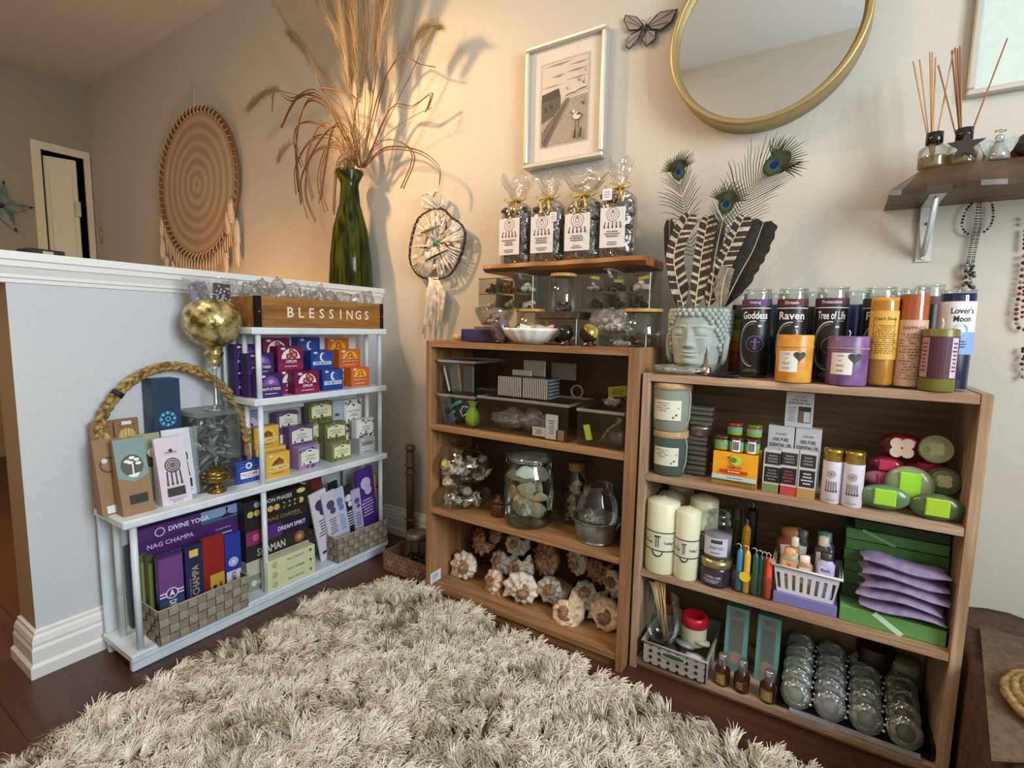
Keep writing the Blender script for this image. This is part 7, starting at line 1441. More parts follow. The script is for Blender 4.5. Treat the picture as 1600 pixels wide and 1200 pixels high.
quad_frame('framed_print', 'silver-framed black and white print of gulls beside a fenced barn', (820, 75), (948, 34), (817, 265), .0165, .036, SLV, 0, (.045, .05, .05), SEA)
def SEA2(a, u0, v0, u1, v1):
    W, H = u1-u0, v1-v0; a.rect(u0, v0, u1, v1, '#c6c2a6'); q = random.Random(5)
    for i in range(16): y = v0+H*(.04+i*.06); a.poly([(u0, y), (u0+W*.3, y+H*.012), (u0+W, y+H*.02), (u0+W, y+H*.004), (u0+W*.4, y-H*.008)], '#5a564c')
    a.poly([(u0, v0+H*.28), (u0+W*.5, v0+H*.5), (u0+W, v0+H*.6), (u0+W, v0+H*.42), (u0+W*.3, v0+H*.3)], '#2b2926')
p = onY(-.02, 1509, 150); q_ = onY(-.02, 1531, 0); fx = onY(-.02, 1511, 140).x
w2, h2 = .42, .56; g = thing('framed_print', 'silver-framed print with a wide pale mat, cut by the right edge', 'picture', (fx+w2/2, 0, onY(-.02, 1509, 151).z)); m = MB()
for x0, x1, z0, z1 in ((-w2/2, w2/2, 0, .014), (-w2/2, w2/2, h2-.014, h2), (-w2/2, -w2/2+.014, .014, h2-.014), (w2/2-.014, w2/2, .014, h2-.014)): m.box(x0, x1, -.02, -.001, z0, z1, SLV, .003)
m.build('frame', g); MB().box(-w2/2+.014, w2/2-.014, -.011, -.002, .014, h2-.014, C('#cfdbd2', .5)).build('mat_board', g); m = MB(); SEA2(Art(m, face(0, -.0116, 0, '-y')), -w2/2+.115, .095, w2/2-.1, h2-.1); m.build('print', g)
# ---- butterfly
b0 = onY(-.012, 1010, 45); K = mpp(b0); g = thing('butterfly_ornament', 'grey cut-out butterfly with black wing edges left of the mirror', 'wall ornament', b0); m = MB()
def wing(pts, c, y, k=1.): P = [((x-1010)*K*1.12*k, -(yy-43)*K*k) for x, yy in pts]; m.prism(P, c, -y, -y+.0015)
L1 = [(1007, 37), (995, 20), (978, 12), (976, 20), (984, 38), (998, 42)]; R1 = [(1010, 39), (1028, 24), (1053, 28), (1046, 44), (1030, 52), (1016, 46)]; L2 = [(1004, 42), (984, 45), (980, 60), (986, 66), (996, 60), (1002, 50)]; R2 = [(1010, 44), (1024, 50), (1024, 62), (1011, 70), (1004, 58)]
bk_, gy_ = C('#1a1819', .5), C('#8b8482', .5)
def sub_(P, k): cx = sum(p[0] for p in P)/len(P); cy = sum(p[1] for p in P)/len(P); return [(cx+(x-cx)*k, cy+(y-cy)*k) for x, y in P]
for P in (L1, R1, L2, R2):
    wing(P, bk_, .0); wing(sub_(P, .86), gy_, .0016); cxp = (1008, 42)
    for (x, y) in P[1:]: xm, ym = cxp[0]+(x-cxp[0])*.85, cxp[1]+(y-cxp[1])*.85; m.tube([(((xx)-1010)*K*1.12, -.0022, -(yy-43)*K) for xx, yy in (cxp, (xm, ym))], .0008, C('#3a3634', .5), 4)
m.tube([(0, -.003, .012), (-.002, -.004, -.012)], .003, bk_, 6)
for s_ in (-1, 1): m.tube([(0, -.003, .012), (s_*.006, -.004, .022), (s_*.014, -.004, .026)], .0006, bk_, 4)
m.build('wings', g)
# ---- small branch dreamcatcher
c0 = onY(-.035, 684, 380); K = mpp(c0); g = thing('dreamcatcher', 'small twig-hoop dreamcatcher with white fleece on the back wall', 'dreamcatcher', c0); BW = mottle('#20140e', '#4a3022', 90, .7, bump=.6)
hp = [(676, 326), (655, 340), (645, 365), (640, 400), (646, 422), (662, 434), (690, 435), (705, 427), (718, 405), (727, 372), (722, 352), (706, 340), (692, 327)]
def L3(x, y, dy=0): p = onY(-.035, x, y); return Vector((p.x-c0.x, dy, p.z-c0.z))
hoop = [L3(x, y) for x, y in hp]; hh = catm(hoop+[hoop[0]], 5)
m = MB()
for k in range(3): m.tube([p+Vector((.003*sin(i*.9+k*2), .003*cos(i*.7+k*2.1), .003*cos(i*.9+k*2))) for i, p in enumerate(hh[:-1])], .0022, BW, 6, close=True)
m.build('hoop', g); FL = mottle('#c9bda6', '#efe8dc', 40, .95, bump=1., dist=.006); q = random.Random(4); m = MB(); cen = L3(682, 382)
for i in range(44):
    a = q.uniform(0, 2*pi); e = hh[q.randrange(len(hh))]; t = q.uniform(.25, .7); p = cen.lerp(e, t); m.tube([cen.lerp(e, t*.4)+Vector((q.uniform(-.01, .01), 0, q.uniform(-.01, .01))), p, cen.lerp(e, .97)], [.002, .0058, .0025], FL, 5)
for i in range(75): e = hh[q.randrange(len(hh))]; p = cen.lerp(e, q.uniform(.15, .92)); m.ball(p+Vector((0, .004, 0)), q.uniform(.006, .013), FL, 7, 5, 1.3, .4, .8, .8, i)
m.build('fleece_web', g)
m = MB(); mm = C('#2c1b12', .5)
for (x0, y0, x1, y1, r_) in ((660, 365, 690, 353, .006), (667, 408, 702, 391, .0045), (689, 368, 697, 364, .002), (700, 347, 700, 360, .003), (664, 388, 670, 387, .005), (697, 380, 702, 386, .004)): m.tube([L3(x0, y0, -.008), L3((x0+x1)/2, (y0+y1)/2, -.012), L3(x1, y1, -.008)], [r_*.5, r_, r_*.5], C('#8c7458', .7) if r_ > .005 else mm, 8)
m.build('bark_pieces', g); MB().ball(L3(683, 381, -.012), .0105, mottle('#1d6a5c', '#2f9a86', 60, .3), 12, 8, 1, .5, 1.1).build('turquoise_stone', g)
m = MB()
for i in range(16):
    x = 664+q.uniform(0, 28); yb = q.uniform(480, 530); m.tube([L3(676+q.uniform(-6, 8), 434), L3(x+4, 455), L3(x+q.uniform(-3, 3), (455+yb)/2, .006), L3(x-2+q.uniform(-3, 3), yb, .004)], [.004, .007, .006, .002], FL, 6)
m.build('fleece_tail', g)
m = MB()
for pts in (((684, 326), (665, 312), (658, 303), (672, 302), (684, 322)), ((684, 326), (690, 304), (682, 298), (676, 310)), ((686, 326), (694, 318), (692, 304)), ((678, 326), (664, 324), (660, 316))): m.tube([L3(x, y, -.004+i*.001) for i, (x, y) in enumerate(pts)], [.004]+[.0065]*(len(pts)-2)+[.003], FL, 6)
m.build('fleece_bow', g)
# ---- large woven dreamcatcher
zt_, zb_ = onY(-.03, 318, 164).z, onY(-.03, 300, 405).z; rz2 = (zt_-zb_)/2; cz = (zt_+zb_)/2; xl, xr = onY(-.03, 251, 290).x, onY(-.03, 373, 290).x; rx = (xr-xl)/2; cx = (xl+xr)/2
g = thing('dreamcatcher', 'large dreamcatcher of crocheted rings with feathers on the far back wall', 'dreamcatcher', (cx, -.03, cz)); TH, CRO = C('#7a4f2c', .6), None
m, nt, b = newmat('crochet'); N, L = nt.nodes, nt.links; tc = N.new('ShaderNodeTexCoord'); wv = N.new('ShaderNodeTexWave'); wv.wave_type = 'RINGS'; wv.rings_direction = 'Y'; wv.inputs['Scale'].default_value = 5; wv.inputs['Distortion'].default_value = .6; wv.inputs['Detail'].default_value = 2; L.new(tc.outputs['Object'], wv.inputs['Vector'])
rp = N.new('ShaderNodeValToRGB'); rp.color_ramp.elements[0].color = (*hx('#b49b7c'), 1); rp.color_ramp.elements[1].color = (*hx('#cdb696'), 1); rp.color_ramp.elements[0].position = .15; L.new(wv.outputs['Fac'], rp.inputs[0]); L.new(rp.outputs[0], b.inputs['Base Color']); b.inputs['Roughness'].default_value = .9
w3 = N.new('ShaderNodeTexWave'); w3.wave_type = 'RINGS'; w3.rings_direction = 'Y'; w3.inputs['Scale'].default_value = 40; L.new(tc.outputs['Object'], w3.inputs['Vector']); bp = N.new('ShaderNodeBump'); bp.inputs['Strength'].default_value = .6; bp.inputs['Distance'].default_value = .004; L.new(w3.outputs['Fac'], bp.inputs['Height']); L.new(bp.outputs[0], b.inputs['Normal']); CRO = m
rx *= .99
n = 72; mb = MB(); mb.add([(0, 0, 0)]+[(rx*.95*cos(2*pi*i/n), 0, rz2*.95*sin(2*pi*i/n)) for i in range(n)], [(0, i+1, (i+1) % n+1) for i in range(n)], CRO); mb.add([(0, .004, 0)]+[(rx*.95*cos(2*pi*i/n), .004, rz2*.95*sin(2*pi*i/n)) for i in range(n)], [(0, (i+1) % n+1, i+1) for i in range(n)], CRO); mb.build('crochet_web', g)
MB().tube([(rx*cos(2*pi*i/n), 0, rz2*sin(2*pi*i/n)) for i in range(n)], .011, TH, 8, close=True).build('hoop', g); m = MB(); CT = C('#cbb694', .9)
for i in range(64): a = 2*pi*i/64; m.tube([(rx*1.03*cos(a), -.011, rz2*1.03*sin(a)), (rx*.98*cos(a+.03), -.013, rz2*.98*sin(a+.03)), (rx*.93*cos(a+.05), -.003, rz2*.93*sin(a+.05))], .003, CT, 4, caps=False)
m.build('lacing', g)
m = MB(); q = random.Random(8)
for i in range(30):
    a = R_(205+130*i/29); x, z = rx*cos(a), rz2*sin(a); L_ = .09+.07*q.random(); m.tube([(x, -.004, z), (x+.004, -.01, z-L_*.5), (x-.002, -.006, z-L_)], [.003, .005, .003], CT, 5)
m.build('fringe', g); FW = C('#cfc0a8', .95)
for (x, z, s_) in ((rx*.86, -rz2*.45, 1.1), (rx*.78, -rz2*.6, 1), (rx*.98, -rz2*.75, 1.2), (rx*.97, -rz2*1.0, 1.1), (-rx*.98, -rz2*.5, .9), (-rx*.99, -rz2*.8, 1.1), (-rx*.9, -rz2*1.05, 1), (rx*.7, -rz2*1.1, 1.), (-rx*.7, -rz2*1.15, 1.)):
    MB().ball((x, -.012, z), .03*s_, FW, 8, 6, .7, .4, 1.9, .5, int(x*50)).build('feather', g)
MB().tube([(0, 0, rz2), (.002, .01, rz2+.08), (-.002, .02, rz2+.17)], .0022, CT, 5).build('hanging_cord', g)
# ---- green vase with pampas and dried grasses on the cap
vb = Vector((-.062, -.098, HH)); zr = topz(vb, 268)-HH; VG = None
m, nt, b = newmat('green_glass'); b.inputs['Base Color'].default_value = (*hx('#4a5c12'), 1); b.inputs['Roughness'].default_value = .12; b.inputs['Transmission Weight'].default_value = .45; b.inputs['IOR'].default_value = 1.3
N, L = nt.nodes, nt.links; tc = N.new('ShaderNodeTexCoord'); no = N.new('ShaderNodeTexNoise'); mp = N.new('ShaderNodeMapping'); mp.inputs['Scale'].default_value = (14, 14, .8); L.new(tc.outputs['Object'], mp.inputs[0]); L.new(mp.outputs[0], no.inputs['Vector']); rp = N.new('ShaderNodeValToRGB'); rp.color_ramp.elements[0].color = (*hx('#1e260c'), 1); rp.color_ramp.elements[0].position = .38; rp.color_ramp.elements[1].color = (*hx('#5c6216'), 1); rp.color_ramp.elements[1].position = .62; L.new(no.outputs['Fac'], rp.inputs[0]); L.new(rp.outputs[0], b.inputs['Base Color']); VG = m
q_ = mpp(vb); rb_ = 33*q_; va = thing('vase', 'tall olive green glass vase on the end of the half wall cap', 'vase', vb)
RB_, RN, RT = .089, .036, .056
MB().lathe([(0, .004), (RB_*.97, 0), (RB_, .004), (RB_*.93, zr*.25), (RB_*.78, zr*.5), (RN*1.16, zr*.72), (RN, zr*.86), (RN*1.02, zr*.9), (RT, zr*.985), (RT*.98, zr), (RT*.9, zr*.99), (RN*.85, zr*.9), (RN*.8, zr*.84), (RN*.9, zr*.6), (RB_*.82, zr*.2), (RB_*.85, .02), (0, .015)], VG, 40, caps=False).build('glass', va)
g = thing('dried_grass_bouquet', 'tall bouquet of dried grasses and pampas plumes in the green vase', 'dried flowers', vb+Vector((0, 0, zr*.9)))
o0 = vb+Vector((0, 0, zr*.9)); ST1, ST2 = C('#86643a', .7), C('#5f3c20', .7)
def loc(x, y, Y=-.1): return onY(Y, x, y)-o0
m = MB(); q = random.Random(12)
stems = [[(562, 262), (540, 200), (510, 150), (487, 100)], [(560, 262), (545, 190), (515, 130), (470, 70)], [(563, 262), (560, 180), (556, 120), (552, 60)], [(566, 262), (570, 170), (572, 100), (575, 30)], [(568, 262), (585, 190), (600, 130), (625, 80)], [(570, 262), (600, 190), (632, 100), (650, 10)], [(570, 262), (610, 180), (640, 120), (668, 60)], [(566, 262), (556, 190), (540, 120), (520, 60)], [(562, 262), (530, 190), (500, 160), (430, 140)],
         [(570, 262), (600, 215), (640, 185), (675, 168)], [(568, 262), (590, 170), (604, 110), (602, 60)]]
for i, s_ in enumerate(stems): m.tube(catm([loc(x, y, -.082-.006*(i % 3)*k) for k, (x, y) in enumerate(s_)], 5), .0013, ST1 if i % 2 else ST2, 5)
curl = [[(560, 262), (520, 180), (480, 160), (462, 230), (470, 320)], [(560, 262), (530, 205), (500, 195), (480, 250), (490, 310)], [(562, 262), (535, 200), (505, 210), (470, 280), (480, 340)], [(560, 262), (525, 215), (490, 215), (465, 255), (466, 300)], [(563, 262), (540, 230), (515, 225), (500, 280), (512, 330)], [(561, 262), (545, 215), (520, 200), (508, 250), (498, 318)],
        [(560, 262), (500, 150), (455, 158), (430, 142), (425, 175)], [(568, 262), (590, 225), (622, 220), (648, 245), (630, 295)], [(569, 262), (600, 235), (650, 238), (684, 262), (686, 290)], [(570, 262), (610, 170), (645, 165), (675, 145), (668, 172)], [(566, 262), (590, 150), (624, 90), (655, 100), (680, 105)], [(564, 262), (540, 240), (525, 260), (520, 330)], [(562, 262), (520, 170), (470, 150), (440, 200)], [(565, 262), (550, 150), (556, 90), (548, 130)],
        [(560, 262), (540, 180), (500, 140), (540, 145), (560, 160)], [(567, 262), (590, 100), (598, 40), (584, 70)], [(560, 262), (528, 228), (488, 240), (478, 300), (494, 345)], [(560, 262), (515, 200), (475, 190), (462, 215), (474, 260)], [(564, 262), (554, 200), (560, 150), (566, 110)], [(566, 262), (578, 190), (582, 140), (570, 100)]]
for i, s_ in enumerate(curl):
    for k in range(2):
        dx, dy = q.uniform(-5, 5)*k, q.uniform(-6, 6)*k; P = catm([loc(x+(dx if j else 0), y+(dy if j else 0), -.085-.014*j*(.3+(i % 3)*.4) if s_[-1][0] < 600 else -.075) for j, (x, y) in enumerate(s_)], 6)
        m.tube(P, [.0012*(1-.5*j/len(P))+.0004 for j in range(len(P))], ST1 if (i+k) % 3 else ST2, 4, flat=2.2)
for i in range(46):
    a = q.uniform(-.65, .6); L_ = q.uniform(.15, .34); y_ = q.uniform(-.03, .02); m.tube([(q.uniform(-.012, .012), 0, 0), (sin(a)*L_*.4, y_*.5, L_*.5), (sin(a)*L_*1.0+q.uniform(-.01, .01), y_, cos(a)*L_*.95)], [.0014, .0011, .0004], ST1 if i % 3 else C('#b98a58', .8), 4)
m.build('stems', g)
PA, PB = C('#c0ad8c', .95), C('#a39172', .95)
def plume(pts, wpx, n, Y, mt, seed):
    q = random.Random(seed); P = catm([loc(x, y, Y) for x, y in pts], 10); K = len(P); w_ = wpx*.0026; vs, fs = [], []
    for i in range(n):
        k = q.randrange(K-1); p = P[k].lerp(P[k+1], q.random()); t = (P[min(k+2, K-1)]-P[max(k-1, 0)]).normalized(); s_ = k/K; a = q.uniform(0, 2*pi); e = Vector((cos(a), sin(a)*.7, 0)); e = (e-t*e.dot(t)); L_ = w_*(.35+.9*sin(pi*min(1, .12+s_*.85)))*q.uniform(.5, 1.15)
        b1 = p+e*L_*.35+t*L_*.8; b2 = p+e*L_*.62+t*L_*1.7+Vector((q.gauss(0, .012), q.gauss(0, .006), -L_*.2+q.gauss(0, .01))); p = p+Vector((q.gauss(0, .004), q.gauss(0, .004), q.gauss(0, .02))); sd = t.cross(e).normalized()*.0005; o_ = len(vs); vs += [p-sd, p+sd, b1+sd*.8, b1-sd*.8, b2]; fs += [(o_, o_+1, o_+2, o_+3), (o_+3, o_+2, o_+4)]
    return MB().add(vs, fs, mt).build('plume', g)
for i, (pts, wpx, n, Y, mt) in enumerate((([(548, 140), (542, 60), (535, -40), (530, -120)], 40, 2600, -.11, PA), ([(562, 150), (562, 70), (560, -30), (556, -120)], 44, 3000, -.13, PB), ([(578, 140), (582, 60), (590, -30), (596, -110)], 44, 2600, -.1, PA), ([(497, 115), (482, 85), (466, 62), (454, 52)], 17, 900, -.12, PB), ([(590, 90), (604, 30), (622, -30), (640, -80)], 34, 1500, -.11, PA),
                                         ([(436, 138), (420, 142), (402, 155), (390, 168)], 17, 700, -.15, PB), ([(637, 80), (650, 58), (664, 46), (684, 42)], 15, 700, -.1, PB), ([(655, 85), (664, 70), (672, 55), (676, 45)], 11, 400, -.1, PA), ([(460, 220), (450, 228), (440, 240), (436, 248)], 10, 350, -.16, PB), ([(530, 60), (505, 10), (480, -40)], 26, 1000, -.12, PA), ([(458, 52), (440, 20), (420, -10)], 12, 350, -.13, C('#b9a27c', .95)), ([(548, 240), (536, 250), (528, 262)], 10, 260, -.12, PB))): plume(pts, wpx, n, Y, mt, i)
# ---- crate of wrapped packets
X0, X1_, Y0_, Y1_ = .045, .196, -.668, -.166; zc = Z1+.0005; CH = .093; CW = wood('#b27d3f', '#7d5226', 1, 1.3, .5); cr = thing('wooden_crate', 'wooden BLESSINGS crate with black metal corners on top of the white shelf', 'crate', (X1_, (Y0_+Y1_)/2, zc)); w_ = (Y1_-Y0_)/2; d_ = X1_-X0; m = MB(); t = .01
for x0, x1, y0, y1 in ((-t, 0, -w_, w_), (-d_, -d_+t, -w_, w_), (-d_+t, -t, -w_, -w_+t), (-d_+t, -t, w_-t, w_)): m.box(x0, x1, y0, y1, 0, CH, CW, .001)
m.box(-d_+t, -t, -w_+t, w_-t, 0, .004, CW); m.build('box', cr)
m = MB(); a = Art(m, face(.0004, 0, 0, '+x')); x = -w_+.100
for ch in 'BLESSINGS': vs_, fs_, W_, H_ = text_geo(ch); a.text(ch, x+.012, CH*.52, .032, '#efe3c8', .027); x += .0385
m.build('lettering', cr)
BK = C('#231c18', .35, .5)
for y0 in (-w_-.0012, w_-.016): MB().box(-.016, .0012, y0, y0+.0172, 0, CH+.001, BK, .0005).ball((.0018, y0+.0086, CH*.5), .003, C('#8d8a86', .3, .8), 8, 5).build('metal_corner', cr)
q = random.Random(5)
for i in range(11):
    y = Y0_+.035+i*.043; bag('clear cellophane packet in the crate, %s' % ['leftmost', 'second from the left', 'third from the left', 'fourth from the left', 'fifth from the left', 'middle one', 'fifth from the right', 'fourth from the right', 'third from the right', 'second from the right', 'rightmost'][i], X1_-.06, y, zc+.006, .1, .055, .132-.0015*i+q.uniform(-.006, .006), mt=BAG, seed=i+40, rz=(q.uniform(-.15, .15), q.uniform(-.1, .1), q.uniform(-.5, .5)), group='cellophane packets in the crate')
# ---- right wall shelf: diffusers, angel, box
rsx = rs.location.x; zs2 = 1.2605
def diffuser(label, px, top, bot, sticks, wh, Y=-.1, star=False):
    p = onY(Y, px, bot); R = 19*mpp(p); hb = .052; g = thing('reed_diffuser', label, 'diffuser', (p.x, Y, zs2))
    MB().lathe([(0, .001), (R*.95, 0), (R, .004), (R, hb*.78), (R*.6, hb*.95), (R*.52, hb)], JAR, 28, caps=False).build('bottle', g); MB().lathe([(0, .003), (R*.92, .003), (R*.95, hb*.45), (0, hb*.45)], glass('#d9c9a0', .6, .05, .15), 24, caps=False).build('oil', g)
    MB().lathe([(R*.52, hb*.98), (R*.58, hb), (R*.58, hb+.022), (R*.4, hb+.022), (R*.38, hb)], C('#141314', .15), 24, caps=False).build('collar', g)
    for sx_, sy_ in sticks:
        e = onY(Y+random.uniform(-.01, .01), sx_, sy_)-Vector((p.x, Y, zs2)); MB().tube([Vector((0, 0, hb*.3)), e], .0015, C('#c29a6c' if wh else '#9c6a48', .7), 6).build('reed', g)
    if star: 
        pts = [((R*1.25 if i % 2 == 0 else R*.5)*cos(pi/2+i*pi/5), (R*1.25 if i % 2 == 0 else R*.5)*sin(pi/2+i*pi/5)) for i in range(10)]; MB().prism(pts, C('#2a1611', .5), -R-.006, -R-.002).build('star_tag', g, (0, 0, hb*.6))
diffuser('reed diffuser with pale sticks and black collar, left one on the dark shelf', 1456, 85, 258, [(1427, 96), (1437, 93), (1453, 81), (1457, 82), (1462, 90), (1490, 78)], 1)
diffuser('reed diffuser with a dark wooden star, right one on the dark shelf', 1503, 75, 246, [(1466, 102), (1487, 79), (1492, 74), (1496, 76), (1500, 72), (1574, 60)], 0, star=True)
p = onY(-.1, 1557, 244); g = thing('angel_figurine', 'clear glass angel figurine with silvery wings on the dark shelf', 'figurine', (p.x, -.11, zs2)); AG = C('#b9bcbc', .12, .35, .3, 200); AT = glass('#e0e4e4', 1, .05, .2, .3)
MB().lathe([(.02, 0), (.018, .012), (.010, .028), (.008, .032), (.004, .035)], AT, 16).build('gown', g); MB().ball((0, 0, .043), .008, AT, 12, 8).build('head', g)
for s_ in (-1, 1): MB().prism([(s_*.003, .03), (s_*.012, .043), (s_*.026, .046), (s_*.03, .036), (s_*.024, .022), (s_*.016, .008), (s_*.010, .012)], AG, .001, .005).build('wing', g)
MB().lathe([(.008, .056), (.0095, .057), (.008, .058)], C('#b9a070', .2, .8), 16, caps=False).build('halo', g)
p = onY(-.045, 1543, 195); tag(MB().box(0, .12, -.06, -.03, 0, .052, mottle('#5c1c14', '#8c3c28', 30, .45), .003).box(0, .12, -.0615, -.06, .03, .045, C('#a8643c', .4)).build('wooden_box', loc=(p.x, 0, zs2)), 'reddish brown carved box behind the glass angel', 'box')
p = onY(-.09, 1596, 235); tag(MB().ball((0, 0, .026), .026, mottle('#1c1614', '#4a3c34', 60, .5), 12, 8).build('dark_ornament', loc=(p.x+.012, -.1, zs2)), 'dark round ornament cut by the right edge on the dark shelf', 'ornament')
# ---- necklaces on wall hooks
def beads(m, pts, r, mats, gap=2.1):
    P = catm(pts, 10); d = 0; last = P[0]; i = 0
    for p in P:
        if (p-last).length >= r*gap or i == 0: m.ball(p, r, mats[i % len(mats)], 6, 4); last = p; i += 1
h0 = onY(-.012, 1532, 308); D1, D2, D3 = C('#1c1a1a', .2), C('#8f8a84', .2), C('#5a544e', .3)
def W3(x, y, Y=-.012): return onY(Y, x, y)-h0
g = thing('hanging_necklaces', 'dark beaded necklaces and a bracelet hanging under the dark shelf', 'necklace', h0); MB().tube([(0, .012, .003), (0, -.006, .003), (0, -.008, .009)], .0018, D2, 6).build('hook', g)
m = MB(); beads(m, [W3(1532, 308), W3(1512, 325), W3(1503, 350), W3(1510, 364), W3(1524, 366)], .0028, (D1, D1, D2, D1)); beads(m, [W3(1532, 308), W3(1548, 315), W3(1552, 335), W3(1548, 352), W3(1538, 362)], .0028, (D1, D1, D1, D2)); m.build('bracelet', g)
for k, dx in enumerate((-5, -2, 2, 5)): m = MB(); beads(m, [W3(1530+dx*.5, 310), W3(1528+dx, 350), W3(1522+dx, 380), W3(1516+dx, 412)], .0017, (D3, D1), 2.0); m.build('strand', g)
m = MB(); q = random.Random(3)
for i in range(34): m.ball(W3(1514+q.uniform(-9, 9), 412+q.uniform(0, 38), -.012-.006*q.random()), q.uniform(.003, .0048), (D1, D2, D3)[i % 3], 7, 5)
m.build('bead_cluster', g)
h0 = onY(-.012, 1600, 335); g = thing('red_necklace', 'dark red bead necklace at the right edge of the wall', 'necklace', h0); RD, RD2 = C('#5c1018', .15), C('#9a3c44', .15); m = MB()
beads(m, [W3(1604, 340), W3(1600, 400), W3(1594, 450), W3(1588, 490), W3(1592, 512), W3(1606, 515)], .0042, (RD, RD2, RD, D2)); beads(m, [W3(1606, 400), W3(1600, 460), W3(1597, 500)], .0035, (RD, RD2)); m.build('strand', g); m = MB()
for i in range(12): m.ball(W3(1600+q.uniform(-6, 8), 545+i*4), q.uniform(.003, .005), (D1, RD, D2)[i % 3], 7, 5)
m.build('lower_cluster', g)
# ---- far left: star, box and paper on the cap
s0 = onX(XL+.03, 0, 322); g = thing('metal_star', 'rusty pale blue barn star on the far wall, cut by the left edge', 'wall star', s0); m = MB(); K = .34; RS, BS = mottle('#6f7f80', '#8d9a98', 20, .6), C('#3a1c12', .6)
for i in range(5):
    a = R_(8+72*i); b1_, b2_ = a-R_(36), a+R_(36); tip = (0.0, K*.5*cos(a)*1.0, K*.5*sin(a)); c1 = (0, K*.2*cos(b1_), K*.2*sin(b1_)); c2 = (0, K*.2*cos(b2_), K*.2*sin(b2_)); top = (.035, 0, 0); L_ = lambda A_, B__, t: tuple(A_[j]+(B__[j]-A_[j])*t for j in range(3))
    m.add([top, L_(top, tip, .8), c1], [(0, 2, 1)], RS); m.add([top, L_(top, tip, .8), c2], [(0, 1, 2)], mottle('#55625f', '#6f7a74', 20, .6)); m.add([L_(top, tip, .8), tip, L_(c1, tip, .8), L_(c2, tip, .8)], [(0, 2, 1), (0, 1, 3)], BS); m.add([L_(top, tip, .8), L_(c1, tip, .8), c1], [(0, 2, 1)], RS); m.add([L_(top, tip, .8), L_(c2, tip, .8), c2], [(0, 1, 2)], RS)
m.ball((.03, 0, 0), .016, BS, 8, 5); m.build('star', g)
p = onZ(HH, 45, 393); tag(MB().box(-.05, .012, -.038, .038, 0, .019, C('#221a16', .4), .003).box(.012, .0125, -.01, .012, .004, .014, C('#a9a49c', .3)).build('small_case', loc=(-.06, onX(-.06, 70, 388).y, HH+.0005), rot=.15), 'small dark case lying on the half wall cap at the left', 'case')
m = MB(); vs = [(-.1+.08*(i/8), -.06+.16*j, .0012+.004*abs(sin(i*.9+j*2))) for j in range(2) for i in range(9)]; m.add(vs, [(i, i+1, i+10, i+9) for i in range(8)], C('#c9a99c', .8)); m.add([(x, y, z-.0008) for x, y, z in vs], [(i, i+9, i+10, i+1) for i in range(8)], C('#c9a99c', .8)); tag(m.build('paper_sheet', loc=(0, onX(-.05, 135, 402).y, HH+.001)), 'pinkish sheet of paper lying on the half wall cap', 'paper')
# ---- corner between the white shelf and the taller bookcase
bz = onZ(0, 599, 891); bx0 = bz.x; dx_ = B1['x0']-.004
LC = C('#7a5c44', .7); cb = thing('patterned_box', 'brown cardboard box with pink lace rosettes in the corner on the floor', 'box', (bx0, -.279, 0)); hb = .076; W_ = dx_-bx0; m = MB(); t = .004
for x0, x1, y0, y1 in ((0, W_, 0, t), (0, W_, .19, .194), (0, t, t, .19), (W_-t, W_, t, .19)): m.box(x0, x1, y0, y1, 0, hb, LC)
m.box(0, W_, 0, .194, 0, .003, LC); m.build('box', cb); m = MB(); a = Art(m, face(0, 0, 0, '-y')); LP = '#b98c80'
for i in range(4):
    u = .034+i*.068
    if u > W_-.02: continue
    for k in range(6): a.ring(u+.017*cos(k*pi/3), hb*.5+.017*sin(k*pi/3), .0115, .0022, LP, 12)
    a.ring(u, hb*.5, .012, .0022, LP, 14); a.disc(u, hb*.5, .005, LP, 8)
    for v in (hb*.12, hb*.88): a.ring(u+.034, v, .007, .002, LP, 10) if u+.04 < W_ else None
m.build('lace_print', cb)
def mason(label, x, y, z, r, h, fill='dark'):
    g = thing('mason_jar', label, 'jar', (x, y, z), 0, 'jars in the corner'); MB().lathe([(0, .001), (r*.92, 0), (r, .01), (r*.98, h*.66), (r*.8, h*.78), (r*.8, h*.84)], JAR, 28, caps=False).build('glass_body', g); MB().lathe([(r*.83, h*.8), (r*.86, h*.81), (r*.86, h*.98), (r*.78, h), (0, h*.985)], C('#8d8578', .3, .7), 28, caps=False).build('lid', g)
    stones(fill, 'dark stone in the %s' % label.split(',')[0], 'stones in the '+label.split(',')[0], (x-r*.8, x+r*.8, y-r*.5, y+r*.5), z+.003, .013, 8, len(label), 1.2)
mason('squat lidded jar, left one in the patterned box', bx0+.085, -.19, .004, .047, .135); mason('second lidded jar, right one in the patterned box', bx0+.19 if bx0+.19+.05 < dx_ else dx_-.052, -.165, .004, .043, .12)
mason('dark spice jar, standing behind the patterned box', bx0+.07, -.05, 0, .026, .17, 'amber'); m = MB(); q = random.Random(2)
for i in range(22): m.ball((q.uniform(-.035, .035), q.uniform(-.015, .015), .15+q.uniform(-.012, .02)), .009, C('#8e3220', .6), 7, 5, 1, 1, .7, .5, i)
m.lathe([(.022, 0), (.03, .01), (.032, .12), (.03, .14)], C('#4a2c20', .5), 18); tag(m.build('potpourri_pot', loc=(bx0+.17, -.048, 0)), 'pot heaped with orange-red dried petals behind the patterned box', 'pot')
m = MB(); m.tube([(0, 0, 0), (0, 0, .42)], .017, C('#57452f', .5), 12)
for z in (.1, .3, .33, .4): m.lathe([(.019, z), (.024, z+.006), (.019, z+.012)], C('#6b5640', .4), 14, caps=False)
tag(m.build('ribbed_column', loc=(.225, -.05, 0)), 'dim brown ribbed candlestick in the corner behind the white shelf', 'candlestick')

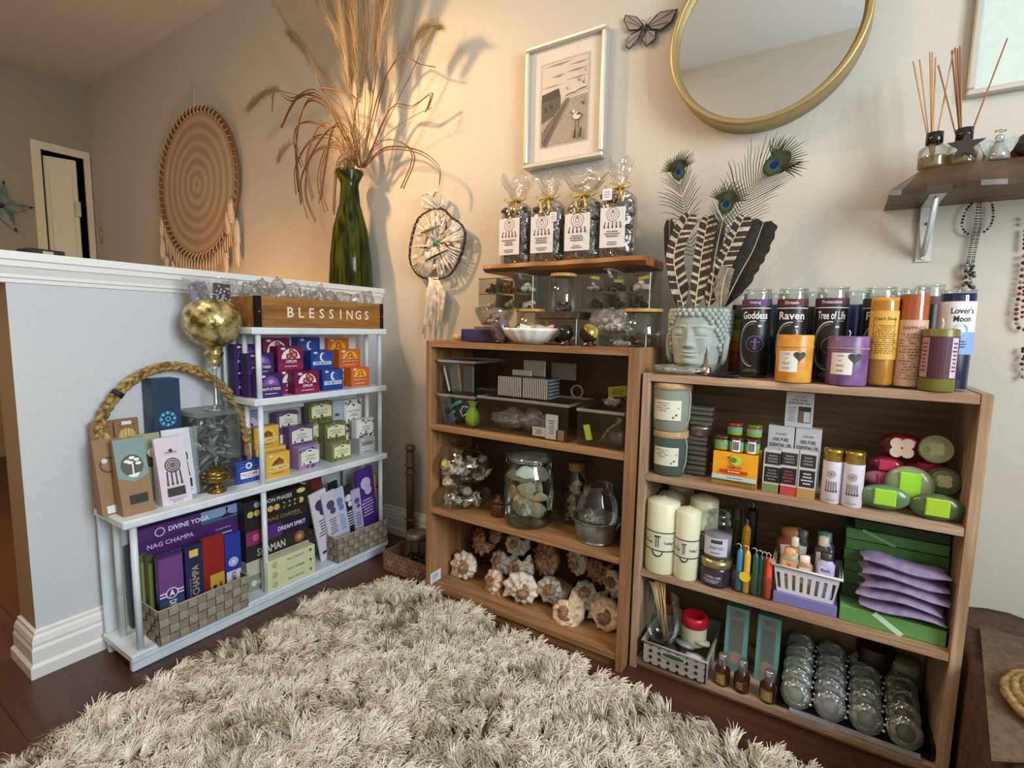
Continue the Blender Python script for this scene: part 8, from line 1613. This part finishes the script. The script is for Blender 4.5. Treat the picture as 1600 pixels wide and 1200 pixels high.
p = onY(0, 160, 366); g = thing('light_switch', 'pale rectangular light switch on the back wall beside the far doorway', 'light switch', p); MB().box(-.035, .035, -.006, -.0005, -.058, .058, C('#b3a184', .4), .002).build('plate', g); MB().box(-.006, .006, -.011, -.006, -.012, .012, C('#c9b898', .4), .001).build('toggle', g)
# ================================================================== rug and the low bench at the right
RZ = .012
def rugpt(x, y): p = onZ(.045, x, y); return (p.x, p.y)
edge = [(-60, 1225), (100, 1128), (200, 1080), (300, 1030), (400, 980), (480, 938), (545, 916), (600, 905), (660, 912), (720, 945), (800, 985), (880, 1020), (960, 1062), (1040, 1100), (1120, 1130), (1200, 1170)]
poly = [rugpt(*p) for p in edge]
ex = (poly[-1][0]-poly[-5][0], poly[-1][1]-poly[-5][1]); poly += [(poly[-1][0]+ex[0]*.9, poly[-1][1]+ex[1]*.9)]
poly += [(poly[-1][0], -1.95), (.1, -1.95), (poly[0][0]-.02, poly[0][1]-.25)]
def inside(x, y):
    c = False; n = len(poly); j = n-1
    for i in range(n):
        (xi, yi), (xj, yj) = poly[i], poly[j]
        if (yi > y) != (yj > y) and x < (xj-xi)*(y-yi)/(yj-yi)+xi: c = not c
        j = i
    return c
rug = MB().prism(poly, C('#8d8470', .95), .001, RZ, 'xy').build('shag_rug'); tag(rug, 'thick cream shag rug with long clumpy pile on the wooden floor', 'rug')
m, nt, b = newmat('shag'); N, L = nt.nodes, nt.links; tc = N.new('ShaderNodeTexCoord'); no = N.new('ShaderNodeTexNoise'); no.inputs['Scale'].default_value = 22; no.inputs['Detail'].default_value = 4; L.new(tc.outputs['Object'], no.inputs['Vector'])
rp = N.new('ShaderNodeValToRGB'); rp.color_ramp.elements[0].color = (*hx('#cfc3aa'), 1); rp.color_ramp.elements[1].color = (*hx('#f8f1e2'), 1); rp.color_ramp.elements[0].position = .35; rp.color_ramp.elements[1].position = .62; L.new(no.outputs['Fac'], rp.inputs[0]); L.new(rp.outputs[0], b.inputs['Base Color']); b.inputs['Roughness'].default_value = .85; SH = m
import numpy as np
rs_ = np.random.RandomState(3); xs = [p[0] for p in poly]; ys = [p[1] for p in poly]; V, F = [], []
cands = []; 
for i in range(60000):
    x, y = rs_.uniform(min(xs), max(xs)), rs_.uniform(-1.9, max(ys))
    # only as dense as needed near the camera's view
    if y < -1.45 and rs_.rand() < .6: continue
    if inside(x, y): cands.append((x, y))
    if len(cands) >= 15000: break
cands = np.array(cands); nc = len(cands); B_ = 14
cx = np.repeat(cands[:, 0], B_); cy = np.repeat(cands[:, 1], B_); n = len(cx)
def fld(x, y, s): return np.sin(x*7.3*s+1.3)+np.sin(y*8.1*s+.4)+np.sin((x+y)*11*s)+np.sin((x-y*1.4)*17*s)
ca = np.repeat(rs_.uniform(0, 2*np.pi, nc), B_)*.45+fld(cx, cy, 1.3)*1.1+fld(cx, cy, 4)*.5; lean = np.repeat(rs_.uniform(.35, 1.0, nc), B_)
ang = ca+rs_.normal(0, .28, n); Ln = rs_.uniform(.038, .06, n); r0 = rs_.uniform(0, .006, n); a0 = rs_.uniform(0, 6.28, n)
bx, by = cx+r0*np.cos(a0), cy+r0*np.sin(a0); hz = rs_.uniform(.020, .036, n)
pts = []
for k, t in enumerate((0, .4, .75, 1.0)):
    out = lean*Ln*(t**1.6)*.85; px = bx+np.cos(ang)*out; py = by+np.sin(ang)*out; pz = RZ+hz*(1-(1-t)**1.7)*1.15-(.004*(t == 1.0)); wd = .00135*(1-.6*t)
    sx, sy = -np.sin(ang)*wd, np.cos(ang)*wd; pts.append(np.stack([px-sx, py-sy, pz], 1)); pts.append(np.stack([px+sx, py+sy, pz+.0006], 1))
A = np.stack(pts, 1).reshape(-1, 3); base = np.arange(n)[:, None]*8; Q = np.concatenate([base+np.array([[0, 1, 3, 2]]), base+np.array([[2, 3, 5, 4]]), base+np.array([[4, 5, 7, 6]])], 0)
me = bpy.data.meshes.new('pile'); me.vertices.add(len(A)); me.vertices.foreach_set('co', A.astype(np.float32).ravel()); me.loops.add(Q.size); me.loops.foreach_set('vertex_index', Q.astype(np.int32).ravel()); me.polygons.add(len(Q)); me.polygons.foreach_set('loop_start', np.arange(len(Q), dtype=np.int32)*4); me.update(calc_edges=True); me.materials.append(SH)
po = bpy.data.objects.new('pile', me); col.objects.link(po); po.parent = rug; po['kind'] = 'stuff'
# low bench draped in brown fabric at the right of the lower bookcase
BZ = .272; m = MB(); nx, ny = 26, 22; x0, x1, y0, y1 = B2['x1']+.012, B2['x1']+1.0, -.95, -.006; FB = mottle('#4a3328', '#5c4234', 60, .9, bump=.4)
def bzf(u, v): return BZ+.005*noise.noise(Vector((u*9, v*9, 1)))+.006*sin(u*38)*max(0, 1-(y1-v)*9)
vs = [(x0+(x1-x0)*i/nx, y0+(y1-y0)*j/ny, bzf(x0+(x1-x0)*i/nx, y0+(y1-y0)*j/ny)) for j in range(ny+1) for i in range(nx+1)]; k = nx+1
fs = [(j*k+i, j*k+i+1, (j+1)*k+i+1, (j+1)*k+i) for j in range(ny) for i in range(nx)]
ed = [i for i in range(k)]+[j*k+nx for j in range(1, ny+1)]+[ny*k+i for i in range(nx-1, -1, -1)]+[j*k for j in range(ny-1, 0, -1)]
n0 = len(vs); vs += [(vs[e][0], vs[e][1], .001) for e in ed]; fs += [(ed[i], n0+i, n0+(i+1) % len(ed), ed[(i+1) % len(ed)]) for i in range(len(ed))]
tag(MB().add(vs, fs, FB, True).build('draped_bench'), 'low bench draped in dark brown fabric beside the lower bookcase', 'bench')
pq = [onZ(BZ+.01, *p) for p in ((1531, 978), (1549, 1186), (1760, 1200), (1750, 1040))]
tag(MB().prism([(p.x, min(p.y, -.012)) for p in pq], mottle('#5a4636', '#6b5644', 90, .95), BZ+.007, BZ+.011, 'xy').build('cloth_mat'), 'lighter brown flat cloth lying on the draped bench', 'cloth')
p = onZ(BZ+.03, 1735, 1125); m = MB(); STW = mottle('#8c7448', '#b39c68', 90, .8, bump=1., dist=.004)
for k in range(9): r = .02+.0125*k; m.tube([(r*cos(t*.35), r*sin(t*.35), .012+.028*(1-(k/8)**2)) for t in range(18)], .008, STW, 6, close=True)
tag(m.build('straw_hat', loc=(p.x, p.y, BZ+.0115)), 'coiled straw mat mound at the right edge on the brown cloth', 'straw mat')
